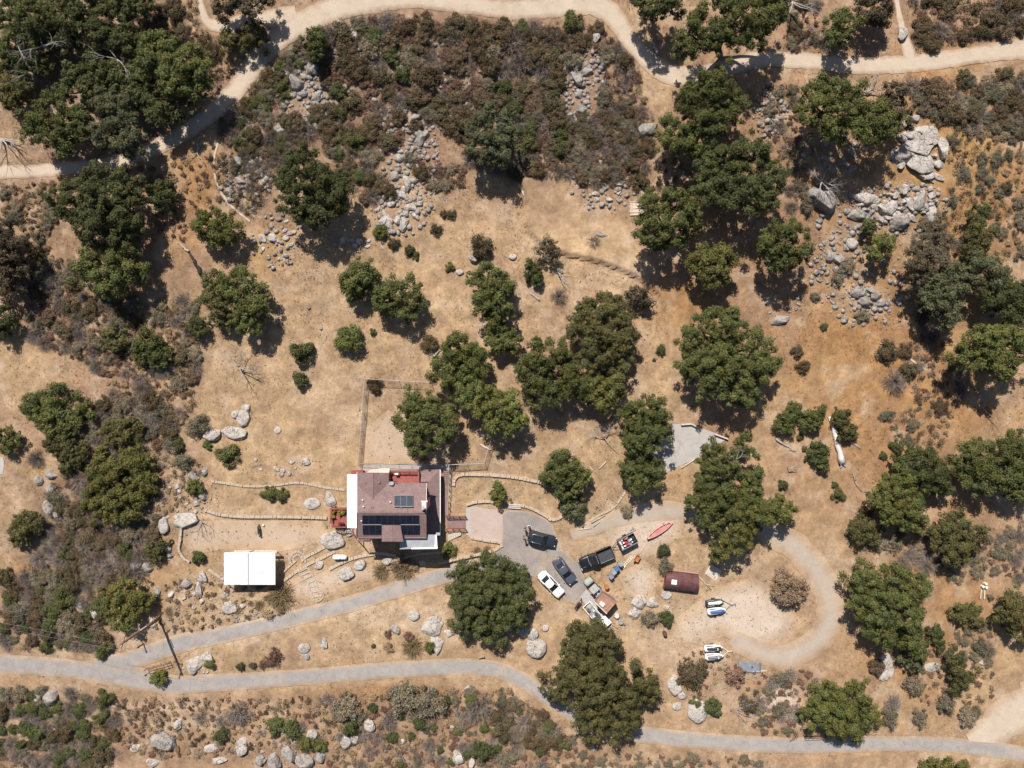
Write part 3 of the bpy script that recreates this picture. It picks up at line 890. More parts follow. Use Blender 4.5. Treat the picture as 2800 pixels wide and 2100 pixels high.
B(bl).beam(Z(1222, 1428, bz - 1.3), Z(1270, 1428, bz - .12), .2, .2).build("joist", REDW, br)
st = thing("east_stairs", "narrow mauve timber stairs and landing along the shaded east wall", "stairs", S(1220, 1320))
sl = st.location
for i in range(9):
    y0 = 1288 + i * 5
    z0 = S(1219, 1285).z + .5 - i * .09
    a, c = Z(1213, y0, z0), Z(1226, y0 + 4.4, z0)
    B(sl).prism([(a.x, a.y), (c.x, a.y), (c.x, c.y), (a.x, c.y)], z0 - .45, z0).build("step", DECKW, st)
a, c = Z(1209, 1333.6, HZ - .55), Z(1226, 1410, HZ - .55)
B(sl).prism([(a.x, a.y), (c.x, a.y), (c.x, c.y), (a.x, c.y)], HZ - 1.8, HZ - .55).build("landing", DECKW, st)
b = B(sl)
b.beam(Z(1227.5, 1285, HZ + .8), Z(1227, 1340, HZ + .5), .08); b.beam(Z(1227, 1340, HZ + .5), Z(1222, 1410, HZ + .5), .08)
b.build("handrail", ALU, st)
for q in range(8):
    py = 1287 + q * 17
    B(sl).beam(Z(1227, py, HZ - 1.4), Z(1227, py, HZ + .54), .08).build("post", REDW, st)
st2 = thing("garden_steps", "pale concrete garden steps below the entrance bridge", "steps", S(1240, 1466))
for i in range(7):
    x0 = 1256 - i * 5
    p0, p1 = S(x0, 1452 + i * .8), S(x0 - 2, 1478 + i * 1.0)
    zz0 = p0.z + .28 - i * .03
    B(st2.location).slab([Z(x0, 1453 + i * 1.6, zz0), Z(x0 + 4.4, 1451 + i * 1.6, zz0), Z(x0 + 4, 1463 + i * 2.4, zz0), Z(x0 - .4, 1466 + i * 2.4, zz0)], .6).build("step", CONCW, st2)
# ------------------------------------------------------------------ garden walls: every block its own piece
STONE = M("wall_stone", (.43, .36, .29), .9, .18, 2.5, bmp=.4)
STONE2 = M("warm_wall_stone", (.455, .37, .285), .9, .2, 2.5, bmp=.4)
def block_mesh(name, mat, seed):
    r = random.Random(seed)
    bm = bmesh.new()
    bmesh.ops.create_cube(bm, size=1.0)
    bmesh.ops.bevel(bm, geom=list(bm.edges), offset=.03, segments=1, affect='EDGES')
    for v in bm.verts:
        v.co += Vector((r.uniform(-.03, .03), r.uniform(-.06, .06), r.uniform(-.03, .03)))
    me = bpy.data.meshes.new(name)
    bm.to_mesh(me); bm.free()
    me.materials.append(mat)
    return me
BLK_A = [block_mesh("block", STONE, i) for i in range(4)]
BLK_B = [block_mesh("block", STONE2, i + 9) for i in range(4)]
def block_wall(label, pts, L=.5, w=.34, h=.42, kinds=BLK_A, name="garden_wall", cat="wall", piece="block"):
    P = [S(*p) for p in pts]
    C = catmull([(p.x, p.y, 0) for p in P], .1)
    root = thing(name, label, cat, P[0])
    acc, i, prev = 0.0, 0, C[0]
    nxt = 0.0
    for a, b in zip(C, C[1:]):
        acc += np.linalg.norm(b[:2] - a[:2])
        if acc >= nxt:
            l = L * rnd.uniform(.6, 1.7)
            ang = math.atan2(b[1] - a[1], b[0] - a[0])
            o = bpy.data.objects.new(piece, rnd.choice(kinds))
            hh = h * rnd.uniform(.96, 1.04) * .62
            z = zg(float(a[0]), float(a[1]))
            o.location = Vector((a[0] + math.cos(ang) * l / 2, a[1] + math.sin(ang) * l / 2, z + hh / 2 - .12)) - root.location
            o.rotation_euler = (0, 0, ang + rnd.uniform(-.05, .05))
            o.scale = (l * 1.03, w * rnd.uniform(.97, 1.05) * 1.1, hh + .24)
            link(o, root)
            nxt = acc + l
    return root
block_wall("faint low stone edging curving west of the awning", [(579, 1316), (620, 1322), (660, 1328), (700, 1330), (745, 1328), (808, 1320), (850, 1325), (890, 1333), (945, 1340)], .38, .28, .3)
block_wall("pale stone retaining wall running to the red west deck", [(560, 1394), (600, 1406), (650, 1412), (700, 1413), (760, 1413), (830, 1414), (888, 1416)], .42, .36, .5)
block_wall("short stone wall along the west end of the swept yard", [(497, 1440), (495, 1470), (491, 1500), (502, 1522), (520, 1536)], .45, .32, .55)
block_wall("low stone wall meeting the west side of the carport", [(572, 1556), (590, 1568), (612, 1584)], .45, .34, .5)
block_wall("upper stone wall east of the stairs, nearest the fence", [(1240, 1328), (1244, 1308), (1262, 1298), (1300, 1297), (1350, 1299), (1400, 1304), (1440, 1311), (1486, 1320)], .42, .42, .45, BLK_B)
block_wall("stone wall above the pink forecourt", [(1276, 1380), (1300, 1373), (1330, 1371), (1346, 1372)], .42, .36, .5, BLK_B)
block_wall("curved stone wall round the head of the parking pad", [(1392, 1380), (1430, 1383), (1462, 1394), (1490, 1410), (1506, 1420), (1526, 1418), (1542, 1406)], .42, .34, .45, BLK_B)
block_wall("white capped stone wall along the driveway below the house", [(1200, 1540), (1240, 1530), (1290, 1519), (1340, 1507)], .48, .34, .75, BLK_B)
block_wall("stone wall at the forecourt corner turning into the driveway", [(1288, 1470), (1330, 1478), (1368, 1484), (1366, 1494), (1350, 1506)], .42, .32, .45, BLK_B)
block_wall("stone edging under the south patio cover", [(1070, 1535), (1110, 1524), (1160, 1513), (1206, 1511)], .45, .3, .4, BLK_B)
block_wall("rough stone edging south of the house by the propane tank", [(900, 1556), (930, 1541), (960, 1528), (1000, 1518), (1040, 1513), (1080, 1519)], .55, .4, .4, BLK_B)
block_wall("upper stone kerb of the path from the flat boulder", [(826, 1532), (842, 1520), (862, 1510), (888, 1496)], .42, .34, .3, BLK_B)
block_wall("lower stone kerb of the path from the flat boulder", [(776, 1588), (800, 1570), (822, 1556), (850, 1540), (885, 1524), (915, 1508)], .42, .34, .3, BLK_B)
block_wall("thin stone kerb beside the carport", [(774, 1566), (790, 1550), (806, 1536)], .4, .24, .28, BLK_B)
block_wall("west stone border of the stepped path down to the driveway", [(814, 1550), (822, 1572), (842, 1590), (848, 1612), (856, 1634), (866, 1646)], .28, .2, .2, BLK_A)
block_wall("east stone border of the stepped path down to the driveway", [(832, 1544), (852, 1566), (864, 1590), (872, 1612), (884, 1626), (880, 1638), (866, 1646)], .28, .2, .2, BLK_A)
for i, (x0, y0, x1, y1) in enumerate(((818, 1562, 840, 1552), (824, 1572, 848, 1562), (832, 1582, 856, 1572), (842, 1592, 862, 1586), (846, 1604, 868, 1600), (850, 1618, 874, 1614), (856, 1630, 880, 1628))):
    a, c = S(x0, y0), S(x1, y1)
    t = B(a).beam(a + Vector((0, 0, .05)), c + Vector((0, 0, .05)), .3, .16).build("path_step", STONE, None, loc=a)
    tag(t, "pale stone tread set across the stepped garden path", "step", "treads of the stepped path")
def ring_wall(label, cx, cy, r, L):
    pts = [(cx + r * math.cos(a), cy + r * math.sin(a)) for a in [math.radians(q) for q in range(150, 385, 20)]]
    return block_wall(label, pts, L, .3, .16, BLK_A, "paved_circle", "paving", "stone")
ring_wall("outer arc of the round stone seat west of the stepped path", 814, 1530, 21, .34)
ring_wall("inner arc of the round stone seat west of the stepped path", 814, 1530, 13, .3)
# white steps beside the parking pad
t = thing("white_steps", "three white edged concrete steps at the head of the parking pad", "steps", S(1406, 1384))
for i in range(3):
    a, c = S(1388, 1378 + i * 4.5), S(1424, 1380 + i * 4.5)
    B(t.location).beam(a + Vector((0, 0, .28 - i * .09)), c + Vector((0, 0, .28 - i * .09)), .24, .3).build("step", CONCW, t)
# timber edging of the gravel loop and of the concrete pad
TIMB = M("grey_timber", (.40, .32, .25), .85, .25, 3)
TIMB2 = M("weathered_board", (.55, .44, .34), .85, .2, 3)
def log_line(label, pts, r=.12, mat=TIMB, name="log", cat="log", lift=.1):
    P = [S(*p) for p in pts]
    o = B(P[0]).tube([p + Vector((0, 0, lift)) for p in P], [r * (1 - .3 * i / max(1, len(P) - 1)) for i in range(len(P))], 8).build(name, mat, None, True, loc=P[0])
    return tag(o, label, cat)
log_line("thick edging log south east of the leaning oak", [(1616, 1430), (1655, 1408)], .13)
log_line("short weathered log beside the edging logs", [(1622, 1440), (1638, 1428)], .1)
block_wall("curved row of edging stones running up to the leaning oak", [(1612, 1424), (1640, 1408), (1665, 1396), (1685, 1380), (1698, 1362), (1706, 1350)], .5, .24, .22, BLK_B)
log_line("pale board lying on the slope above the pickup", [(1581, 1448), (1618, 1444)], .09, TIMB2, "board", "board")
log_line("pale edging log on the south rim of the grey concrete pad", [(1862, 1280), (1905, 1252)], .12, TIMB2)
log_line("old plank lying north of the grey concrete pad", [(1908, 1148), (1930, 1163)], .1)
log_line("short timber on the slope west of the leaning oak", [(1638, 1282), (1657, 1262)], .1, TIMB2)
log_line("thin stick on the slope west of the leaning oak", [(1612, 1276), (1631, 1296)], .05, TIMB2, "stick", "stick")
log_line("long thin pole lying beside the wheelbarrow", [(1745, 1520), (1765, 1488)], .05, TIMB2, "pole", "pole")
log_line("long timber lying east of the arched shed", [(1912, 1577), (1944, 1612)], .09, TIMB)
log_line("short timber crossing the long timber by the arched shed", [(1924, 1596), (1954, 1603)], .06, TIMB2)
log_line("white pole lying under the corrugated sheets", [(2040, 1835), (2096, 1834)], .1, WHITE, "pole", "pole")
# low kerb walls of the concrete pad
for lab, pts in (("low concrete upstand on the north rim of the grey pad", [(1862, 1161), (1890, 1159), (1908, 1168)]), ("low concrete upstand at the east tip of the grey pad", [(1954, 1187), (1990, 1200)])):
    b = B(S(*pts[0]))
    for p, q in zip(pts, pts[1:]):
        b.beam(S(*p, .2), S(*q, .2), .22, .5)
    tag(b.build("concrete_kerb", CONCW, None, loc=S(*pts[0])), lab, "kerb")

# ------------------------------------------------------------------ chain link fence
GALV = M("galvanised_pipe", (.50, .49, .47), .5, .1, 4, metal=.3, bmp=0)
WIRE = M("fence_wire", (.24, .21, .19), .6, .1, 4, bmp=0)
def fence(label, pts, hgt=1.5, gap=2.6, rail_r=.035, diag=.16):
    P = [S(*p) for p in pts]
    root = thing("chain_link_fence", label, "fence", P[0])
    pm = B().cyl((0, 0, -.3), (0, 0, hgt + .03), .035, 6).mesh("post", GALV)
    for a, c in zip(P, P[1:]):
        n = max(1, round((c - a).length / gap))
        pts3 = [Vector((*a.lerp(c, i / n).xy, 0)) for i in range(n + 1)]
        for p in pts3:
            p.z = zg(p.x, p.y)
            o = add_mesh("post", pm, root, p - root.location)
        B(P[0]).tube([p + Vector((0, 0, hgt)) for p in pts3], rail_r, 6).build("top_rail", GALV, root)
        V, F = [], []
        for p, q in zip(pts3, pts3[1:]):
            d = q - p
            L = d.length
            for s_ in (1, -1):
                x = -hgt
                while x < L:
                    x0, x1 = max(0, x), min(L, x + hgt)
                    if x1 - x0 > .05:
                        z0, z1 = (x0 - x, x1 - x) if s_ > 0 else (hgt - (x0 - x), hgt - (x1 - x))
                        A = p + d * (x0 / L) + Vector((0, 0, z0)); Bq = p + d * (x1 / L) + Vector((0, 0, z1))
                        nrm = Vector((-d.y, d.x, 0)).normalized() * .006
                        i = len(V)
                        V += [A - nrm - P[0], A + nrm - P[0], Bq + nrm - P[0], Bq - nrm - P[0]]
                        F.append((i, i + 1, i + 2, i + 3))
                        off = Vector((0, 0, .006))
                        V += [A - off - P[0], A + off - P[0], Bq + off - P[0], Bq - off - P[0]]
                        F.append((i + 4, i + 5, i + 6, i + 7))
                    x += diag
        if F:
            add_mesh("wire_mesh", mesh_np("wire_mesh", [tuple(v) for v in V], F, WIRE), root)
    return root
fence("chain link fence along the west and north sides of the enclosure behind the house", [(984, 1272), (1002, 1036), (1180, 1046)])
fence("chain link fence along the east side of the enclosure behind the house", [(1346, 1192), (1325, 1264)])
fence("chain link fence from the east stairs to the enclosure corner", [(1229, 1284), (1229, 1268), (1325, 1264)], rail_r=.05)
fence("chain link fence along the patio behind the house", [(986, 1266), (1090, 1270), (1160, 1271)], hgt=1.0)

# ------------------------------------------------------------------ white carport
cc = S(683, 1560)
GRIMY = M("grimy_white_sheet", (.62, .62, .61), .5, .1, .9, bmp=.05, col2=(.78, .78, .77))
cp = thing("carport", "white carport roof of two flat metal sheets above the driveway", "carport", cc, 0)
cz = cc.z
for x0, x1 in ((612.5, 678), (679.2, 753)):
    n = 6
    for i in range(n):
        a0, a1 = x0 + (x1 - x0) * i / n, x0 + (x1 - x0) * (i + 1) / n - .3
        B(cc).slab([Z(a0, 1513, cz + 2.55), Z(a0, 1599, cz + 2.3), Z(a1, 1599, cz + 2.3), Z(a1, 1513, cz + 2.55)], .06).build("roof_sheet", GRIMY, cp)
B(cc).beam(Z(678.6, 1513, cz + 2.57), Z(678.6, 1600, cz + 2.32), .14, .06).build("roof_seam", GREYR, cp)
for px in (616, 680, 749):
    for py in (1518, 1594):
        B(cc).beam(Z(px, py, cz - .8), Z(px, py, cz + 2.25), .1).build("post", WHITE, cp)
B(cc).beam(Z(752, 1515, cz + 2.45), Z(752, 1598, cz + 2.2), .12, .16).build("edge_beam", OFFW, cp)
B(cc).beam(Z(614, 1511.5, cz + 2.4), Z(752, 1511.5, cz + 2.4), .08, .14).build("edge_beam", WHITE, cp)
t = thing("storage_shed", "lean to storage rack with pale timber top behind the carport", "shed", S(690, 1508))
B(t.location).slab([Z(640, 1504, cz + 1.9), Z(640, 1511, cz + 1.9), Z(757, 1511, cz + 1.9), Z(757, 1504, cz + 1.9)], .06).build("shelf", TIMB2, t)
for px in (642, 680, 718, 756):
    B(t.location).beam(Z(px, 1507, cz - .4), Z(px, 1507, cz + 1.86), .08).build("post", TIMB, t)
B(t.location).beam(Z(676, 1511, cz + 2.0), Z(694, 1504, cz + 2.0), .12, .05).build("ladder", ALU, t)

# ------------------------------------------------------------------ propane tank
p = S(932, 1521)
pt = thing("propane_tank", "long white propane tank with rounded ends south of the house", "tank", p, 0)
pr = [(-1.1, .03), (-1.06, .2), (-.95, .32), (-.78, .38), (.78, .38), (.95, .32), (1.06, .2), (1.1, .03)]
B().tube([(x, 0, .62) for x, r in pr], [r for x, r in pr], 18).build("tank", WHITE, pt, True)
for x in (-.65, .65):
    B().box((x, 0, .12), (.12, .5, .5)).build("cradle", CONCW, pt)
B().cyl((0, 0, .98), (0, 0, 1.14), .13).build("dome", WHITE, pt)

# ------------------------------------------------------------------ arched shed
RUSTR = M("red_brown_sheet", (.095, .036, .036), .5, .25, 1.0, bmp=.1, col2=(.145, .07, .07))
p = S(1860, 1588)
ar = math.radians(-7)
sh = thing("arched_shed", "arched shed of glossy red brown sheet with a white square on top", "shed", p, ar)
Lh, Wd, Ht = 2.55, 1.42, 1.75
n = 6
def arch(x, r=1.0, m=14):
    return [(x, -math.cos(math.pi * i / m) * Wd * r, Ht * r * math.sin(math.pi * i / m) ** .75 - .25) for i in range(m + 1)]
for i in range(n):
    x0, x1 = -Lh + 2 * Lh * i / n, -Lh + 2 * Lh * (i + 1) / n - .015
    rr = 1.0 + .006 * (i % 2)
    outer0, outer1 = arch(x0, rr), arch(x1, rr)
    b = B()
    b.loft([outer0 + arch(x0, .95)[::-1], outer1 + arch(x1, .95)[::-1]])
    b.build("roof_panel", RUSTR, sh, False)
for x in (-Lh + .04, Lh - .06):
    B().loft([arch(x, .945), arch(x + .03, .945)]).build("end_wall", REDW, sh)
B().box((-1.3, .05, Ht - .235), (.8, .72, .03)).build("white_patch", WHITE, sh)
B().beam((-Lh, Wd + .12, .35), (Lh, Wd + .12, .35), .12, .2).build("side_board", CHIM, sh)

# slatted pallet panel
t = thing("slatted_panel", "white slatted timber panel leaning flat beside the arched shed", "panel", S(1951, 1566))
q = [S(1943, 1543, .08), S(1974.4, 1561, .08), S(1957, 1589.4, .08), S(1927, 1567.7, .08)]
WOODW = M("whitewashed_board", (.70, .64, .54), .8, .1, 3)
for i in range(12):
    f0, f1 = i / 12 + .01, (i + 1) / 12 - .022
    B(t.location).slab([q[0].lerp(q[3], f0), q[1].lerp(q[2], f0), q[1].lerp(q[2], f1), q[0].lerp(q[3], f1)], .03).build("slat", WOODW, t)
for f in (.1, .9):
    B(t.location).beam(q[0].lerp(q[1], f) - Vector((0, 0, .06)), q[3].lerp(q[2], f) - Vector((0, 0, .06)), .09, .05).build("batten", WOODW, t)
# corrugated sheets
t = thing("corrugated_sheets", "stack of blue grey corrugated metal sheets on the bank", "sheets", S(2047, 1824), math.radians(-3))
CORR = M("corrugated_steel", (.28, .31, .35), .45, .15, 3, metal=.3)
for j in range(3):
    b = B()
    for i in range(9):
        y = -.72 + i * .18 + j * .05
        b.tube([(-1.7 + j * .2, y, .08 + j * .06), (1.6 + j * .15, y, .08 + j * .06)], .05, 6)
    b.box((0, 0, .05 + j * .06), (3.2, 1.5, .02))
    b.build("sheet", CORR, t)

# ------------------------------------------------------------------ utility pole, wires, gate, posts
POLEW = M("creosoted_pole", (.25, .14, .095), .85, .2, 4)
b0 = S(437, 1690)
pole = thing("utility_pole", "tall brown timber utility pole with cross arm beside the road fork", "pole", b0)
PH = 11.2
B().tube([(0, 0, -.4), (0, 0, 4), (0, 0, 8), (0, 0, PH)], [.27, .24, .2, .16], 12).build("pole", POLEW, pole, True)
B().beam((-.35, -1.15, PH - .7), (.35, 1.15, PH - .7), .12, .14).build("cross_arm", POLEW, pole)
B().beam((-.6, .25, PH - 2.4), (.6, -.25, PH - 2.4), .1, .12).build("cross_arm", POLEW, pole)
for d in (-1.0, -.4, .4, 1.0):
    B().tube([(d * .3, d, PH - .63), (d * .3, d, PH - .55), (d * .3, d, PH - .45)], [.05, .06, .03], 8).build("insulator", WHITE, pole)
B().cyl((.28, .28, 4.6), (.28, .28, 6.2), .06, 8).build("conduit", WHITE, pole)
CABLE = M("cable", (.05, .045, .04), .6, .1, 4, bmp=0)
LCAB = M("bare_cable", (.25, .23, .21), .4, .1, 4, bmp=0)
for d, lab, lm in ((-1.0, "southernmost overhead wire leaving the utility pole", LCAB), (-.4, "second overhead wire leaving the utility pole", LCAB), (1.0, "northern overhead wire leaving the utility pole", LCAB)):
    a = b0 + Vector((d * .3, d, PH - .45))
    e = a + Vector((-75, 14 + d * 1.2, 1.5))
    pts = []
    for i in range(21):
        f = i / 20
        v = a.lerp(e, f); v.z -= 4 * 1.3 * f * (1 - f)
        pts.append(v)
    tag(B(a).tube(pts, .011, 4).build("overhead_wire", lm, None, loc=a), lab, "wire")
a = b0 + Vector((.1, .1, PH - 2.4))
e = S(982, 1440, 5.2)
pts = [a.lerp(e, i / 16) - Vector((0, 0, 4 * .8 * (i / 16) * (1 - i / 16))) for i in range(17)]
tag(B(a).tube(pts, .012, 4).build("service_wire", CABLE, None, loc=a), "thin service wire from the utility pole to the house", "wire")
p = S(392, 1760)
gp = thing("marker_post", "short dark marker post at the road fork", "post", p)
B().box((0, 0, .85), (.14, .14, 1.9)).build("post", BLK, gp)
B().box((0, -.09, 1.55), (.3, .04, .22)).build("plate", BLK, gp)
# pipe gate by the fork
RUSTG = M("rusty_pipe", (.21, .13, .095), .8, .25, 5)
def pipe_gate(label, A, Bp, hgt=1.25, mat=RUSTG, bars=3):
    A, Bp = S(*A), S(*Bp)
    g = thing("pipe_gate", label, "gate", A)
    for i in range(bars):
        z = .3 + (hgt - .3) * i / (bars - 1)
        B(A).cyl(A + Vector((0, 0, z)), Bp + Vector((0, 0, z)), .04, 7).build("rail", mat, g)
    for f in (0, .33, .66, 1):
        q = A.lerp(Bp, f)
        B(A).cyl(q + Vector((0, 0, -.3 if f in (0, 1) else .3)), q + Vector((0, 0, hgt)), .06 if f in (0, 1) else .035, 8).build("post", mat, g)
    return g
pipe_gate("rusty pipe gate swung open beside the utility pole", (404, 1826), (466, 1808))
pipe_gate("thin dark pipe gate over the road under the round oak", (2197, 2010), (2264, 2008), 1.1, BLK)
t = thing("keypad_stand", "small keypad box on a post by the open pipe gate", "keypad", S(409, 1838))
B().cyl((0, 0, -.2), (0, 0, 1.05), .04, 8).build("post", BLK, t)
B().box((0, 0, 1.15), (.24, .18, .3)).build("box", BLK, t)
t = thing("road_barrier", "short striped board standing beside the road south of the shade oak", "barrier", S(1316, 1795))
B().box((0, 0, .35), (1.0, .08, .3), rz=.18).build("board", TIMB, t)
for x in (-.4, .4):
    B().box((x, x * .18, .1), (.08, .08, .6)).build("post", TIMB, t)
t = thing("wellhead", "white capped wellhead with two pipes lying below it", "wellhead", S(2690, 1598))
for x, y in ((-.35, -.25), (.15, -.35), (.1, .2)):
    B().cyl((x, y, -.2), (x, y, .5), .2, 12).build("casing", OFFW, t)
for x in (-.4, .15):
    B().beam((x, -.6, .06), (x - .15, -2.2, .06), .09).build("pipe", OFFW, t)
B().beam((.2, .4, .05), (.7, 1.2, .05), .06).build("pipe", ALU, t)

# ------------------------------------------------------------------ vehicles
def paint(name, col, rough=.28):
    return M(name, col, rough, .04, .6, bmp=0, spec=.5, metal=0.0)
RUB = M("tyre_rubber", (.018, .018, .018), .8, .1, 6, bmp=0)
CHR = M("chrome", (.75, .75, .76), .2, .03, 2, metal=.9, bmp=0)
LAMP = M("lamp_lens", (.5, .51, .52), .15, .03, 2, bmp=0)
TAIL = M("tail_lens", (.35, .02, .015), .2, .05, 2, bmp=0)
def ring(x, w, z0, z1, n=16, e=3.2):
    out = []
    zc, hz = (z0 + z1) / 2, (z1 - z0) / 2
    for i in range(n):
        a = 2 * math.pi * i / n + math.pi / n
        c, s_ = math.cos(a), math.sin(a)
        out.append((x, w * math.copysign(abs(c) ** (2 / e), c), zc + hz * math.copysign(abs(s_) ** (2 / e), s_)))
    return out
def wheels(root, xs, hw, r=.34, w=.22):
    for x in xs:
        for s_ in (-1, 1):
            wl_ = B().tube([(x, s_ * (hw - w), r), (x, s_ * (hw - w) + s_ * .03, r), (x, s_ * (hw - .03), r), (x, s_ * hw, r)], [r * .9, r, r, r * .9], 18).build("wheel", RUB, root, True)
            B().cyl((x, s_ * (hw - .01), r), (x, s_ * (hw + .012), r), r * .6, 14).build("rim", ALU, wl_)
def car(label, px, py, ang, L, W, col, kind, group="vehicles by the parking pad"):
    p = S(px, py)
    root = thing("parked_car", label, "car", p + Vector((0, 0, .066)), math.radians(ang), group)
    pm = paint("paint_" + kind + str(round(col[0] * 100)), col)
    hl_, hw = L / 2, W / 2
    suv = kind == 'suv'
    hood, belt, trunk, top = (.98, 1.05, 1.1, 1.72) if suv else (.82, .93, .98, 1.44)
    st_ = [(-1.0, .62, .4, trunk - .22), (-.985, .78, .3, trunk - .1), (-.94, .89, .24, trunk - .03), (-.8, .97, .2, trunk), (-.55, 1, .2, belt + .03), (-.2, 1, .2, belt), (.2, 1, .2, belt),
           (.42, .99, .2, belt - .02), (.6, .97, .2, hood), (.8, .955, .2, hood - .05), (.92, .89, .24, hood - .13), (.98, .78, .3, hood - .23), (1.0, .64, .38, hood - .34)]
    B().loft([ring(x * hl_, w * hw, z0, z1) for x, w, z0, z1 in st_]).build("body", pm, root, True, sub=1)
    # cabin: glass shell, painted roof over it
    x0, x1, x2, x3 = (-.96, -.80, .02, .36) if suv else (-.70, -.38, .06, .42)
    bw, tw = .88 * hw, .70 * hw
    def sec(f, zz_):
        return zz_
    gl = [(x0 * hl_, bw * .86, belt - .05), (x1 * hl_, tw, top - .03), (x2 * hl_, tw * .98, top - .03), (x3 * hl_, bw * .86, belt - .05)]
    b = B()
    rows = []
    for (x, w, z) in gl:
        rows.append((x, w, z))
    # shell as closed loft: bottom outline to roof outline
    bot = [(gl[0][0], -gl[0][1]), (-.35 * hl_ if not suv else -.6 * hl_, -bw), (.15 * hl_, -bw), (gl[3][0], -gl[3][1]), (gl[3][0] + .06, 0), (gl[3][0], gl[3][1]), (.15 * hl_, bw), (-.35 * hl_ if not suv else -.6 * hl_, bw), (gl[0][0], gl[0][1]), (gl[0][0] - .04, 0)]
    tpp = [(gl[1][0], -tw * .95), (x1 * hl_ + .3, -tw), (x2 * hl_ - .3, -tw), (gl[2][0], -tw * .93), (gl[2][0] + .07, 0), (gl[2][0], tw * .93), (x2 * hl_ - .3, tw), (x1 * hl_ + .3, tw), (gl[1][0], tw * .95), (gl[1][0] - .05, 0)]
    b.loft([[(x, y, belt - .08) for x, y in bot], [(x, y, top - .04) for x, y in tpp]])
    b.build("windows", GLASS, root, False, .03)
    rf = [(x * 1.02, y * 1.03) for x, y in tpp]
    b = B()
    b.loft([[(x, y, top - .05) for x, y in rf], [(x * .985, y * .94, top + .01) for x, y in rf], [(x * .8, y * .6, top + .03) for x, y in rf]])
    roof = b.build("roof", pm, root, True)
    for s_ in (-1, 1):
        b = B()
        b.beam((gl[2][0], s_ * tw * .96, top - .03), (gl[3][0] - .02, s_ * gl[3][1] * 1.02, belt - .02), .07, .06)
        b.build("pillar", pm, root)
        b = B()
        b.beam((gl[1][0], s_ * tw * .97, top - .03), (gl[0][0] + .03, s_ * gl[0][1] * 1.03, belt - .0), .16 if not suv else .1, .06)
        b.build("pillar", pm, root)
        b = B(); b.ball((x3 * hl_ - .12, s_ * (hw + .08), belt + .06), .1, .8, 1.1, .7, 1)
        b.build("mirror", pm, root, True)
        B().box((hl_ * .945, s_ * hw * .66, hood - .2), (.2, .24, .08), rz=-s_ * .5).build("headlight", LAMP, root, True, .03)
        B().box((-hl_ * .965, s_ * hw * .68, trunk - .2), (.14, .3, .14), rz=s_ * .35).build("tail_light", TAIL, root, True, .02)
    if suv:
        B().slab([(x1 * hl_ + .25, -tw * .8, top + .045), (x2 * hl_ - .1, -tw * .8, top + .045), (x2 * hl_ - .1, tw * .8, top + .045), (x1 * hl_ + .25, tw * .8, top + .045)], .02).build("sunroof", GLASS, roof)
        for s_ in (-1, 1):
            B().tube([(x1 * hl_ + .1, s_ * tw * .93, top + .02), (x1 * hl_ + .25, s_ * tw * .93, top + .09), (x2 * hl_ - .2, s_ * tw * .93, top + .09), (x2 * hl_, s_ * tw * .93, top + .02)], .03, 6).build("roof_rail", CHR, roof, True)
    B().box((-hl_ + .02, 0, .62), (.04, .5, .14)).build("number_plate", WHITE, root)
    wheels(root, (-.58 * hl_, .62 * hl_), hw - .01, .37 if suv else .33)
    return root
car("black suv with silver roof rails parked at the edge of the asphalt", 1481.8, 1471, -14.5, 4.45, 1.86, (.022, .028, .038), 'suv')
car("dark blue grey sedan between the white sedan and the pickup", 1543, 1558, -53, 4.65, 1.8, (.075, .082, .105), 'sedan')
car("white sedan parked on the south edge of the parking pad", 1506, 1594, -46.5, 4.8, 1.82, (.78, .78, .76), 'sedan')

# pickup
p = S(1628.5, 1523)
pk = thing("pickup_truck", "black pickup truck with a row of roof lamps hitched to a trailer", "pickup", p + Vector((0, 0, .03)), math.radians(202.7), "vehicles by the parking pad")
PBL = paint("paint_black", (.014, .015, .018))
hl_, hw = 2.72, .99
st_ = [(-.10, .98, .35, 1.12), (.05, 1, .33, 1.14), (.35, 1, .33, 1.12), (.45, .99, .33, 1.1), (.62, .98, .33, 1.08), (.85, .95, .35, 1.02), (.96, .9, .4, .92), (1.0, .82, .5, .78)]
B().loft([ring(x * hl_, w * hw, z0, z1) for x, w, z0, z1 in st_]).build("body", PBL, pk, True, sub=1)
# bed
b = B()
b.box((-.55 * hl_, 0, .68), (.9 * hl_, 1.9, .1))
for s_ in (-1, 1):
    b.box((-.55 * hl_, s_ * .93, .88), (.9 * hl_, .1, .5))
b.box((-.995 * hl_, 0, .86), (.07, 1.94, .52)); b.box((-.105 * hl_, 0, .88), (.06, 1.94, .5))
bed = b.build("bed", PBL, pk)
TON = M("tonneau_fabric", (.055, .055, .06), .7, .12, 2)
B().slab([(-.96 * hl_, -.55, 1.16), (-.13 * hl_, -.55, 1.16), (-.13 * hl_, .90, 1.16), (-.96 * hl_, .90, 1.16)], .04).build("bed_cover", TON, bed)
B().beam((-.96 * hl_, .93, 1.17), (-.13 * hl_, .93, 1.17), .06, .06).build("bed_rail", ALU, bed)
bt = [(-.10 * hl_, -.86), (.3 * hl_, -.88), (.42 * hl_, -.8), (.46 * hl_, 0), (.42 * hl_, .8), (.3 * hl_, .88), (-.10 * hl_, .86), (-.12 * hl_, 0)]
tp = [(-.05 * hl_, -.72), (.1 * hl_, -.74), (.17 * hl_, -.7), (.2 * hl_, 0), (.17 * hl_, .7), (.1 * hl_, .74), (-.05 * hl_, .72), (-.06 * hl_, 0)]
B().loft([[(x, y, 1.05) for x, y in bt], [(x, y, 1.8) for x, y in tp]]).build("windows", GLASS, pk, False, .03)
B().loft([[(x, y * 1.03, 1.78) for x, y in tp], [(x * .98, y * .95, 1.84) for x, y in tp]]).build("roof", PBL, pk, False, .02)
rf = pk.children[-1]
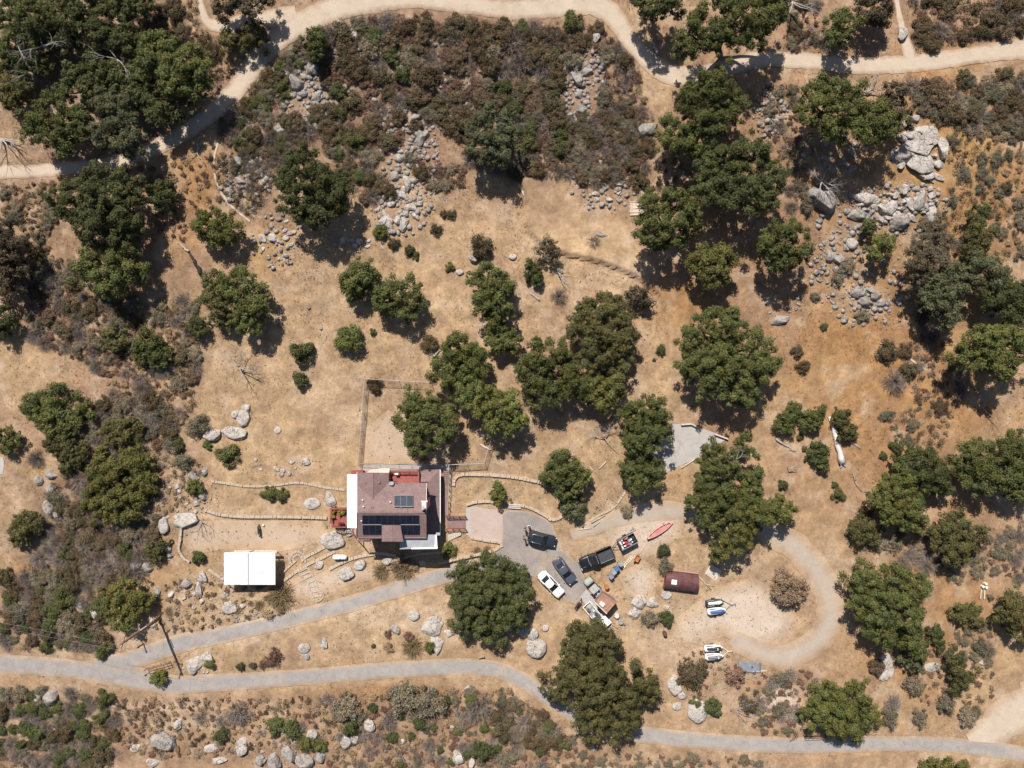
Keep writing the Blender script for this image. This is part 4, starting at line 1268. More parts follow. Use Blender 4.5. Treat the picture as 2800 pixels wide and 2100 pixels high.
for i in range(6):
    B().ball((-.02 * hl_, -.55 + i * .22, 1.88), .055, 1, 1, .7, 1).build("roof_lamp", LAMP, rf, True)
B().beam((.42 * hl_, -.78, 1.1), (.46 * hl_, 0, 1.14), .05, .03).beam((.46 * hl_, 0, 1.14), (.42 * hl_, .78, 1.1), .05, .03).build("wiper_cowl", ALU, pk)
B().box((.80 * hl_, .55, 1.06), (.5, .07, .03)).build("hood_vent", CHR, pk)
for s_ in (-1, 1):
    B().box((.36 * hl_, s_ * 1.12, 1.2), (.14, .28, .2)).build("mirror", PBL, pk, True, .03)
    B().box((.985 * hl_, s_ * .72, .86), (.1, .36, .18)).build("headlight", LAMP, pk)
    B().box((-1.005 * hl_, s_ * .86, .9), (.06, .14, .34)).build("tail_light", TAIL, pk)
B().beam((1.02 * hl_, -.85, .6), (1.02 * hl_, .85, .6), .12, .2).build("bumper", CHR, pk)
B().beam((-1.03 * hl_, -.85, .55), (-1.03 * hl_, .85, .55), .12, .16).build("bumper", CHR, pk)
wheels(pk, (-.58 * hl_, .62 * hl_), hw, .4, .26)

# utility trailer with its load
p = S(1712, 1476)
tr = thing("utility_trailer", "open dark box trailer hitched behind the black pickup", "trailer", p + Vector((0, 0, .03)), math.radians(27))
DKM = M("dark_steel", (.035, .035, .038), .6, .2, 4)
GRM = M("grey_steel", (.28, .27, .265), .5, .15, 4)
B().box((0, 0, .55), (2.75, 1.6, .08)).build("floor", DKM, tr)
for s_ in (-1, 1):
    B().box((0, s_ * .82, .88), (2.8, .06, .66)).build("side_panel", DKM, tr)
    B().beam((-1.4, s_ * .82, 1.24), (1.4, s_ * .82, 1.24), .1, .06).build("top_rail", GRM, tr)
    B().beam((-1.4, s_ * .5, .5), (-2.5, 0, .45), .07).build("tongue", DKM, tr)
for x in (-1.39, 1.39):
    B().box((x, 0, .88), (.06, 1.6, .66)).build("end_panel", DKM, tr)
wheels(tr, (0,), .98, .32, .2)
JUNK = [("cardboard_box", (.58, .52, .46), "box"), ("white_sack", (.72, .70, .69), "sack"), ("red_jerrycan", (.45, .06, .06), "jerrycan"), ("grey_panel", (.30, .29, .31), "panel"), ("bundled_sheet", (.62, .58, .60), "bundle"), ("dark_bag", (.05, .045, .055), "bag")]
tc_ = tr.matrix_basis
for i in range(16):
    nm, col, ct = JUNK[i % 6]
    x, y = -1.05 + (i % 6) * .42 + rnd.uniform(-.06, .06), -.55 + (i // 6) * .5 + rnd.uniform(-.08, .08)
    loc = tc_ @ Vector((x, y, .6))
    b = B()
    d = (rnd.uniform(.3, .6), rnd.uniform(.2, .4), rnd.uniform(.3, .55))
    if ct in ("sack", "bag", "bundle"):
        b.ball((0, 0, d[2] / 2), .5, d[0], d[1], d[2], 2)
        for v in b.bm.verts: v.co *= rnd.uniform(.9, 1.1)
    else:
        b.box((0, 0, d[2] / 2), d)
    o = b.build(nm, M("junk_" + nm, col, .7, .15, 4), None, ct in ("sack", "bag", "bundle"), .02 if ct in ("box", "jerrycan", "panel") else 0, loc=loc)
    o.rotation_euler = (0, 0, rnd.uniform(0, 3))
    tag(o, {"box": "worn cardboard box", "sack": "stuffed white sack", "jerrycan": "red fuel can", "panel": "grey offcut panel", "bundle": "bundled pale sheeting", "bag": "dark rubbish bag"}[ct] + " loaded in the open box trailer", ct, "load in the box trailer")

# canoe
p0, p1 = S(1768, 1471), S(1838.5, 1426.5)
ca = thing("canoe", "faded red open canoe lying on the pale clearing", "canoe", (p0 + p1) / 2, math.atan2(p1.y - p0.y, p1.x - p0.x))
CAN = M("faded_red_hull", (.40, .13, .12), .5, .12, 2)
CANI = M("pale_red_inside", (.50, .21, .19), .6, .12, 2)
GUN = M("pink_gunwale", (.62, .36, .32), .5, .08, 2)
Lc, n = (p1 - p0).length / 2, 15
xs = [-Lc + 2 * Lc * i / (n - 1) for i in range(n)]
def cw(x): return .03 + .43 * (1 - abs(x / Lc) ** 2.4)
def chz(x): return .40 + .12 * abs(x / Lc) ** 3
out, inn = [], []
for x in xs:
    w, h = cw(x), chz(x)
    out.append([(x, -w, h), (x, -w * .95, .18), (x, -w * .6, .03), (x, w * .6, .03), (x, w * .95, .18), (x, w, h), (x, w * .93, h), (x, w * .86, .2), (x, w * .55, .08), (x, -w * .55, .08), (x, -w * .86, .2), (x, -w * .93, h)])
B().loft(out).build("hull", CAN, ca, False)
B().loft([[(x, -cw(x) * .84, .21), (x, -cw(x) * .5, .1), (x, cw(x) * .5, .1), (x, cw(x) * .84, .21)] for x in xs[1:-1]], cap=False).build("inner_floor", CANI, ca)
for s_ in (-1, 1):
    B().tube([(x, s_ * cw(x) * .98, chz(x) + .01) for x in xs], .045, 6).build("gunwale", GUN, ca, True)
for x in (-1.2, .1, 1.3):
    B().beam((x, -cw(x) * .95, .36), (x, cw(x) * .95, .36), .09 if x != .1 else .06, .03).build("thwart", GUN, ca)
for s_ in (-1, 1):
    B().slab([(s_ * Lc * .82, -cw(Lc * .82) * .9, .47), (s_ * Lc * .82, cw(Lc * .82) * .9, .47), (s_ * Lc * .97, 0, .52)], .03).build("end_deck", GUN, ca)

# wheeled bins
for px, py, col, lab in ((1695.3, 1538, (.27, .29, .28), "grey wheeled bin at the trailer end of the row"), (1684.5, 1551.5, (.05, .15, .36), "blue wheeled bin in the row beside the pickup"),
                         (1676.5, 1561, (.25, .27, .28), "grey wheeled bin next to the blue bin"), (1669, 1572.5, (.22, .22, .25), "grey wheeled bin at the buggy end of the row")):
    t = thing("wheeled_bin", lab, "bin", S(px, py), math.radians(38), "wheeled bins in a row")
    mt = M("bin_" + str(col[2]), col, .55, .1, 2)
    B().loft([[(x * .24, y * .27, 0.08) for x, y in ((-1, -1), (1, -1), (1, 1), (-1, 1))], [(x * .3, y * .34, .95) for x, y in ((-1, -1), (1, -1), (1, 1), (-1, 1))]]).build("body", mt, t, False, .03)
    B().box((0, 0, .985), (.66, .72, .06), ry=.05).build("lid", mt, t, False, .02)
    B().cyl((-.33, -.28, .95), (-.33, .28, .95), .025, 6).build("handle", BLK, t)
    for s_ in (-1, 1):
        B().cyl((-.26, s_ * .3, .1), (-.26, s_ * .24, .1), .1, 10).build("wheel", RUB, t)
# wheelbarrow
t = thing("wheelbarrow", "rusty orange wheelbarrow standing beside the bins", "wheelbarrow", S(1741, 1525), math.radians(60))
RUSTO = M("orange_rust", (.36, .15, .06), .8, .25, 5)
B().loft([[(x * .3, y * .22, .28) for x, y in ((-1, -1), (1, -1), (1, 1), (-1, 1))], [(x * .5, y * .36, .6) for x, y in ((-1, -1), (1, -1), (1, 1), (-1, 1))], [(x * .46, y * .32, .6) for x, y in ((-1, -1), (1, -1), (1, 1), (-1, 1))], [(x * .28, y * .2, .32) for x, y in ((-1, -1), (1, -1), (1, 1), (-1, 1))]]).build("tray", RUSTO, t)
for s_ in (-1, 1):
    B().tube([(-.75, s_ * .05, .2), (.2, s_ * .22, .3), (1.0, s_ * .32, .55)], .025, 6).build("handle", TIMB, t)
    B().beam((.3, s_ * .22, 0), (.3, s_ * .24, .32), .04).build("leg", DKM, t)
B().cyl((-.72, -.05, .19), (-.72, .05, .19), .19, 14).build("wheel", RUB, t)
# pale timber ladder frame
t = thing("timber_ladder", "whitewashed timber ladder lying between the bins and the wheelbarrow", "ladder", S(1720, 1531), math.radians(48))
for s_ in (-1, 1):
    B().beam((-1.15, s_ * .17, .06), (1.15, s_ * .17, .06), .06, .06).build("stile", WOODW, t)
for i in range(7):
    B().beam((-1.0 + i * .33, -.17, .06), (-1.0 + i * .33, .17, .06), .09, .04).build("rung", WOODW, t)
B().box((-1.35, 0, .06), (.45, .6, .05)).build("plate", WOODW, t)

# jet skis on trailers
SKB = M("ski_black", (.03, .03, .032), .4, .2, 3, bmp=0)
SKC = M("blue_cover", (.07, .14, .38), .6, .12, 3)
SKG = M("ski_grey", (.20, .20, .21), .5, .15, 3, bmp=0)
def ski(label, px, py, ang, hull, seat, cover=None, L=2.9, z=.35):
    t = thing("jet_ski", label, "jet ski", S(px, py, z), math.radians(ang), "jet skis on trailers")
    h = L / 2
    st_ = [(-1, .48, .12, .42), (-.8, .52, .06, .5), (-.3, .55, .02, .55), (.2, .54, .02, .6), (.6, .42, .06, .62), (.85, .24, .14, .56), (1, .05, .28, .46)]
    B().loft([ring(x * h, w, z0, z1, 14, 2.6) for x, w, z0, z1 in st_]).build("hull", hull, t, True, sub=1)
    top = cover or seat
    B().loft([ring(x * h, w, z0, z1, 12, 2.3) for x, w, z0, z1 in [(-.78, .16, .45, .66), (-.5, .22, .45, .82), (-.05, .2, .45, .84), (.1, .24, .45, 1.0), (.3, .3, .45, .95), (.6, .28, .45, .78), (.85, .1, .45, .6)]]).build("cover" if cover else "seat", top, t, True, sub=1)
    if not cover:
        B().tube([(.12 * h, -.34, 1.02), (.18 * h, 0, 1.06), (.12 * h, .34, 1.02)], .03, 6).build("handlebar", BLK, t, True)
        B().box((.34 * h, 0, .98), (.2, .34, .06), ry=-.4).build("console", LAMP, t, False, .02)
    for s_ in (-1, 1):
        B().box((-.45 * h, s_ * .4, .55), (1.1, .16, .03)).build("foot_mat", SKG, t)
    return t
def ski_trailer(label, px, py, ang, mat, jx):
    t = thing("boat_trailer", label, "trailer", S(px, py), math.radians(ang))
    for y in (-1.0, -.25, .25, 1.0):
        B().beam((-1.5, y, .33), (1.0, y, .33), .09, .07).build("bunk", DKM, t)
    for x in (-1.2, 0, 1.0):
        B().beam((x, -1.25, .26), (x, 1.25, .26), .08, .08).build("cross_member", mat, t)
    for s_ in (-1, 1):
        B().beam((1.0, s_ * 1.0, .26), (jx - .7, 0, .26), .08, .08).build("tongue", mat, t)
    B().beam((jx - .75, 0, .28), (jx, 0, .28), .09, .09).build("drawbar", mat, t)
    B().cyl((jx - .1, 0, .05), (jx - .1, 0, .75), .04, 8).build("jack", BLK, t)
    wheels(t, (-.3,), 1.42, .27, .18)
    return t
ski_trailer("grey boat trailer under the blue covered jet ski", 1956, 1657, 7, GRM, 3.1)
ski("black and white jet ski beside the blue covered one", 1952, 1645.5, 7, SKB, WHITE)
ski("jet ski under a blue cover on the grey trailer", 1958, 1668.5, 7, WHITE, SKG, SKC)
ski_trailer("pale cream boat trailer beside the corrugated sheets", 1951, 1782, 4, OFFW, 2.9)
ski("white jet ski with a black seat on the cream trailer", 1949.5, 1770, 5, WHITE, SKB)
ski("white and grey jet ski with violet nose on the cream trailer", 1951.5, 1793, 4, WHITE, SKG)

# buggy
p = S(1620, 1600)
bg_ = thing("utility_buggy", "weathered grey open utility buggy parked beside the dark sedan", "buggy", p + Vector((0, 0, .06)), math.radians(132), "vehicles by the parking pad")
BGY = M("chalky_grey_paint", (.36, .35, .335), .8, .15, 3)
B().loft([ring(x, w, z0, z1, 12, 4) for x, w, z0, z1 in [(.55, .7, .35, .95), (.9, .72, .35, 1.0), (1.35, .68, .4, .95), (1.55, .55, .5, .85)]]).build("hood", M("faded_green_cover", (.33, .35, .30), .85, .2, 3), bg_, True)
B().box((-.1, 0, 1.75), (1.15, 1.3, .06)).build("roof", BGY, bg_, False, .02)
for x in (-.65, .48):
    for s_ in (-1, 1):
        B().cyl((x, s_ * .6, .5), (x * .95, s_ * .6, 1.73), .03, 6).build("roll_bar", DKM, bg_)
B().box((-.2, 0, .5), (2.3, 1.3, .12)).build("chassis", DKM, bg_)
for y in (-.32, .32):
    sb = B().box((-.15, y, .72), (.5, .5, .18)).box((-.42, y, 1.0), (.12, .5, .55)).build("seat", BLK, bg_, False, .03)
b = B()
b.box((-1.1, 0, .8), (.85, 1.35, .06))
for s_ in (-1, 1): b.box((-1.1, s_ * .67, .95), (.85, .05, .3))
b.box((-1.52, 0, .95), (.05, 1.35, .3))
b.build("cargo_tray", GRM, bg_)
B().box((-1.1, .15, .95), (.45, .25, .24)).build("tool_case", WHITE, bg_, False, .02)
wheels(bg_, (-.95, 1.05), .76, .3, .2)

# workshop lean-to with rusty roof and clutter
RROOF = M("rust_pink_sheet", (.36, .20, .135), .75, .22, 1.4)
wc = S(1656, 1650)
ws = thing("work_shed", "small work shed with flat rust pink sheet roof below the parking pad", "shed", wc)
wz = wc.z
rp = [Z(1648, 1622, wz + 2.3), Z(1687, 1647, wz + 2.2), Z(1659, 1678, wz + 2.1), Z(1628, 1648, wz + 2.2)]
for i in range(6):
    f0, f1 = i / 6, (i + 1) / 6 - .01
    B(wc).slab([rp[0].lerp(rp[1], f0), rp[0].lerp(rp[1], f1), rp[3].lerp(rp[2], f1), rp[3].lerp(rp[2], f0)], .05).build("roof_sheet", RROOF, ws)
cen = sum(rp, Vector()) / 4
wp = [cen + (q - cen) * .93 for q in rp]
for a, c in ((0, 1), (1, 2), (2, 3), (3, 0)):
    A, Bq = wp[a], wp[c]
    mid = (A + Bq) / 2
    B(wc).beam(Vector((A.x, A.y, wz + .95)), Vector((Bq.x, Bq.y, wz + .95)), .08, 2.1).build("wall", STUC, ws)
B(wc).beam(rp[3] + Vector((0, 0, .04)), rp[2] + Vector((0, 0, .04)), .1, .1).build("edge_trim", OFFW, ws)
t = thing("roof_box", "white box lying on the rust pink shed roof", "box", Z(1646, 1651, wz + 2.24), math.radians(-40))
B().box((0, 0, .1), (.8, .6, .2)).build("box", OFFW, t, False, .02)
# flat bed trailer with scrap in front of the shed
t = thing("flatbed_trailer", "white framed flat trailer loaded with scrap beside the work shed", "trailer", S(1624, 1676), math.radians(-50))
for s_ in (-1, 1):
    B().beam((-1.9, s_ * .7, .5), (1.9, s_ * .7, .5), .1, .12).build("side_rail", WHITE, t)
for x in (-1.9, -.6, .6, 1.9):
    B().beam((x, -.7, .45), (x, .7, .45), .1, .08).build("cross_member", WHITE, t)
B().box((.3, 0, .47), (3.0, 1.25, .04)).build("deck", GRM, t)
wheels(t, (.2,), .92, .3, .18)
SCR = [("scrap_engine", (.10, .09, .10), "engine"), ("scrap_pipe", (.30, .29, .30), "pipe"), ("paint_tin", (.62, .62, .6), "tin"), ("dark_crate", (.07, .055, .055), "crate")]
tm = t.matrix_basis
for i in range(10):
    nm, col, ct = SCR[i % 4]
    loc = tm @ Vector((-1.1 + (i % 5) * .6 + rnd.uniform(-.1, .1), -.28 + (i // 5) * .55, .49))
    b = B()
    if ct == "pipe": b.cyl((-.5, 0, .08), (.5, 0, .08), .07, 8)
    elif ct == "tin": b.cyl((0, 0, 0), (0, 0, .35), .16, 12)
    elif ct == "crate": b.box((0, 0, .15), (.5, .36, .3)); b.box((0, 0, .32), (.3, .2, .08))
    else: b.box((0, 0, .2), (.5, .4, .4)); b.cyl((-.3, 0, .3), (.3, 0, .3), .12, 8); b.ball((.1, .1, .42), .14)
    o = b.build(nm, M("scrap_" + ct, col, .6, .2, 5), None, loc=loc)
    o.rotation_euler = (0, 0, rnd.uniform(0, 3))
    tag(o, {"engine": "dark scrap engine block", "pipe": "length of grey scrap pipe", "tin": "white paint tin", "crate": "dark open crate"}[ct] + " on the flat scrap trailer", ct, "scrap on the flat trailer")
t = thing("work_table", "white sheet topped work table at the end of the concrete strip", "table", S(1650, 1698, .0), math.radians(-48))
B().box((0, 0, .8), (1.5, 1.7, .05)).build("top", WHITE, t)
for x in (-.65, .65):
    for y in (-.75, .75):
        B().box((x, y, .38), (.07, .07, .8)).build("leg", TIMB, t)
# motorcycles
def moto(label, px, py, ang, col, L=1.9):
    t = thing("motorcycle", label, "motorcycle", S(px, py, .02), math.radians(ang))
    h = L / 2
    for x in (-.62, .66):
        B().tube([(x + .3 * math.cos(a), 0, .31 + .3 * math.sin(a)) for a in [2 * math.pi * k / 16 for k in range(17)]], .055, 6).build("wheel", RUB, t, True)
        B().cyl((x, -.06, .31), (x, .06, .31), .07, 8).build("hub", ALU, t)
    mt = M("moto_" + str(col[0]), col, .4, .15, 3, bmp=0)
    B().loft([ring(x, w, z0, z1, 10, 2.4) for x, w, z0, z1 in [(-.85, .06, .72, .82), (-.6, .13, .6, .86), (-.2, .14, .5, .88), (.1, .17, .45, .98), (.35, .12, .55, .95), (.5, .05, .7, .85)]]).build("tank_and_seat", mt, t, True, sub=1)
    B().box((0, 0, .38), (.45, .26, .3)).build("engine", DKM, t, False, .04)
    for s_ in (-1, 1):
        B().beam((.66, s_ * .09, .31), (.42, s_ * .09, .95), .045).build("fork", ALU, t)
    B().tube([(.28, -.38, 1.02), (.42, -.1, 1.04), (.42, .1, 1.04), (.28, .38, 1.02)], .022, 6).build("handlebar", BLK, t, True)
    B().ball((.56, 0, .88), .1).build("headlight", LAMP, t, True)
    return t
moto("dark green motorcycle standing alone in the swept yard", 711, 1449, -86, (.035, .05, .04))
moto("dark violet motorcycle parked at the end of the parking pad", 1580, 1649, 55, (.06, .03, .05))
o = tag(B().ball((0, 0, .16), .18).build("ball", OFFW, None, True, loc=S(721, 1436)), "pale ball lying beside the green motorcycle", "ball")
# barrels, drums, tyre
def drum(label, px, py, r, h, mat, lid=None):
    t = thing("drum", label, "drum", S(px, py))
    prof = [(0, r), (.02, r), (h * .32, r), (h * .335, r * 1.04), (h * .35, r), (h * .65, r), (h * .665, r * 1.04), (h * .68, r), (h, r), (h - .02, r * .95)]
    B().tube([(0, 0, z) for z, q in prof], [q for z, q in prof], 18).build("barrel", mat, t)
    B().cyl((0, 0, h - .03), (0, 0, h - .015), r * .93, 18).build("lid", lid or mat, t)
drum("rusty drum standing on the clearing west of the jet skis", 1816, 1729, .3, .9, M("drum_rust", (.12, .055, .035), .8, .3, 5), BLK)
drum("pale grey drum beyond the work shed, nearest the tall oak", 1696.5, 1699, .36, .5, GRM)
drum("white topped drum in the shadow of the work shed", 1686, 1682, .36, .5, M("drum_pale", (.55, .53, .53), .7, .12, 4))
drum("rusty brown drum beside the buggy", 1657.5, 1602, .33, .8, RUSTO)
t = tag(B().tube([(.28 * math.cos(a), .28 * math.sin(a), .1) for a in [2 * math.pi * k / 20 for k in range(21)]], .1, 8).build("tyre", RUB, None, True, loc=S(470, 1481)), "black tyre lying beside the egg shaped boulder", "tyre")
for i in range(9):
    a = S(1664 + rnd.uniform(-12, 16), 1700 + rnd.uniform(-8, 26))
    an = rnd.uniform(-1.3, -.5)
    o = tag(B().beam((-.6, 0, .08 + i * .03), (.6, 0, .08 + i * .03), .12, .05).build("scrap_board", rnd.choice([TIMB, TIMB2, RUSTO]), None, loc=a), "brown scrap board in the heap below the work shed", "board", "scrap boards below the work shed")
    o.rotation_euler = (0, 0, an)
# lumber stack at the oak
for i in range(9):
    y = 553 + i * 4.4
    a, c = S(1720 + rnd.uniform(0, 3), y), S(1760, y - 2 + rnd.uniform(-2, 2))
    o = B(a).beam(a + Vector((0, 0, .12)), c + Vector((0, 0, .12)), .2, .16).build("timber", rnd.choice([TIMB, TIMB2]), None, loc=a)
    tag(o, "weathered timber in the stack at the foot of the oak above the meadow", "timber", "timber stack by the oak")

# ------------------------------------------------------------------ people behind the suv
SKIN = M("skin", (.42, .25, .18), .6, .05, 6, bmp=0)
def person(label, px, py, ang, shirt, trousers, hair, hat=None, arm=0.0):
    root = thing("person", label, "person", S(px, py, .066), math.radians(ang), "people behind the suv")
    vs = [(0, 0, .95, .15), (0, 0, 1.15, .145), (0, 0, 1.38, .16), (0, 0, 1.5, .06), (.02, 0, 1.62, .095), (.02, 0, 1.72, .075),
          (0, .1, .9, .1), (.02, .11, .5, .07), (0, .11, .09, .05), (.14, .12, .04, .04),
          (0, -.1, .9, .1), (.06, -.11, .5, .07), (0, -.11, .09, .05), (.14, -.12, .04, .04),
          (0, .2, 1.4, .065), (.02, .26, 1.14, .05), (.12 + arm, .24, .92 + arm * .6, .04), (.16 + arm * 1.3, .23, .86 + arm * .7, .03),
          (0, -.2, 1.4, .065), (.02, -.26, 1.14, .05), (.14, -.24, .92, .04), (.18, -.23, .86, .03)]
    es = [(0, 1), (1, 2), (2, 3), (3, 4), (4, 5), (0, 6), (6, 7), (7, 8), (8, 9), (0, 10), (10, 11), (11, 12), (12, 13), (2, 14), (14, 15), (15, 16), (16, 17), (2, 18), (18, 19), (19, 20), (20, 21)]
    me = bpy.data.meshes.new("body")
    me.from_pydata([v[:3] for v in vs], es, [])
    o = bpy.data.objects.new("body", me)
    COL.objects.link(o)
    md = o.modifiers.new("skin", 'SKIN')
    for i, v in enumerate(vs):
        me.skin_vertices[0].data[i].radius = (v[3], v[3])
    me.skin_vertices[0].data[0].use_root = True
    s_ = o.modifiers.new("sub", 'SUBSURF'); s_.levels = s_.render_levels = 1
    dg = bpy.context.evaluated_depsgraph_get()
    nm = bpy.data.meshes.new_from_object(o.evaluated_get(dg))
    bpy.data.objects.remove(o)
    nm.materials.clear()
    for mt in (SKIN, shirt, trousers, BLK): nm.materials.append(mt)
    for f in nm.polygons:
        z = f.center.z
        far = abs(f.center.y) > .19 and z < 1.2
        f.material_index = 3 if z < .09 else 2 if z < .98 and not far else 0 if z > 1.5 or (far and z < 1.05) else 1
        f.use_smooth = True
    nm.name = "body"
    add_mesh("body", nm, root)
    B().ball((.0, 0, 1.71), .105, 1.02, .95, .8, 2).build("hair", hair, root, True)
    B().ball((.105, 0, 1.63), .022, 1, .8, 1.2, 1).build("nose", SKIN, root, True)
    if hat:
        B().tube([(0, 0, 1.72), (0, 0, 1.735), (0, 0, 1.74), (0, 0, 1.83)], [.24, .24, .13, .1], 16).build("hat", hat, root, True)
    return root
SH1 = M("pale_shirt", (.62, .58, .56), .8, .1, 6); SH2 = M("dark_jacket", (.05, .035, .04), .8, .15, 6); TRO = M("dark_trousers", (.035, .03, .035), .8, .15, 6)
HAI = M("brown_hair", (.06, .035, .025), .7, .2, 8); GRH = M("grey_hair", (.5, .46, .44), .7, .1, 8)
person("person in pale shirt with one arm out beside the suv rear corner", 1445, 1433.5, -60, SH1, TRO, HAI, None, .3)
person("grey haired person in dark jacket behind the suv", 1434.5, 1443, -30, SH2, TRO, GRH)
person("person in dark jacket and brimmed hat behind the suv tailgate", 1432.5, 1466, 10, SH2, TRO, HAI, M("straw_hat", (.20, .14, .11), .8, .1, 8))
# ------------------------------------------------------------------ trees
BARK = M("oak_bark", (.13, .10, .08), .95, .25, 4, bmp=.5)
PALEB = M("bleached_wood", (.36, .33, .315), .85, .15, 3, bmp=.3)
GREYB_ = M("grey_dead_wood", (.33, .29, .275), .9, .2, 3, bmp=.3)
CHARW = M("charred_wood", (.035, .03, .03), .9, .3, 3, bmp=.3)
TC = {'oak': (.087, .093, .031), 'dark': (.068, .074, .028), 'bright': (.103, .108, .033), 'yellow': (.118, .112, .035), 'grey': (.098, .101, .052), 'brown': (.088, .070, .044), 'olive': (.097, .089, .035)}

def crown(lobes, col, leaf=.31, cov=1.0, rg=rng):
    """lobes: (x, y, z, r, rz)"""
    cs, rs = [], []
    L = np.array(lobes)
    for i, (x, y, z, r, rz) in enumerate(lobes):
        rc = min(.62, max(.28, .19 * r + .13))
        n = int(max(9, 2.0 * 1.15 * r * r / (rc * rc)))
        k = np.arange(n)
        dz = 1 - 1.3 * (k + .5) / n
        ph = k * 2.39996 + rg.uniform(0, 6)
        s = np.sqrt(np.clip(1 - dz * dz, 0, 1))
        d = np.stack([s * np.cos(ph), s * np.sin(ph), dz], 1) + rg.normal(0, .17, (n, 3))
        q = rg.uniform(.68, 1.14, (n, 1))
        p = np.array([x, y, z]) + d * q * np.array([r - rc * .6, r - rc * .6, rz - rc * .4])
        keep = np.ones(n, bool)
        for j in range(len(L)):
            if j != i:
                e = ((p - L[j, :3]) / np.array([L[j, 3], L[j, 3], L[j, 4]])) ** 2
                keep &= ~((e.sum(1) < .42))
        gap = vnoise(p[:, 0] * .8 + p[:, 2] * .7 + i * 13.7, p[:, 1] * .8 - p[:, 2] * .3, 5 + i)
        keep &= gap > .24
        p = p[keep]
        cs.append(p); rs.append(rc * rg.uniform(.55, 1.5, len(p)))
        m = max(2, n // 9)          # inner foliage
        d = rg.normal(size=(m, 3)); d /= np.linalg.norm(d, axis=1)[:, None]
        cs.append(np.array([x, y, z]) + d * rg.uniform(.1, .6, (m, 1)) * np.array([r, r, rz])); rs.append(np.full(m, rc))
    cs, rs = np.concatenate(cs), np.concatenate(rs)
    V, C = [], []
    per = np.maximum(12, (cov * 88 * (rs / .55) ** 2 * (.31 / leaf) ** 2).astype(int))
    for g in np.unique(per):
        w = per == g
        v, c = leaf_cloud(cs[w], rs[w], int(g), leaf, col, rg, .17, .22, -.15)
        V.append(v); C.append(c)
    return np.concatenate(V), np.concatenate(C)

def tree(label, key, lobes, hs=1.0, name="oak_tree", group="oaks on the slope", cov=.8, leaf=.265, cat="tree"):
    x = sum(l[0] * l[2] ** 2 for l in lobes) / sum(l[2] ** 2 for l in lobes)
    y = sum(l[1] * l[2] ** 2 for l in lobes) / sum(l[2] ** 2 for l in lobes)
    Rt = max(math.hypot(l[0] - x, l[1] - y) + l[2] for l in lobes) * OS / PPM
    hm = (.7 + .45 * min(Rt, 5.0)) * hs
    base = O(x, y, hm)
    base.z = zg(base.x, base.y)
    root = thing(name, label, cat, base, 0, group)
    L3 = []
    for (lx, ly, lr) in lobes:
        d = math.hypot(lx - x, ly - y) * OS / PPM
        r = lr * OS / PPM * 1.02
        h = (hm + (Rt - d - r) * .35 + rnd.uniform(-.35, .35)) * 1.0
        rz = r * .82 * min(1.0, .42 + .55 * hs)
        h = max(h, rz * .75 + .15)
        p = O(lx, ly, h)
        L3.append((p.x - base.x, p.y - base.y, p.z - base.z, r * .97, rz))
    V, C = crown(L3, TC[key], leaf, cov)
    add_mesh("crown", mesh_np("crown", V, np.arange(len(V)).reshape(-1, 3), LEAF, col=C), root)
    b = B()
    tr_ = .1 + .045 * Rt
    b.tube([(0, 0, -.3), (.05, .05, hm * .25), (.0, .1, hm * .5)], [tr_ * 1.4, tr_, tr_ * .85], 9)
    for (lx, ly, lz, r, rz) in L3:
        m = Vector((lx * .45, ly * .45, hm * .5 + .25 * (lz - hm * .5)))
        b.tube([(0, .1, hm * .42), m, (lx, ly, lz + rz * .2)], [tr_ * .6, tr_ * .42, tr_ * .12], 6)
    b.build("trunk", BARK, root, True)
    return root

G1, G2, G3, G4 = "oaks of the north west wood", "oaks round the house", "oaks on the north east slope", "trees on the lower east slope"
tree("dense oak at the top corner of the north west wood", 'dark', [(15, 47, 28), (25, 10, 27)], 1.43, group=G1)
tree("spreading oak in the north west wood beside bleached dead limbs", 'oak', [(82, 38, 36), (62, 64, 26), (120, 32, 30)], 1.43, group=G1)
tree("low dense oak at the west edge of the north west wood", 'oak', [(28, 108, 36), (70, 88, 28)], 1.43, group=G1)
tree("twin crowned oak in the middle of the north west wood", 'dark', [(170, 52, 36), (226, 44, 38), (222, 80, 27), (180, 20, 26)], 1.56, group=G1)
tree("compact oak on the scrub side of the north west wood", 'dark', [(270, 85, 35), (290, 110, 27)], 1.43, group=G1)
tree("small oak in the heart of the north west wood", 'oak', [(210, 125, 31), (228, 150, 29)], 1.43, group=G1)
tree("wide oak of the north west wood shading the dirt track bend", 'oak', [(350, 105, 36), (338, 142, 40), (405, 132, 38), (375, 178, 34), (437, 152, 27), (425, 192, 30)], 1.62, group=G1)
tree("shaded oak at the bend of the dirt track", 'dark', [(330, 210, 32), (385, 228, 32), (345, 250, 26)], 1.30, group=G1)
tree("olive tinted oak on the bank at the west edge above the track", 'olive', [(40, 200, 36), (20, 215, 22)], 1.30, group=G1)
tree("large oak overhanging the dirt track at the west end of the wood", 'oak', [(112, 245, 38), (95, 282, 34), (140, 298, 34), (172, 250, 25), (172, 290, 25), (70, 262, 22)], 1.56, group=G1)
tree("grey green oak casting shade across the dirt track", 'grey', [(225, 222, 28), (252, 240, 35), (238, 292, 35), (280, 310, 33), (272, 264, 28)], 1.56, group=G1)
tree("added dark oak shading the gap behind the twin crowned oak", 'dark', [(150, 92, 28), (120, 90, 22), (100, 75, 20)], 1.0, group=G1)  # dark oaks, here and just below, added to shade lit gaps in the wood
tree("added dark shading oak under the bleached snag of the north west wood", 'dark', [(160, 165, 26), (195, 192, 28), (140, 205, 24)], 1.17, group=G1)
tree("added dark shading oak between the grey green oak and the track bend oak", 'dark', [(262, 172, 30), (300, 185, 30), (285, 212, 26)], 1.30, group=G1)
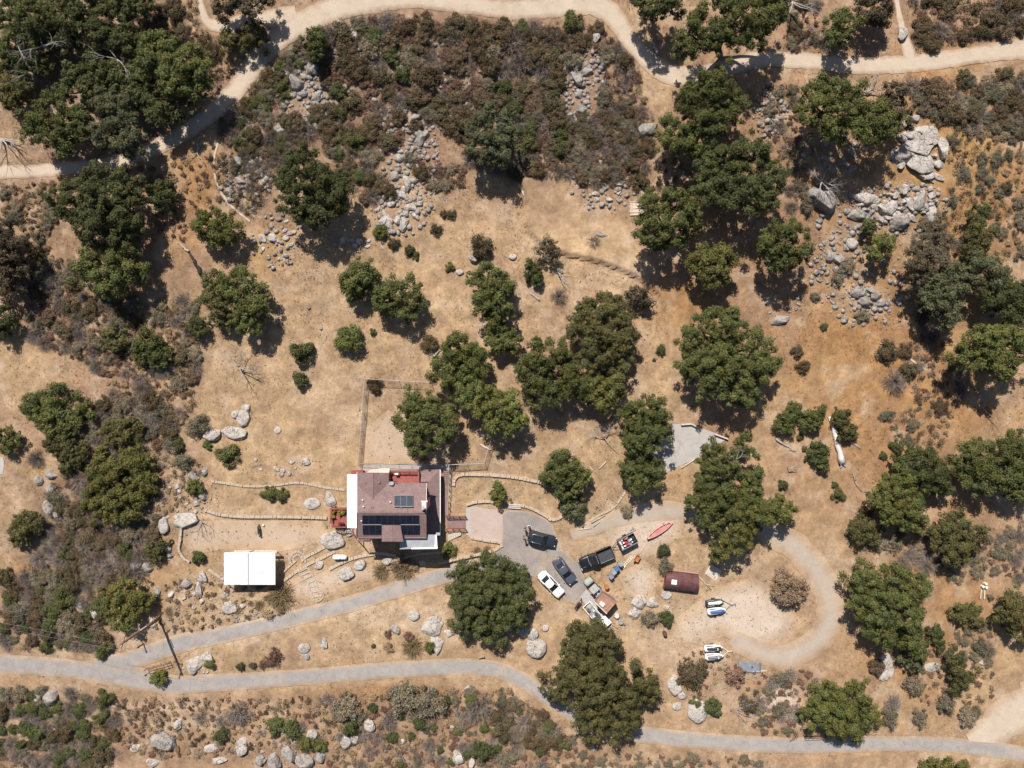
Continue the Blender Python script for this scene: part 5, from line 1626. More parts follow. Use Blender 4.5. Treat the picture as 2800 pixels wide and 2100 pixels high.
tree("added low dark shading oak west of the bleached limbs", 'dark', [(55, 150, 24), (95, 135, 22), (18, 150, 22)], .8, group=G1)
tree("scrubby oak on the top edge above the twin crowned oak", 'olive', [(140, 0, 24), (60, 5, 24), (230, 5, 24)], 1.0, group=G1)
tree("dark evergreen crown on the north rim of the wood", 'dark', [(275, 15, 30), (310, 5, 26)], 1.30, group=G1)
tree("dark scrub oak above the dirt track clearing", 'brown', [(490, 8, 34), (540, 2, 30), (570, 0, 22)], 1.17, group=G1)
tree("round olive scrub oak beside the track clearing", 'olive', [(552, 78, 28)], 1.04, group=G1)
tree("smaller round scrub oak beside the track clearing", 'olive', [(497, 90, 24)], 1.04, group=G1)

tree("large dark oak south of the dirt track west of the slope", 'dark', [(215, 400, 44), (168, 440, 48), (240, 448, 54), (268, 412, 40), (208, 482, 44), (275, 492, 40), (140, 450, 24)], 1.43, group=G1)
tree("lobed oak downhill of the large dark oak", 'oak', [(215, 568, 40), (262, 560, 44), (240, 605, 44), (292, 580, 34), (185, 592, 28), (242, 622, 26)], 1.0, group=G1)
tree("small round dark oak between the track and the lone oak", 'dark', [(352, 424, 33)], 0.91, group=G1)
tree("lone rounded oak on the grassy slope above the burnt log", 'bright', [(455, 490, 38), (490, 502, 35), (470, 472, 26)], .85, group=G1)
tree("dark brown leafed oak at the west edge", 'brown', [(15, 510, 40), (28, 560, 48), (18, 604, 40)], .9, group=G1)
tree("shaded oak cut by the west edge of the slope", 'dark', [(0, 692, 36)], .9, group=G1)
tree("green oak with brown flank above the upper meadow", 'oak', [(525, 620, 40), (548, 655, 38), (500, 610, 28), (540, 692, 30)], .9, group=G1)
tree("olive scrub oak joined to the green oak above the meadow", 'olive', [(462, 610, 26), (458, 645, 28), (488, 690, 24), (478, 665, 22)], .7, group=G1)
tree("low dark green bush oak below the burnt log", 'dark', [(428, 706, 25)], 0.36, group=G1)
tree("bushy oak in the western scrub band", 'oak', [(318, 745, 32), (345, 760, 30), (330, 775, 22)], 0.43, group=G1)
tree("olive bush oak in the western scrub band", 'olive', [(250, 732, 25), (238, 722, 16)], 0.43, group=G1)
tree("broad evergreen with lobed crown on the western meadow", 'oak', [(80, 880, 35), (128, 868, 40), (172, 890, 32), (110, 912, 30), (148, 918, 28)], .3, group=G1)
tree("rounded evergreen just south of the lobed one on the western meadow", 'olive', [(128, 962, 28), (165, 975, 30), (150, 1000, 26), (125, 944, 22)], .3, group=G1)
tree("round bush oak at the west edge meadow", 'oak', [(20, 950, 28)], 0.43, group=G1)
tree("big yellow green evergreen in the scrub west of the stone walls", 'yellow', [(240, 1000, 44), (290, 1000, 40), (250, 1050, 54), (218, 1082, 38), (280, 1090, 42), (235, 1112, 34), (302, 1042, 38)], .28, group=G1)
tree("pair of olive evergreens above the big yellow green one", 'olive', [(238, 930, 24), (270, 935, 26), (290, 920, 22)], 0.43, group=G1)
tree("olive evergreen among boulders at the west edge", 'olive', [(60, 1132, 32), (46, 1160, 26)], 0.50, group=G1)
tree("yellow green round evergreen just above the utility pole", 'yellow', [(255, 1295, 40), (285, 1282, 38), (270, 1330, 36), (312, 1300, 22)], 0.50, group=G1)
tree("dark evergreen bush beside the egg shaped boulder", 'olive', [(338, 1187, 23)], 0.36, group=G1)

tree("dark lobed oak on the rocky slope above the meadow", 'dark', [(665, 375, 48), (640, 430, 40), (700, 432, 46), (725, 410, 36), (650, 348, 30), (690, 460, 34), (620, 392, 26)], 1.52, group=G3)
tree("single green oak at the head of the rocky scrub slope", 'oak', [(683, 92, 26), (680, 112, 18)], 1.30, group=G3)
tree("grey green oak in the scrub above the meadow fence line", 'grey', [(1062, 265, 38), (1040, 310, 35), (1085, 302, 36), (1070, 332, 30), (1030, 340, 22)], 1.30, group=G3)
tree("west one of two round oaks on the open meadow", 'oak', [(775, 600, 34), (792, 580, 26), (768, 630, 26), (757, 612, 24), (800, 605, 22)], .85, group=G2)
tree("east one of two round oaks on the open meadow", 'oak', [(850, 640, 38), (882, 636, 37), (870, 668, 34), (833, 652, 28)], .9, group=G2)
tree("bright round bush oak alone on the meadow", 'bright', [(755, 734, 30)], 0.32, group=G2)
tree("tall narrow oak in the middle of the meadow", 'oak', [(1062, 602, 32), (1078, 626, 34), (1054, 650, 34), (1088, 658, 27), (1066, 682, 26), (1024, 602, 18)], .95, group=G2)
tree("small oak just south of the tall narrow one", 'oak', [(1076, 716, 27), (1102, 736, 27), (1070, 746, 25)], .85, group=G2)
tree("slim evergreen bush beside the bare shrub on the meadow", 'dark', [(1153, 585, 20), (1155, 600, 20)], 0.58, group=G2)
tree("oak at the north corner of the enclosure cluster", 'bright', [(990, 760, 40), (968, 800, 38), (1018, 790, 38), (1022, 762, 26)], 1.05, group=G2)
tree("rounded oak shading the patio behind the house", 'oak', [(905, 880, 44), (932, 920, 48), (888, 920, 36), (915, 950, 38), (958, 905, 34)], 1.1, group=G2)
tree("oak hanging over the east side of the enclosure", 'bright', [(1010, 850, 34), (1042, 858, 40), (1085, 880, 40), (1108, 910, 28), (1070, 912, 28)], 1.1, group=G2)
tree("large many lobed oak above the leaning oak", 'olive', [(1270, 672, 30), (1312, 662, 32), (1255, 712, 32), (1300, 712, 46), (1340, 722, 36), (1332, 762, 36), (1290, 762, 38), (1348, 680, 24)], 1.05, group=G2)
tree("broad low oak west of the many lobed oak", 'oak', [(1150, 800, 38), (1200, 780, 40), (1180, 840, 42), (1232, 822, 38), (1148, 832, 30), (1158, 744, 16)], 1.0, group=G2)
tree("light green oak tucked below the many lobed oak", 'yellow', [(1285, 830, 30), (1325, 826, 32), (1305, 858, 32), (1276, 856, 22)], 1.0, group=G2)
tree("oak shading the west side of the grey concrete pad", 'oak', [(1370, 893, 32), (1406, 888, 35), (1396, 930, 42), (1370, 952, 28), (1426, 925, 25), (1386, 975, 28)], 1.05, group=G2)
tree("leaning oak just below the one shading the concrete pad", 'oak', [(1358, 1012, 26), (1396, 1010, 33), (1380, 1042, 26), (1412, 1035, 18)], 1.1, group=G2)
tree("round oak between the fence and the curved stone wall", 'oak', [(1220, 1010, 36), (1250, 1030, 28), (1195, 1030, 26), (1225, 1056, 28)], .8, group=G2)
tree("soft grey green bush oak above the curved stone wall", 'grey', [(1238, 1092, 29), (1230, 1075, 20)], 0.40, group=G2)
tree("small garden tree above the pink forecourt", 'bright', [(1075, 1062, 19), (1078, 1075, 17)], .7, "garden_tree", G2)
tree("north lobe oak of the cluster between the pad and the loop", 'oak', [(1611, 964, 27), (1543, 984, 34), (1568, 1004, 31), (1620, 1030, 27), (1530, 1010, 22)], 1.0, group=G2)
tree("middle oak of the cluster between the pad and the loop", 'oak', [(1531, 1046, 32), (1556, 1067, 38), (1501, 1088, 27), (1531, 1114, 34), (1560, 1110, 27)], 1.0, group=G2)
tree("bright oak on the east of the cluster above the gravel loop", 'bright', [(1606, 1098, 38), (1650, 1104, 31), (1686, 1098, 29), (1620, 1066, 23)], 1.1, group=G2)
tree("yellow green oak at the foot of the cluster above the gravel loop", 'yellow', [(1593, 1150, 34), (1563, 1180, 29), (1551, 1198, 18), (1620, 1140, 23)], 1.0, group=G2)
tree("dense round oak shading the fork of driveway and parking pad", 'dark', [(1010, 1237, 32), (1060, 1232, 40), (1107, 1242, 34), (1000, 1290, 34), (1052, 1290, 46), (1110, 1292, 40), (1010, 1335, 36), (1060, 1346, 42), (1110, 1330, 34), (1062, 1376, 26)], .75, group=G2)
tree("largest oak with its crown over the lower road", 'olive', [(1268, 1370, 38), (1302, 1390, 40), (1240, 1402, 32), (1272, 1430, 44), (1220, 1472, 42), (1282, 1480, 52), (1340, 1462, 48), (1380, 1482, 36), (1332, 1522, 48), (1270, 1540, 42), (1282, 1572, 34), (1348, 1560, 38), (1203, 1490, 28), (1400, 1500, 24)], .8, group=G2)
tree("square crowned oak outside the bend of the gravel loop", 'oak', [(1870, 1250, 40), (1920, 1250, 42), (1975, 1265, 32), (1865, 1300, 36), (1920, 1310, 44), (1960, 1330, 36), (1900, 1350, 40), (1960, 1376, 32), (1978, 1400, 22)], .9, group=G4)
tree("round smooth oak beside the lower road gate", 'bright', [(1790, 1500, 38), (1840, 1500, 35), (1765, 1540, 32), (1815, 1545, 44), (1865, 1545, 32), (1835, 1576, 28), (1780, 1562, 26)], .7, group=G4)
tree("olive bush oak beside the wellhead", 'olive', [(2080, 1325, 28), (2105, 1330, 26)], 0.36, group=G4)
tree("olive oak at the east edge below the wellhead", 'olive', [(2188, 1310, 38), (2206, 1352, 38), (2175, 1335, 24)], .8, group=G4)
tree("small dark bush oak by the square crowned oak", 'dark', [(2020, 1365, 18), (2022, 1385, 20)], 0.43, group=G4)
tree("dark loose oak in the scrub above the lower road", 'olive', [(2060, 1420, 24), (2076, 1456, 30), (2060, 1475, 22)], .6, group=G4)
tree("small grey oak touching the square crowned oak", 'grey', [(1962, 1418, 24), (1975, 1432, 20)], .7, group=G4)
tree("yellow green oak at the south edge below the road", 'yellow', [(2010, 1662, 28), (2060, 1660, 30)], .6, group=G4)
tree("bright lobed oak in the gully east of the fallen white log", 'bright', [(1934, 1059, 42), (1959, 1092, 36), (1904, 1074, 30), (1971, 1122, 32), (1924, 1102, 30)], .9, group=G4)
tree("dark oak above the bright one in the gully", 'dark', [(1984, 1000, 42), (2014, 1024, 38), (1954, 1008, 28), (2028, 1048, 26)], .8, group=G4)
tree("dark olive oak trailing down the gully", 'olive', [(2059, 1129, 32), (2054, 1174, 34), (2069, 1196, 26), (2104, 1164, 30), (2020, 1148, 22)], .75, group=G4)
tree("wide oak cut by the east edge above the gully", 'oak', [(2104, 992, 40), (2116, 1034, 38), (2171, 1024, 42), (2191, 964, 36), (2196, 1054, 34), (2208, 1000, 32), (2075, 1010, 24)], 1.0, group=G4)
tree("spreading green bush at the mouth of the gully", 'olive', [(1861, 1147, 28), (1888, 1150, 22), (1848, 1140, 18)], .5, group=G4)
tree("slim bush oak west of the fallen white log", 'oak', [(1712, 886, 20), (1696, 912, 24)], 0.43, group=G4)
tree("bush oak against the fallen white log", 'oak', [(1752, 908, 24), (1776, 890, 18), (1745, 915, 16)], 0.43, group=G4)
tree("dark bush oak south west of the fallen white log", 'dark', [(1762, 978, 24), (1772, 1000, 20)], 0.43, group=G4)
tree("olive bush along the east side of the fallen white log", 'olive', [(1815, 900, 20), (1828, 930, 24)], .5, group=G4)
tree("dark oak on the east slope beside the rock piles", 'brown', [(1995, 565, 38), (2020, 525, 28), (1985, 595, 28)], 1.30, group=G3)
tree("grey green oak in the middle of the east slope thicket", 'grey', [(2021, 615, 44), (2046, 642, 40), (2008, 648, 30), (2034, 680, 34)], 1.30, group=G3)
tree("olive oak high in the east slope thicket", 'olive', [(2109, 515, 32), (2100, 545, 26)], 1.30, group=G3)
tree("dark slim tree at the top of the east slope thicket", 'dark', [(2113, 460, 22), (2110, 480, 18)], 1.45, group=G3)
tree("sparse grey oak in the east slope thicket", 'grey', [(2121, 585, 44), (2090, 605, 30), (2150, 600, 30)], 1.30, group=G3, cov=.6)
tree("dark oak on the east side of the thicket", 'dark', [(2159, 640, 40), (2196, 645, 38), (2171, 678, 36)], 1.45, group=G3)
tree("bright broad oak at the foot of the east slope thicket", 'bright', [(2121, 747, 44), (2171, 740, 40), (2084, 770, 34), (2159, 788, 34), (2205, 755, 26)], 1.74, group=G3)
tree("bright bush on the ledge between the rock piles", 'bright', [(1904, 530, 28), (1890, 545, 18)], 1.59, group=G3)
tree("dark small bush above the ledge bush between the rock piles", 'dark', [(1877, 492, 17)], 1.30, group=G3)
tree("tall oak west of the rock piles", 'oak', [(1680, 518, 36), (1716, 512, 34), (1692, 556, 34), (1660, 545, 26), (1726, 545, 24)], 1.81, group=G3)
tree("light green oak in the shade below the big oak row", 'yellow', [(1520, 562, 32), (1556, 560, 34), (1540, 590, 32), (1510, 578, 22)], 1.67, group=G3)
tree("oak beside the timber stack above the meadow", 'oak', [(1420, 450, 38), (1466, 452, 40), (1440, 492, 44), (1400, 500, 30), (1482, 490, 28), (1420, 524, 22)], 1.89, group=G3)
tree("dark massive oak in the middle of the big oak row", 'dark', [(1560, 350, 44), (1620, 342, 44), (1662, 386, 38), (1540, 410, 38), (1602, 420, 44), (1650, 432, 30)], 1.81, group=G3)
tree("oak just below the dirt track at the top of the big oak row", 'oak', [(1545, 192, 42), (1500, 222, 42), (1572, 232, 38), (1532, 262, 40)], 1.81, group=G3)
tree("rounded oak beside the pale boulder in the big oak row", 'oak', [(1455, 282, 32), (1482, 302, 34), (1445, 310, 26), (1502, 322, 24)], 1.45, group=G3)
tree("broad oak on the uphill side of the dirt track", 'oak', [(1500, 80, 42), (1540, 50, 42), (1592, 40, 42), (1642, 40, 42), (1560, 92, 34), (1480, 105, 28), (1622, 80, 30), (1672, 20, 28)], 1.89, group=G3)
tree("dark oak at the top edge shading the track bend", 'dark', [(1398, -10, 36), (1450, 5, 34), (1420, 20, 22)], 1.89, group=G3)
tree("wide mixed oak above the white rock slab", 'oak', [(1780, 202, 38), (1770, 250, 40), (1830, 232, 44), (1800, 276, 30), (1850, 276, 38), (1900, 262, 40), (1755, 225, 24)], 1.67, group=G3)
tree("brown leafed oak touching the white rock slab", 'brown', [(1932, 208, 26), (1940, 262, 26), (1920, 240, 26)], 1.30, group=G3)
tree("green oak dropping its shade on the east dirt track", 'oak', [(1819, 57, 33), (1812, 82, 25)], 1.67, group=G3)
tree("brown round scrub oak above the east dirt track", 'brown', [(1885, 18, 38), (1900, 35, 26)], 1.30, group=G3)
tree("big oak cluster on the slope above the grey concrete pad", 'oak', [(1541, 708, 46), (1496, 742, 30), (1570, 698, 33), (1496, 790, 32), (1556, 786, 44), (1626, 748, 38), (1620, 792, 42), (1543, 822, 42), (1662, 780, 28), (1602, 842, 38)], 1.52, group=G3)
tree("sparse brown tree with dark limbs below the grass bank", 'brown', [(1375, 638, 20), (1395, 648, 20), (1362, 642, 14)], .9, "half_dead_tree", G2, .55)
tree("bare brown shrub tree beside the slim evergreen", 'brown', [(1185, 540, 24), (1195, 555, 16)], 0.65, "half_dead_tree", G2, .4)

# ------------------------------------------------------------------ dead trees and logs
def branchy(b, p, d, L, r, depth, rr, flat=1.0):
    n = 4
    pts, rad = [Vector(p)], [r]
    q, dd = Vector(p), Vector(d).normalized()
    for i in range(n):
        dd = (dd + Vector((rr.uniform(-.3, .3), rr.uniform(-.3, .3), rr.uniform(-.2, .25) * flat))).normalized()
        q = q + dd * L / n
        pts.append(q.copy()); rad.append(r * (1 - .7 * (i + 1) / n))
        if depth > 0 and i >= 1:
            for _ in range(rr.choice((1, 2))):
                e = (dd + Vector((rr.uniform(-1, 1), rr.uniform(-1, 1), rr.uniform(-.3, .6) * flat))).normalized()
                branchy(b, q, e, L * rr.uniform(.4, .65), rad[-1] * .75, depth - 1, rr, flat)
    b.tube(pts, rad, 3 if depth == 0 else 6)
def dead_tree(label, x, y, dirs, L, r, mat, depth=2, seed=0, h=.3, name="dead_tree", flat=.5, group=None):
    rr = random.Random(seed)
    p = O(x, y)
    b = B()
    for a in dirs:
        an = math.radians(a)
        branchy(b, (0, 0, h), (math.cos(an), math.sin(an), .35 * flat + .1), L * rr.uniform(.8, 1.1), r, depth, rr, flat)
    b.cyl((0, 0, -.2), (0, 0, h + .05), r * 1.15, 8)
    o = b.build(name, mat, None, True, loc=p)
    return tag(o, label, "dead tree", group)
dead_tree("bleached dead limbs over the west part of the north west wood", 78, 122, (20, 150, -60, 80), 3.4, .07, PALEB, 2, 1, 4.2)
dead_tree("bleached dead snag in the middle of the north west wood", 132, 128, (30, -20, 100, 200), 2.8, .07, PALEB, 2, 2, 4.2)
dead_tree("white forked dead branches between the north west oaks", 285, 155, (120, 160, -40, -70), 3.0, .08, PALEB, 2, 3, 4.0)
dead_tree("grey dead limbs low in the north west wood", 105, 172, (50, -120, 160), 2.6, .06, PALEB, 2, 4, 3.0)
dead_tree("pale dead twigs at the east tip of the north west wood", 415, 172, (10, -20, 40), 2.4, .05, PALEB, 2, 5, 4.2)
dead_tree("fallen bleached tree at the west edge above the dirt track", 5, 302, (-20, -40, 10, -60), 3.4, .13, PALEB, 2, 6, .3)
dead_tree("white dead shrub skeleton below the dirt track bend", 428, 332, (60, 100, -70, 200), 2.0, .07, PALEB, 2, 7, .3)
dead_tree("bleached fallen tree beside the east dirt track", 1872, 205, (80, 60, 110, 20, 150), 2.6, .12, PALEB, 2, 8, .3)
dead_tree("silver dead tree draped on the cracked boulder", 1764, 400, (70, 100, -30, -60, 150, -100), 2.2, .1, PALEB, 3, 9, 1.7)
dead_tree("thin dead branches at the shaded foot of the east thicket", 2120, 880, (30, 70, -60), 3.2, .07, GREYB_, 2, 10, .3)
dead_tree("grey bare tree standing on the west side of the meadow", 520, 795, (60, -20, 10, 110, -60), 2.6, .09, GREYB_, 3, 11, .8)
dead_tree("bare dead shrub by the stone wall west of the yard", 435, 1125, (-60, -90, -30, -120), 2.4, .06, GREYB_, 2, 12, .4)
dead_tree("bare brown shrub tree with pale limbs on the meadow", 1205, 590, (20, 70, -30, 120, -80), 2.0, .06, GREYB_, 3, 13, .8)
dead_tree("grey brushy dead tree uphill of the leaning oak", 1305, 945, (70, 110, -60, 30, 150), 2.3, .07, GREYB_, 3, 14, .5)
dead_tree("dead pale branches east of the gully bush oaks", 1905, 1185, (60, 110, 20), 1.9, .06, PALEB, 2, 15, .2)
dead_tree("thin grey dead stems below the fallen white log", 1845, 1040, (100, 80, -70), 2.2, .06, PALEB, 1, 16, .2)
dead_tree("dark dead tree at the foot of the oak dropping shade", 1700, 20, (-70, -100, -50), 3.2, .1, PALEB, 2, 17, 2.0)
dead_tree("dead white shrub beside the big slab above the lower road", 1590, 1535, (-20, 30, -50, 60, -80), 2.4, .05, GREYB_, 2, 18, .2)
dead_tree("small white dead limbs in the crown of the middle cluster oak", 1570, 985, (30, 80, 140), 1.3, .05, PALEB, 2, 19, 4.6)
dead_tree("bare dark limbs below the sparse brown tree", 1382, 640, (20, 60, 120, -30), 1.8, .08, CHARW, 2, 20, 1.2)
dead_tree("white snag on the north flank of the large cluster oak", 1700, 1010 - 0, (10, 40, -20), 1.4, .05, PALEB, 1, 21, 1.0)

def big_log(label, a, c, r0, r1, mat, roots=True, seed=0, name="fallen_log"):
    A, Cc = O(*a), O(*c)
    rr = random.Random(seed)
    b = B(A)
    pts, rad = [], []
    for i in range(9):
        f = i / 8
        q = A.lerp(Cc, f)
        q.z = zg(q.x, q.y) + (r0 + (r1 - r0) * f) * .75
        pts.append(q + Vector((rr.uniform(-.1, .1), rr.uniform(-.1, .1), 0)))
        rad.append((r0 + (r1 - r0) * f) * rr.uniform(.88, 1.12))
    b.tube(pts, rad, 12)
    d = (A - Cc).normalized()
    if roots:
        for _ in range(6):
            e = (d + Vector((rr.uniform(-.9, .9), rr.uniform(-.9, .9), rr.uniform(-.1, .6)))).normalized()
            b.tube([A, A + e * .4, A + e * .8], [r0 * .5, r0 * .35, r0 * .12], 6)
    for _ in range(3):
        f = rr.uniform(.5, .95)
        e = Vector((rr.uniform(-1, 1), rr.uniform(-1, 1), .4)).normalized()
        q = pts[int(f * 8)]
        b.tube([q, q + e * r0 * 1.8], [r1 * .6, r1 * .25], 6)
    return tag(b.build(name, mat, None, True, loc=A), label, "log")
WLOG = M("white_log", (.60, .55, .51), .85, .15, 3, bmp=.4)
big_log("thick bleached white log with root flare on the east slope", (1818, 1000), (1791, 900), .5, .2, WLOG, True, 1)
big_log("thin grey log west of the bush oaks on the east slope", (1674, 948), (1718, 976), .17, .12, GREYB_, False, 2)
big_log("split grey log lying east of the thick white log", (1836, 955), (1858, 968), .16, .1, GREYB_, False, 3)
big_log("charred fallen tree on the slope below the lone oak", (437, 592), (410, 548), .34, .16, CHARW, True, 4)
big_log("bleached end of the burnt tree on the slope", (408, 545), (385, 522), .2, .07, PALEB, False, 5)
big_log("weathered log on the dirt track verge under the broad oak", (1421, 118), (1408, 94), .26, .2, GREYB_, False, 6)
big_log("bleached log lying on the meadow below the slim evergreen", (1166, 648), (1145, 633), .15, .08, PALEB, False, 7)
big_log("small bleached log beside the fence cluster oak", (937, 770), (950, 757), .2, .12, PALEB, False, 8)
big_log("pale log by the south west boulder scrub", (62, 1620), (50, 1650), .1, .07, GREYB_, False, 9)
big_log("old plank and log by the east corner of the enclosure", (1038, 960), (1060, 972), .14, .1, TIMB2, False, 10)
# ------------------------------------------------------------------ shrubs: a few meshes of each kind, copied
def proto_leafy(name, col, seed, n=34, leaf=.11, per=105, flat=.75, twigs=36, mat=LEAF, rc=.27, twigcol=(.20, .16, .14)):
    rg = np.random.default_rng(seed)
    d = rg.normal(size=(n, 3)); d /= np.linalg.norm(d, axis=1)[:, None]
    d[:, 2] = np.abs(d[:, 2])
    c = d * rg.uniform(.3, .85, (n, 1)) * np.array([1, 1, flat]) + np.array([0, 0, .22])
    V, C = leaf_cloud(c, np.full(n, rc) * rg.uniform(.6, 1.35, n), per, leaf, col, rg, .3, .25, -.4)
    tv, tc = [], []
    for _ in range(twigs):
        a = rg.normal(size=3); a /= np.linalg.norm(a); a[2] = abs(a[2]) * flat
        p = a * .2; q = a * rg.uniform(.85, 1.12) + np.array([0, 0, .2]) + rg.normal(0, .08, 3)
        s_ = np.cross(a, rg.normal(size=3)); s_ /= np.linalg.norm(s_) + 1e-9
        tv += [p + s_ * .022, p - s_ * .022, q]
        tc += [np.array(twigcol) * rg.uniform(.7, 1.4)] * 3
    if twigs:
        V = np.concatenate([V, np.array(tv)]); C = np.concatenate([C, np.array(tc)])
    return mesh_np(name, V, np.arange(len(V)).reshape(-1, 3), mat, col=C)
def proto_twiggy(name, col, seed, n=170, th=.014, hgt=.8, spread=1.0, mat=DRY, forks=3, droop=0.0):
    rg = np.random.default_rng(seed)
    V, C, F = [], [], []
    def stick(p, q, w, c):
        d = q - p; L = np.linalg.norm(d) + 1e-9
        s = np.cross(d / L, rg.normal(size=3)); s /= np.linalg.norm(s) + 1e-9
        u = np.cross(d / L, s)
        V.extend([p + s * w, p - s * w, q + s * w * .3, p + u * w, p - u * w, q + u * w * .3])
        C.extend([c] * 6)
    for i in range(n):
        a = rg.uniform(0, 2 * np.pi); e = rg.uniform(.15, 1.35)
        d = np.array([np.cos(a) * np.cos(e) * spread, np.sin(a) * np.cos(e) * spread, np.sin(e) * hgt])
        L = rg.uniform(.7, 1.05)
        c = np.array(col) * rg.uniform(.6, 1.4)
        p0 = np.array([rg.normal(0, .05), rg.normal(0, .05), 0.0]); p1 = p0 + d * L * .55 + rg.normal(0, .05, 3)
        p2 = p1 + d * L * .45 + rg.normal(0, .09, 3); p2[2] -= droop * L
        stick(p0, p1, th, c); stick(p1, p2, th * .8, c)
        for _ in range(forks):
            f = rg.uniform(.2, 1)
            q = p1 * (1 - f) + p2 * f
            stick(q, q + d * .22 + rg.normal(0, .13, 3), th * .65, c * 1.1)
    V = np.array(V)
    return mesh_np(name, V, np.arange(len(V)).reshape(-1, 3), mat, col=np.array(C))
KIND = {
    'chap': ([proto_leafy("chaparral_bush", c, 100 + i) for i, c in enumerate(((.108, .078, .044), (.092, .074, .040), (.128, .090, .056), (.106, .082, .046)))], "chaparral_bush", "olive brown chaparral bush"),
    'green': ([proto_leafy("green_bush", c, 120 + i, leaf=.12, flat=.8, twigs=14) for i, c in enumerate(((.095, .104, .040), (.110, .112, .042), (.085, .094, .040)))], "green_bush", "dark green rounded bush"),
    'lime': ([proto_leafy("green_bush", c, 130 + i, leaf=.13, flat=.8, twigs=8) for i, c in enumerate(((.118, .122, .038), (.130, .122, .042)))], "green_bush", "bright green leafy bush"),
    'sage': ([proto_leafy("sage_bush", c, 140 + i, leaf=.09, flat=.65, twigs=60, rc=.25) for i, c in enumerate(((.175, .148, .100), (.160, .142, .095), (.195, .158, .105)))], "sage_bush", "grey green sage bush"),
    'dead': ([proto_twiggy("dead_bush", c, 150 + i, 230, .017) for i, c in enumerate(((.25, .205, .175), (.225, .19, .165), (.27, .22, .185)))], "dead_bush", "leafless grey twiggy bush"),
    'rust': ([proto_leafy("rust_bush", c, 160 + i, 26, .10, 80, .6, mat=DRY, rc=.25) for i, c in enumerate(((.205, .120, .085), (.185, .112, .080), (.235, .140, .098)))], "rust_bush", "dry rust brown low bush"),
    'tuft': ([proto_leafy("buckwheat_tuft", c, 170 + i, 24, .11, 75, .55, mat=DRY, rc=.26, twigcol=(.4, .3, .2)) for i, c in enumerate(((.32, .225, .135), (.285, .195, .12), (.35, .255, .155)))], "buckwheat_tuft", "tan dried buckwheat tuft"),
    'brown': ([proto_leafy("brown_bush", (.215, .150, .098), 190, 60, .07, 150, .6, 120, DRY, .2, (.26, .19, .13))], "brown_bush", "dry brown bush"),
    'straw': ([proto_twiggy("fountain_grass", c, 180 + i, 420, .02, .6, 1.05, DRY, 1, .18) for i, c in enumerate(((.255, .19, .10), (.235, .175, .10), (.28, .2, .125)))], "fountain_grass", "straw brown fountain grass clump"),
}
counts = {}
placed = []
def bush(kind, x, y, r, label=None, group=None, hs=1.0, squash=1.0, ground=None):
    me, nm, base = KIND[kind]
    R = r * OS / PPM
    p = ground if ground is not None else O(x, y, R * .35)
    p = Vector((p.x, p.y, zg(p.x, p.y) - .03))
    o = bpy.data.objects.new(nm, rnd.choice(me))
    o.location = p
    o.rotation_euler = (0, 0, rnd.uniform(0, 6.28))
    o.scale = (R * rnd.uniform(.9, 1.1), R * rnd.uniform(.9, 1.1) * squash, R * .95 * hs * rnd.uniform(.85, 1.15))
    link(o)
    tag(o, label or base, "grass" if kind == 'straw' else "bush", group)
    counts[nm] = counts.get(nm, 0) + 1
    placed.append((p.x, p.y, R))
    return o
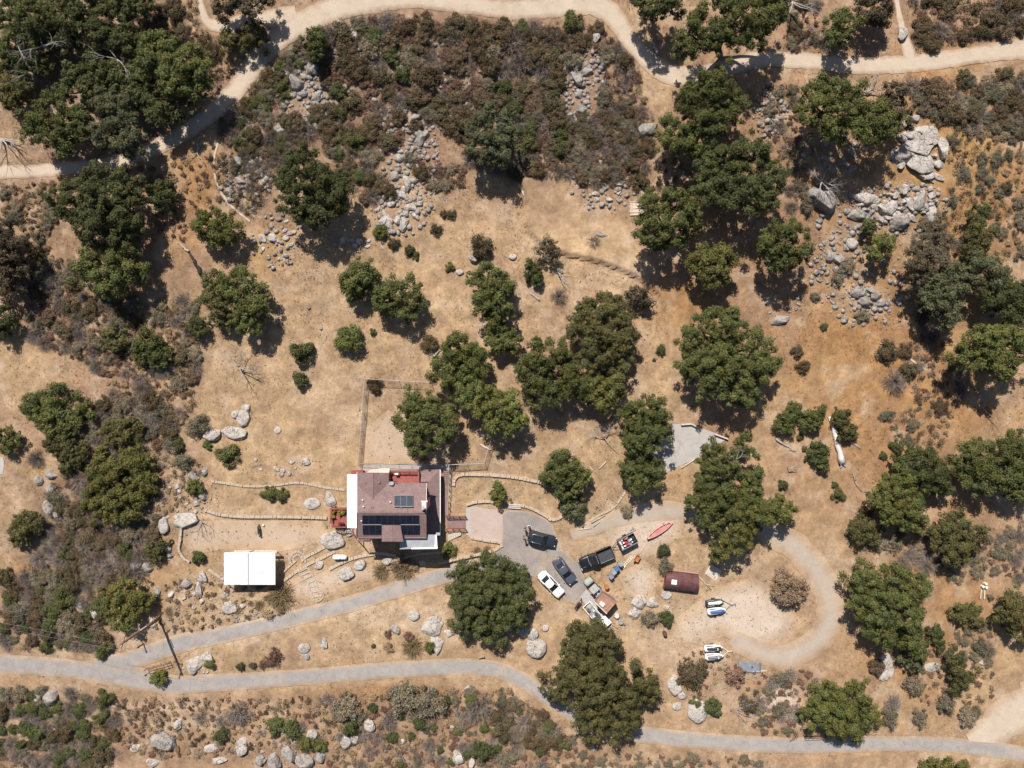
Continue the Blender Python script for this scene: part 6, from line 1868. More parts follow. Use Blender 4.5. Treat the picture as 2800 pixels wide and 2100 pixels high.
# bushes that can be named one by one (overview px)
for k, x, y, r, lab in (
    ('lime', 421, 1053, 20, "glossy bright green shrub at the end of the upper stone edging"),
    ('green', 427, 1205, 20, "spiky dark green garden shrub beside the carport wall"),
    ('green', 580, 1067, 20, "dark green hedge bush, western of the joined pair by the awning"), ('green', 607, 1069, 18, "dark green hedge bush, eastern of the joined pair by the awning"),
    ('green', 652, 760, 31, "dark spiky bush on the meadow north west of the enclosure"), ('green', 650, 820, 21, "small oval bush just west of the enclosure fence"),
    ('sage', 424, 918, 32, "large soft olive sage bush beside the pale flat boulders"), ('green', 379, 960, 21, "small dark round bush below the soft olive sage bush"),
    ('green', 448, 963, 13, "small green bush touching the pale flat boulders"), ('green', 490, 982, 30, "half brown green bush south of the pale flat boulders"), ('sage', 394, 995, 24, "pale sage bush below the small dark round bush"),
    ('straw', 603, 1290, 36, "big straw fountain grass at the corner of the carport"), ('tuft', 576, 1325, 18, "tan tuft below the big fountain grass"), ('tuft', 606, 1318, 13, "small tan tuft on the driveway verge"),
    ('straw', 868, 1228, 32, "dry brown feathery shrub on the driveway verge"), ('straw', 822, 1236, 22, "straw feathery shrub west of the dry brown one"), ('tuft', 893, 1222, 14, "yellow flowered shrub on the driveway verge"),
    ('lime', 970, 1187, 20, "yellow green garden shrub at the patio corner"), ('straw', 1030, 1190, 11, "thin garden plant by the forecourt wall"), ('straw', 1052, 1186, 9, "spindly garden plant at the forecourt corner"),
    ('brown', 1703, 1272, 52, "huge dry brown bush inside the gravel loop"), ('green', 1433, 1188, 17, "green bush beside the wheelbarrow"), ('sage', 1435, 1222, 22, "grey dry bush against the arched shed"),
    ('sage', 1405, 1335, 26, "grey green sage bush on the boulders near the drum"), ('green', 1440, 1335, 22, "dark half of the sage clump near the drum"), ('sage', 1355, 1105, 18, "sage bush below the leaning oak"),
    ('chap', 1495, 1455, 36, "dark grey brown bush below the jet skis"), ('rust', 1590, 1465, 30, "brown bush below the corrugated sheets"), ('green', 1542, 1530, 28, "green bush growing on the big pale slab"), ('green', 1503, 1517, 16, "small grey green bush in front of the big pale slab"),
    ('chap', 1040, 535, 28, "brown twiggy bush behind the wedge shaped boulder"), ('dead', 1208, 640, 20, "small grey dead bush low on the meadow"), ('dead', 1180, 512, 16, "grey dead bush by the meadow boulders"), ('dead', 1283, 525, 19, "grey dead bush below the meadow rock cluster"),
    ('chap', 958, 462, 10, "upper dark small bush of the meadow trio"), ('chap', 975, 463, 13, "right dark small bush of the meadow trio"), ('chap', 942, 495, 16, "lower brown bush of the meadow trio"),
    ('chap', 852, 525, 17, "brown bush beside the rock line on the meadow edge"), ('green', 885, 540, 14, "small dark bush at the end of the rock line"), ('green', 898, 552, 10, "little bush beside the rock line end"), ('lime', 822, 500, 19, "bright green bush at the foot of the pale slabs"),
    ('green', 972, 577, 12, "dark little bush beside the small white boulder"), ('green', 805, 717, 9, "tiny round bush on the open meadow"), ('chap', 929, 741, 21, "grey green twiggy bush beside the cluster oaks"),
    ('chap', 808, 832, 18, "dark bush standing on the enclosure fence corner"), ('green', 1428, 756, 14, "small dark bush on the grassy spur"), ('green', 1413, 777, 5, "tiny dark bush on the grassy spur"),
    ('green', 1937, 965, 18, "upright dark bush on the gully head"), ('green', 1690, 1048, 15, "small green bush between cluster oak and gully"), ('green', 1812, 1068, 19, "round green bush below the fallen white log"),
    ('green', 1728, 943, 11, "tiny green bush beside the thin grey log"), ('green', 1803, 1048, 10, "tiny olive bush below the white log"), ('chap', 1870, 1110, 18, "olive bush left of the gully oak"), ('green', 1907, 985, 12, "small bush at the gully head"),
    ('chap', 1918, 760, 26, "dark round bush on the golden slope"), ('chap', 1960, 800, 24, "brown bush below the dark round one on the golden slope"), ('dead', 1935, 825, 28, "grey violet bush on the golden slope"), ('chap', 1722, 760, 16, "brown upright bush on the golden slope"), ('chap', 1735, 790, 16, "lower brown bush on the golden slope"),
    ('sage', 1862, 682, 20, "soft grey sage bush at the rock pile foot"), ('sage', 1762, 640, 13, "small sage bush beside the shaded rocks"), ('green', 1780, 706, 10, "tiny dark bush below the rock piles"), ('sage', 1830, 575, 22, "pale sage bush on the middle rock pile"), ('sage', 1812, 600, 20, "yellowish sage bush on the middle rock pile"),
    ('sage', 1742, 440, 22, "grey green sage bush against the cracked boulder"), ('sage', 1740, 420, 16, "upper sage tuft against the cracked boulder"),
    ('chap', 1895, 1440, 24, "brown bush touching the white flat slab"), ('sage', 2120, 1400, 24, "grey violet bush on the east bank"), ('dead', 2135, 1405, 20, "leafless bush on the east bank"), ('sage', 1975, 1480, 28, "grey bush above the lower road"), ('sage', 1985, 1550, 24, "grey brown bush on the road verge"), ('sage', 1920, 1550, 26, "dull sage bush beside the round smooth oak"), ('sage', 2045, 1520, 28, "olive grey bush on the road verge"), ('sage', 2090, 1550, 26, "grey verge bush nearest the dirt turnout"), ('dead', 1930, 1520, 24, "pale leafless bush by the round smooth oak"),
    ('lime', 345, 1463, 21, "green bush growing through the open pipe gate"), ('rust', 590, 1420, 22, "dark red shrub on the road triangle"), ('rust', 570, 1436, 13, "small dark shrub on the road triangle"), ('green', 519, 1440, 12, "round dark bush on the road triangle"), ('green', 454, 1435, 14, "olive bush beside the triangle boulders"), ('chap', 545, 1438, 10, "little brown bush on the road triangle"),
    ('rust', 882, 1375, 14, "brown scrub beside the flat rocks between the roads"), ('straw', 890, 1400, 26, "straw and rust bush between the roads"), ('lime', 928, 1398, 16, "bright green bush on the flat rock between the roads"), ('tuft', 838, 1398, 14, "tan cactus like tuft between the roads"), ('rust', 838, 1370, 11, "rust tuft between the roads"), ('chap', 806, 1396, 7, "tiny brown tuft between the roads"),
    ('sage', 745, 1530, 42, "broad sage bush on the bank below the lower road"), ('green', 760, 1570, 26, "dark green bush below the broad sage bush"), ('sage', 870, 1510, 44, "largest sage bush on the bank below the lower road"), ('sage', 925, 1520, 42, "wide sage bush beside the largest one on the bank"), ('green', 905, 1560, 22, "green tip of the wide sage clump"),
    ('green', 595, 1570, 28, "western green bush above the south boulders"), ('green', 630, 1575, 26, "green bush above the south boulders"), ('lime', 662, 1603, 24, "yellow green bush on the south boulders"), ('lime', 690, 1610, 18, "smaller yellow green bush on the south boulders"), ('green', 1040, 1620, 30, "green bush among the south rocks"), ('dead', 840, 1560, 22, "violet grey dead bush below the bank"), ('dead', 1035, 1530, 34, "large violet grey dead bush below the road bend"), ('dead', 515, 1545, 30, "bluish grey dead bush below the main road"), ('green', 478, 1590, 20, "green bush beside the bluish dead bush"),
    ('dead', 75, 990, 22, "violet grey dead bush above the west slab"), ('sage', 2140, 1290, 10, "tiny sage bush by the wellhead"), ('tuft', 2072, 1255, 12, "tan tuft on the bare east bank"),
):
    if k in KIND:
        bush(k, x, y, r, lab)

WAIT = []
def band(poly, spacing, mix, rlo, rhi, phrase, seed, hs=.8, clump=.0):
    """fill a patch (overview px) with bushes"""
    r_ = random.Random(seed)
    xs = [p[0] for p in poly]; ys = [p[1] for p in poly]
    kinds = [k for k, w in mix for _ in range(w)]
    tries = int((max(xs) - min(xs)) * (max(ys) - min(ys)) / (spacing * spacing) * 6)
    got = []
    for _ in range(tries):
        x, y = r_.uniform(min(xs), max(xs)), r_.uniform(min(ys), max(ys))
        if not bool(inpoly(np.array([x]), np.array([y]), poly)[0]): continue
        r = r_.uniform(rlo, rhi)
        if clump and fbm(np.array([x / 55.0]), np.array([y / 55.0]), seed)[0] < clump: continue
        k = r_.choice(kinds)
        if k in ('tuft', 'rust'): r *= .62
        if any((x - a) ** 2 + (y - b) ** 2 < (spacing * .5 + (r + c) * .27) ** 2 for a, b, c in got): continue
        p = O(x, y)
        if masked(p.x, p.y) or masked(p.x, p.y + r * .045) or masked(p.x, p.y - r * .045): continue
        got.append((x, y, r))
        WAIT.append((r, k, x, y, phrase, hs, p))
CH = (('chap', 6), ('green', 2), ('dead', 2), ('sage', 2), ('rust', 1))
band([(760, 20), (860, 12), (960, 30), (1100, 45), (1250, 45), (1270, 110), (1220, 140), (1200, 260), (1130, 230), (1010, 230), (1020, 340), (940, 260), (850, 320), (800, 360), (740, 320), (740, 220), (700, 170), (690, 80)], 19, (('chap', 8), ('green', 1), ('dead', 3), ('rust', 3), ('sage', 1)), 15, 31, "in the dense scrub below the dirt track", 1, clump=.41)
band([(1000, 60), (1200, 60), (1215, 380), (1110, 380), (1100, 240), (1020, 225)], 18, (('chap', 8), ('green', 1), ('dead', 3), ('rust', 3)), 16, 30, "in the dense scrub above the meadow", 2, clump=.38)
band([(470, 210), (560, 170), (650, 80), (690, 70), (690, 120), (630, 150), (610, 260), (620, 330), (520, 330), (470, 300)], 12, CH, 12, 24, "on the bank inside the track bend", 3)
band([(730, 230), (800, 370), (760, 400), (700, 300), (650, 290), (600, 320), (620, 260)], 11, CH, 13, 24, "above the dark lobed oak", 4)
band([(1260, 50), (1330, 60), (1370, 140), (1400, 250), (1400, 400), (1330, 400), (1270, 400), (1225, 380), (1225, 260), (1290, 250), (1310, 150)], 11, (('chap', 3), ('dead', 3), ('sage', 2), ('rust', 2), ('tuft', 1)), 12, 22, "on the rocky spur by the grass bank", 5)
band([(880, 330), (1010, 370), (1000, 400), (930, 410), (900, 380)], 12, (('chap', 3), ('rust', 2), ('sage', 1)), 12, 20, "at the top edge of the meadow", 6)
band([(450, 330), (520, 330), (560, 440), (540, 490), (470, 430)], 13, (('chap', 2), ('sage', 2), ('tuft', 2), ('dead', 1)), 9, 18, "beside the western rock outcrop", 7)
band([(270, 20), (420, 5), (430, 60), (470, 70), (470, 140), (420, 90), (330, 80), (300, 40)], 15, (('chap', 4), ('rust', 2)), 12, 24, "between the north west wood and the clearing", 8)
band([(450, 110), (500, 130), (510, 190), (470, 220), (450, 190)], 13, (('chap', 3), ('tuft', 2), ('rust', 1)), 9, 17, "on the outer verge of the track bend", 9)
band([(0, 400), (130, 390), (120, 450), (100, 560), (60, 480), (0, 480)], 13, (('chap', 2), ('tuft', 3), ('sage', 2), ('rust', 1)), 8, 20, "on the slope under the west end of the track", 10)
band([(80, 540), (160, 560), (180, 640), (300, 660), (420, 640), (430, 760), (420, 880), (340, 960), (280, 900), (200, 790), (80, 740), (50, 640)], 13, (('chap', 3), ('sage', 3), ('tuft', 3), ('dead', 2), ('rust', 2)), 9, 25, "in the scrub band down the west slope", 11, clump=.33)
band([(170, 880), (330, 860), (400, 880), (360, 1000), (330, 1030), (340, 1090), (180, 1200), (100, 1160), (110, 1060), (180, 980)], 16, (('chap', 3), ('sage', 3), ('dead', 3), ('rust', 1)), 12, 26, "in the grey scrub round the yellow green evergreen", 12)
band([(90, 1160), (330, 1130), (340, 1220), (270, 1260), (240, 1290), (230, 1400), (60, 1400), (0, 1400), (0, 1240), (80, 1230)], 16, (('chap', 4), ('sage', 3), ('dead', 3), ('green', 2)), 14, 28, "in the grey scrub above the main road", 13)
band([(0, 1480), (110, 1490), (230, 1505), (260, 1580), (240, 1659), (0, 1659)], 17, (('chap', 3), ('dead', 3), ('green', 2), ('sage', 1)), 14, 26, "below the main road at its west end", 14)
band([(250, 1510), (560, 1510), (700, 1505), (720, 1600), (560, 1620), (300, 1640), (250, 1590)], 15, (('chap', 2), ('dead', 2), ('tuft', 4), ('rust', 2)), 8, 17, "on the bank below the main road", 15)
band([(700, 1500), (1100, 1490), (1180, 1560), (1240, 1600), (1250, 1659), (700, 1659), (730, 1600)], 14, (('sage', 2), ('dead', 3), ('tuft', 3), ('rust', 3), ('green', 1)), 9, 20, "on the south bank", 16)
band([(1080, 1500), (1180, 1545), (1230, 1600), (1120, 1620), (1060, 1570)], 17, (('chap', 3), ('sage', 2), ('dead', 2)), 14, 24, "below the road bend at the largest oak", 17)
band([(1260, 1625), (1640, 1640), (1640, 1659), (1250, 1659)], 18, (('sage', 2), ('dead', 2), ('rust', 2)), 10, 18, "on the verge south of the lower road", 18)
band([(1690, 0), (1760, 0), (1790, 110), (1700, 110)], 17, (('dead', 2), ('rust', 2), ('sage', 1), ('chap', 2)), 12, 20, "between the oaks above the east track", 19)
band([(1965, 0), (2212, 0), (2212, 90), (2100, 105), (1990, 110)], 13, (('chap', 5), ('dead', 2), ('rust', 2), ('tuft', 2)), 12, 26, "above the east dirt track", 20)
band([(1960, 180), (2212, 165), (2212, 300), (2100, 270), (2040, 260), (1990, 240)], 13, (('chap', 5), ('dead', 2), ('sage', 2), ('tuft', 1)), 14, 26, "below the east dirt track", 21)
band([(2060, 270), (2212, 300), (2212, 560), (2160, 560), (2130, 430), (2060, 440), (2050, 350)], 19, (('sage', 5), ('chap', 2), ('tuft', 2)), 10, 20, "on the golden slope at the east edge", 22)
band([(1650, 190), (1720, 180), (1730, 420), (1700, 460), (1700, 350), (1660, 300)], 18, (('dead', 2), ('sage', 2), ('rust', 2)), 9, 18, "in the gap between the big oaks", 23)
band([(1480, 300), (1420, 330), (1400, 420), (1480, 430), (1520, 380)], 18, (('rust', 2), ('dead', 1), ('chap', 1)), 9, 16, "in the shade of the big oak row", 24)
band([(1900, 900), (1990, 860), (2060, 900), (2050, 960), (1960, 960)], 19, (('sage', 2), ('chap', 2), ('tuft', 2)), 9, 18, "at the head of the gully", 25)
band([(1860, 1180), (2000, 1130), (2060, 1200), (2212, 1120), (2212, 1250), (2030, 1240), (1960, 1220)], 18, (('dead', 3), ('sage', 3), ('rust', 2)), 10, 22, "in the lower gully", 26)
band([(1640, 1450), (1740, 1420), (1760, 1470), (1740, 1590), (1640, 1590), (1600, 1500)], 18, (('rust', 3), ('dead', 2), ('sage', 2), ('chap', 1)), 9, 22, "on the bank below the gravel loop", 27)
band([(1500, 1400), (1640, 1420), (1640, 1460), (1500, 1500), (1440, 1480)], 20, (('rust', 3), ('tuft', 2), ('chap', 1)), 7, 14, "on the rubbly bank by the jet skis", 28)
band([(1990, 1380), (2140, 1340), (2150, 1500), (2090, 1560), (1990, 1520)], 21, (('sage', 3), ('rust', 2), ('tuft', 2)), 8, 19, "on the east bank above the dirt turnout", 29)
band([(340, 1000), (430, 1000), (440, 1060), (340, 1120)], 17, (('sage', 2), ('tuft', 3), ('dead', 1)), 8, 16, "along the west ends of the stone walls", 30)
band([(330, 1260), (560, 1240), (600, 1300), (560, 1350), (380, 1380), (330, 1360)], 22, (('tuft', 4), ('straw', 1), ('sage', 1), ('rust', 1)), 8, 17, "on the bank between carport and driveway", 31)
band([(2000, 700), (2090, 820), (2060, 900), (1980, 870), (1950, 760)], 18, (('rust', 2), ('dead', 2), ('chap', 2)), 10, 20, "in the shade of the east thicket", 32)
band([(1970, 500), (2060, 430), (2090, 620), (1990, 700)], 19, (('chap', 3), ('sage', 2), ('dead', 2)), 11, 20, "inside the east thicket", 33)
band([(1010, 350), (1120, 380), (1230, 385), (1330, 400), (1400, 330), (1390, 260), (1300, 260), (1230, 270), (1120, 260)], 13, (('chap', 3), ('dead', 3), ('rust', 3), ('sage', 2)), 11, 23, "on the brown slope above the meadow head", 40)
band([(590, 300), (660, 290), (650, 340), (600, 380), (560, 440), (520, 330)], 13, (('chap', 3), ('dead', 2), ('rust', 2)), 11, 21, "west of the dark lobed oak", 41)
band([(740, 380), (830, 370), (850, 420), (790, 440)], 13, (('chap', 3), ('dead', 2), ('rust', 1)), 12, 22, "east of the dark lobed oak", 42)
band([(130, 390), (330, 360), (460, 340), (470, 440), (400, 520), (330, 520), (340, 440), (280, 380)], 22, (('tuft', 3), ('rust', 3), ('sage', 1)), 9, 16, "on the orange slope south of the track", 43)
left = {nm: 285 - counts.get(nm, 0) for nm in ("chaparral_bush", "green_bush", "sage_bush", "dead_bush", "rust_bush", "buckwheat_tuft")}
LEAF_COL = {'chap': (.098, .078, .046), 'green': (.095, .104, .040), 'sage': (.175, .148, .100), 'dead': (.25, .205, .175), 'rust': (.205, .120, .085), 'tuft': (.32, .225, .135)}
sv, scol = [], []
for (r, k, x, y, phrase, hs, p) in sorted(WAIT, key=lambda w: -w[0]):
    nm = KIND[k][1]
    if left.get(nm, 9999) > 0:
        left[nm] = left.get(nm, 9999) - 1
        bush(k, x, y, r, KIND[k][2] + " " + phrase, KIND[k][2] + " " + phrase, hs, ground=p)
    else:
        R = r * OS / PPM
        m = 9
        c = np.array([p.x, p.y, zg(p.x, p.y)]) + rng.normal(0, .36, (m, 3)) * R * np.array([1, 1, .3]) + np.array([0, 0, R * .3])
        v, cl = leaf_cloud(c, np.full(m, R * .36), 30, .13, LEAF_COL[k], rng, .4, .2, -.4)
        sv.append(v); scol.append(cl)
if sv:
    V, C = np.concatenate(sv), np.concatenate(scol)
    tag(add_mesh("low_scrub", mesh_np("low_scrub", V, np.arange(len(V)).reshape(-1, 3), DRY, col=C)), "low dry scrub filling the gaps between the bushes", "scrub", kind='stuff')
# (bands filled above)
print("bushes", counts, sum(counts.values()))

# small dry weeds: far too many to count
n = 9000
wx = rng.uniform(-79, 79, n); wy = rng.uniform(-60, 60, n)
keep = (~masked(wx, wy)) & (fbm(wx * .12, wy * .12, 61) > rng.uniform(.3, .75, n))
wx, wy = wx[keep], wy[keep]
wcol = np.array([(.20, .13, .085), (.15, .105, .065), (.27, .185, .105), (.12, .10, .06)])[rng.integers(0, 4, len(wx))]
V, C = leaf_cloud(np.stack([wx, wy, zg(wx, wy) + .05], 1), rng.uniform(.08, .26, len(wx)), 9, .11, (1, 1, 1), rng, .4, .2, -.1)
C = np.clip(C, .6, 1.3) * np.repeat(wcol, 27, 0)
tag(add_mesh("dry_weeds", mesh_np("dry_weeds", V, np.arange(len(V)).reshape(-1, 3), DRY, col=C)), "scattered small dry weeds on the slopes", "weeds", kind='stuff')

# ------------------------------------------------------------------ rocks
def granite(name, a, b, lich=.5):
    m, nt, nn, nl, p = node_mat(name)
    geo = nn.new("ShaderNodeNewGeometry")
    def nz(scale, detail, rough, lo, hi):
        n_ = nn.new("ShaderNodeTexNoise")
        n_.inputs["Scale"].default_value = scale
        n_.inputs["Detail"].default_value = detail
        n_.inputs["Roughness"].default_value = rough
        nl.new(geo.outputs["Position"], n_.inputs["Vector"])
        r_ = nn.new("ShaderNodeMapRange")
        r_.inputs[1].default_value = lo
        r_.inputs[2].default_value = hi
        nl.new(n_.outputs[0], r_.inputs[0])
        return r_.outputs[0]
    c = mixcol(nt, nz(1.1, 6, .65, .3, .7), a, b)
    c = mixcol(nt, nz(3.0, 8, .75, .54, .64), c, mixcol(nt, lich, c, (.10, .095, .09)))
    c = mixcol(nt, nz(.8, 5, .6, .56, .72), c, mixcol(nt, .5, c, (.36, .26, .18)))
    # joints
    ad = nn.new("ShaderNodeVectorMath"); ad.operation = 'MULTIPLY_ADD'
    n2 = nn.new("ShaderNodeTexNoise"); n2.inputs["Scale"].default_value = 1.2
    nl.new(geo.outputs["Position"], n2.inputs["Vector"])
    nl.new(n2.outputs["Color"], ad.inputs[0]); ad.inputs[1].default_value = (3.2, 3.2, 3.2)
    nl.new(geo.outputs["Position"], ad.inputs[2])
    vo = nn.new("ShaderNodeTexVoronoi"); vo.feature = 'DISTANCE_TO_EDGE'; vo.inputs["Scale"].default_value = .5
    nl.new(ad.outputs[0], vo.inputs["Vector"])
    mr = nn.new("ShaderNodeMapRange")
    mr.inputs[1].default_value = .004; mr.inputs[2].default_value = .022; mr.inputs[3].default_value = .5; mr.inputs[4].default_value = 0
    nl.new(vo.outputs["Distance"], mr.inputs[0])
    c = mixcol(nt, mr.outputs[0], c, (.085, .075, .065))
    nl.new(c, p.inputs["Base Color"])
    p.inputs["Roughness"].default_value = .95
    p.inputs["Specular IOR Level"].default_value = .1
    hgt = nn.new("ShaderNodeMath"); hgt.operation = 'SUBTRACT'
    nl.new(nz(2.2, 9, .72, 0, 1), hgt.inputs[0]); nl.new(mr.outputs[0], hgt.inputs[1])
    bump(nt, p, hgt.outputs[0], .9, .22)
    return m
GRA = granite("grey_granite", (.235, .21, .19), (.405, .365, .33))
GRW = granite("pale_granite", (.35, .312, .278), (.54, .485, .435), .45)
def rock_mesh(seed, mat, sub=4, facets=13, lo=.5, hi=.88, soft=1.0):
    from mathutils import noise as mn
    r = random.Random(seed)
    bm = bmesh.new()
    bmesh.ops.create_icosphere(bm, subdivisions=sub, radius=1.0)
    pl = []
    for i in range(facets):
        d = Vector((r.uniform(-1, 1), r.uniform(-1, 1), r.uniform(-.25, .8))).normalized()
        pl.append((d, r.uniform(lo, hi)))
    pl.append((Vector((r.uniform(-.2, .2), r.uniform(-.2, .2), 1)).normalized(), r.uniform(.5, .72)))
    o = Vector((seed * 3.1, seed * 1.7, 0))
    for v in bm.verts:
        n0 = v.co.normalized()
        v.co += n0 * mn.noise(v.co * 1.1 + o) * .25
        for d, k in pl:
            t = v.co.dot(d)
            if t > k: v.co -= d * (t - k) * .96 * soft
        v.co += n0 * (mn.noise(v.co * 2.6 + o) * .07 + mn.noise(v.co * 6.5 + o) * .035 + mn.noise(v.co * 14 + o) * .014)
        v.co.z *= .95
    me = bpy.data.meshes.new("rock")
    bm.to_mesh(me); bm.free()
    me.materials.append(mat)
    me.polygons.foreach_set("use_smooth", np.ones(len(me.polygons), bool))
    return me
RG = [rock_mesh(i, GRA) for i in range(1, 8)]
RP = [rock_mesh(i + 20, GRW) for i in range(5)]
RS = [rock_mesh(i + 40, GRW, 4, 5, .72, .92, .75) for i in range(4)]       # rounder
RL = [rock_mesh(i + 60, GRA, 3, 13) for i in range(6)]
PL = [rock_mesh(i + 80, GRW, 3, 16, .42, .8) for i in range(5)]
nrock = 0
def rock(protos, x, y, rx, ry, label, rot=None, h=None, group=None, name="boulder", cat="boulder", sink=.47, ground=None):
    global nrock
    ax, ay = rx * OS / PPM * 1.12, ry * OS / PPM * 1.12
    hh = h * .8 if h is not None else min(ax, ay) * .75
    p = ground if ground is not None else O(x, y, hh * .3)
    o = bpy.data.objects.new(name, rnd.choice(protos))
    o.location = (p.x, p.y, zg(p.x, p.y) + hh * (.8 - sink) - .03)
    o.scale = (ax, ay, hh)
    tl = min(.16, .3 * hh / max(ax, ay))
    o.rotation_euler = (rnd.uniform(-tl, tl), rnd.uniform(-tl, tl), rnd.uniform(-.35, .35) if rot is None else math.radians(rot))
    link(o)
    tag(o, label, cat, group)
    nrock += 1
    return o
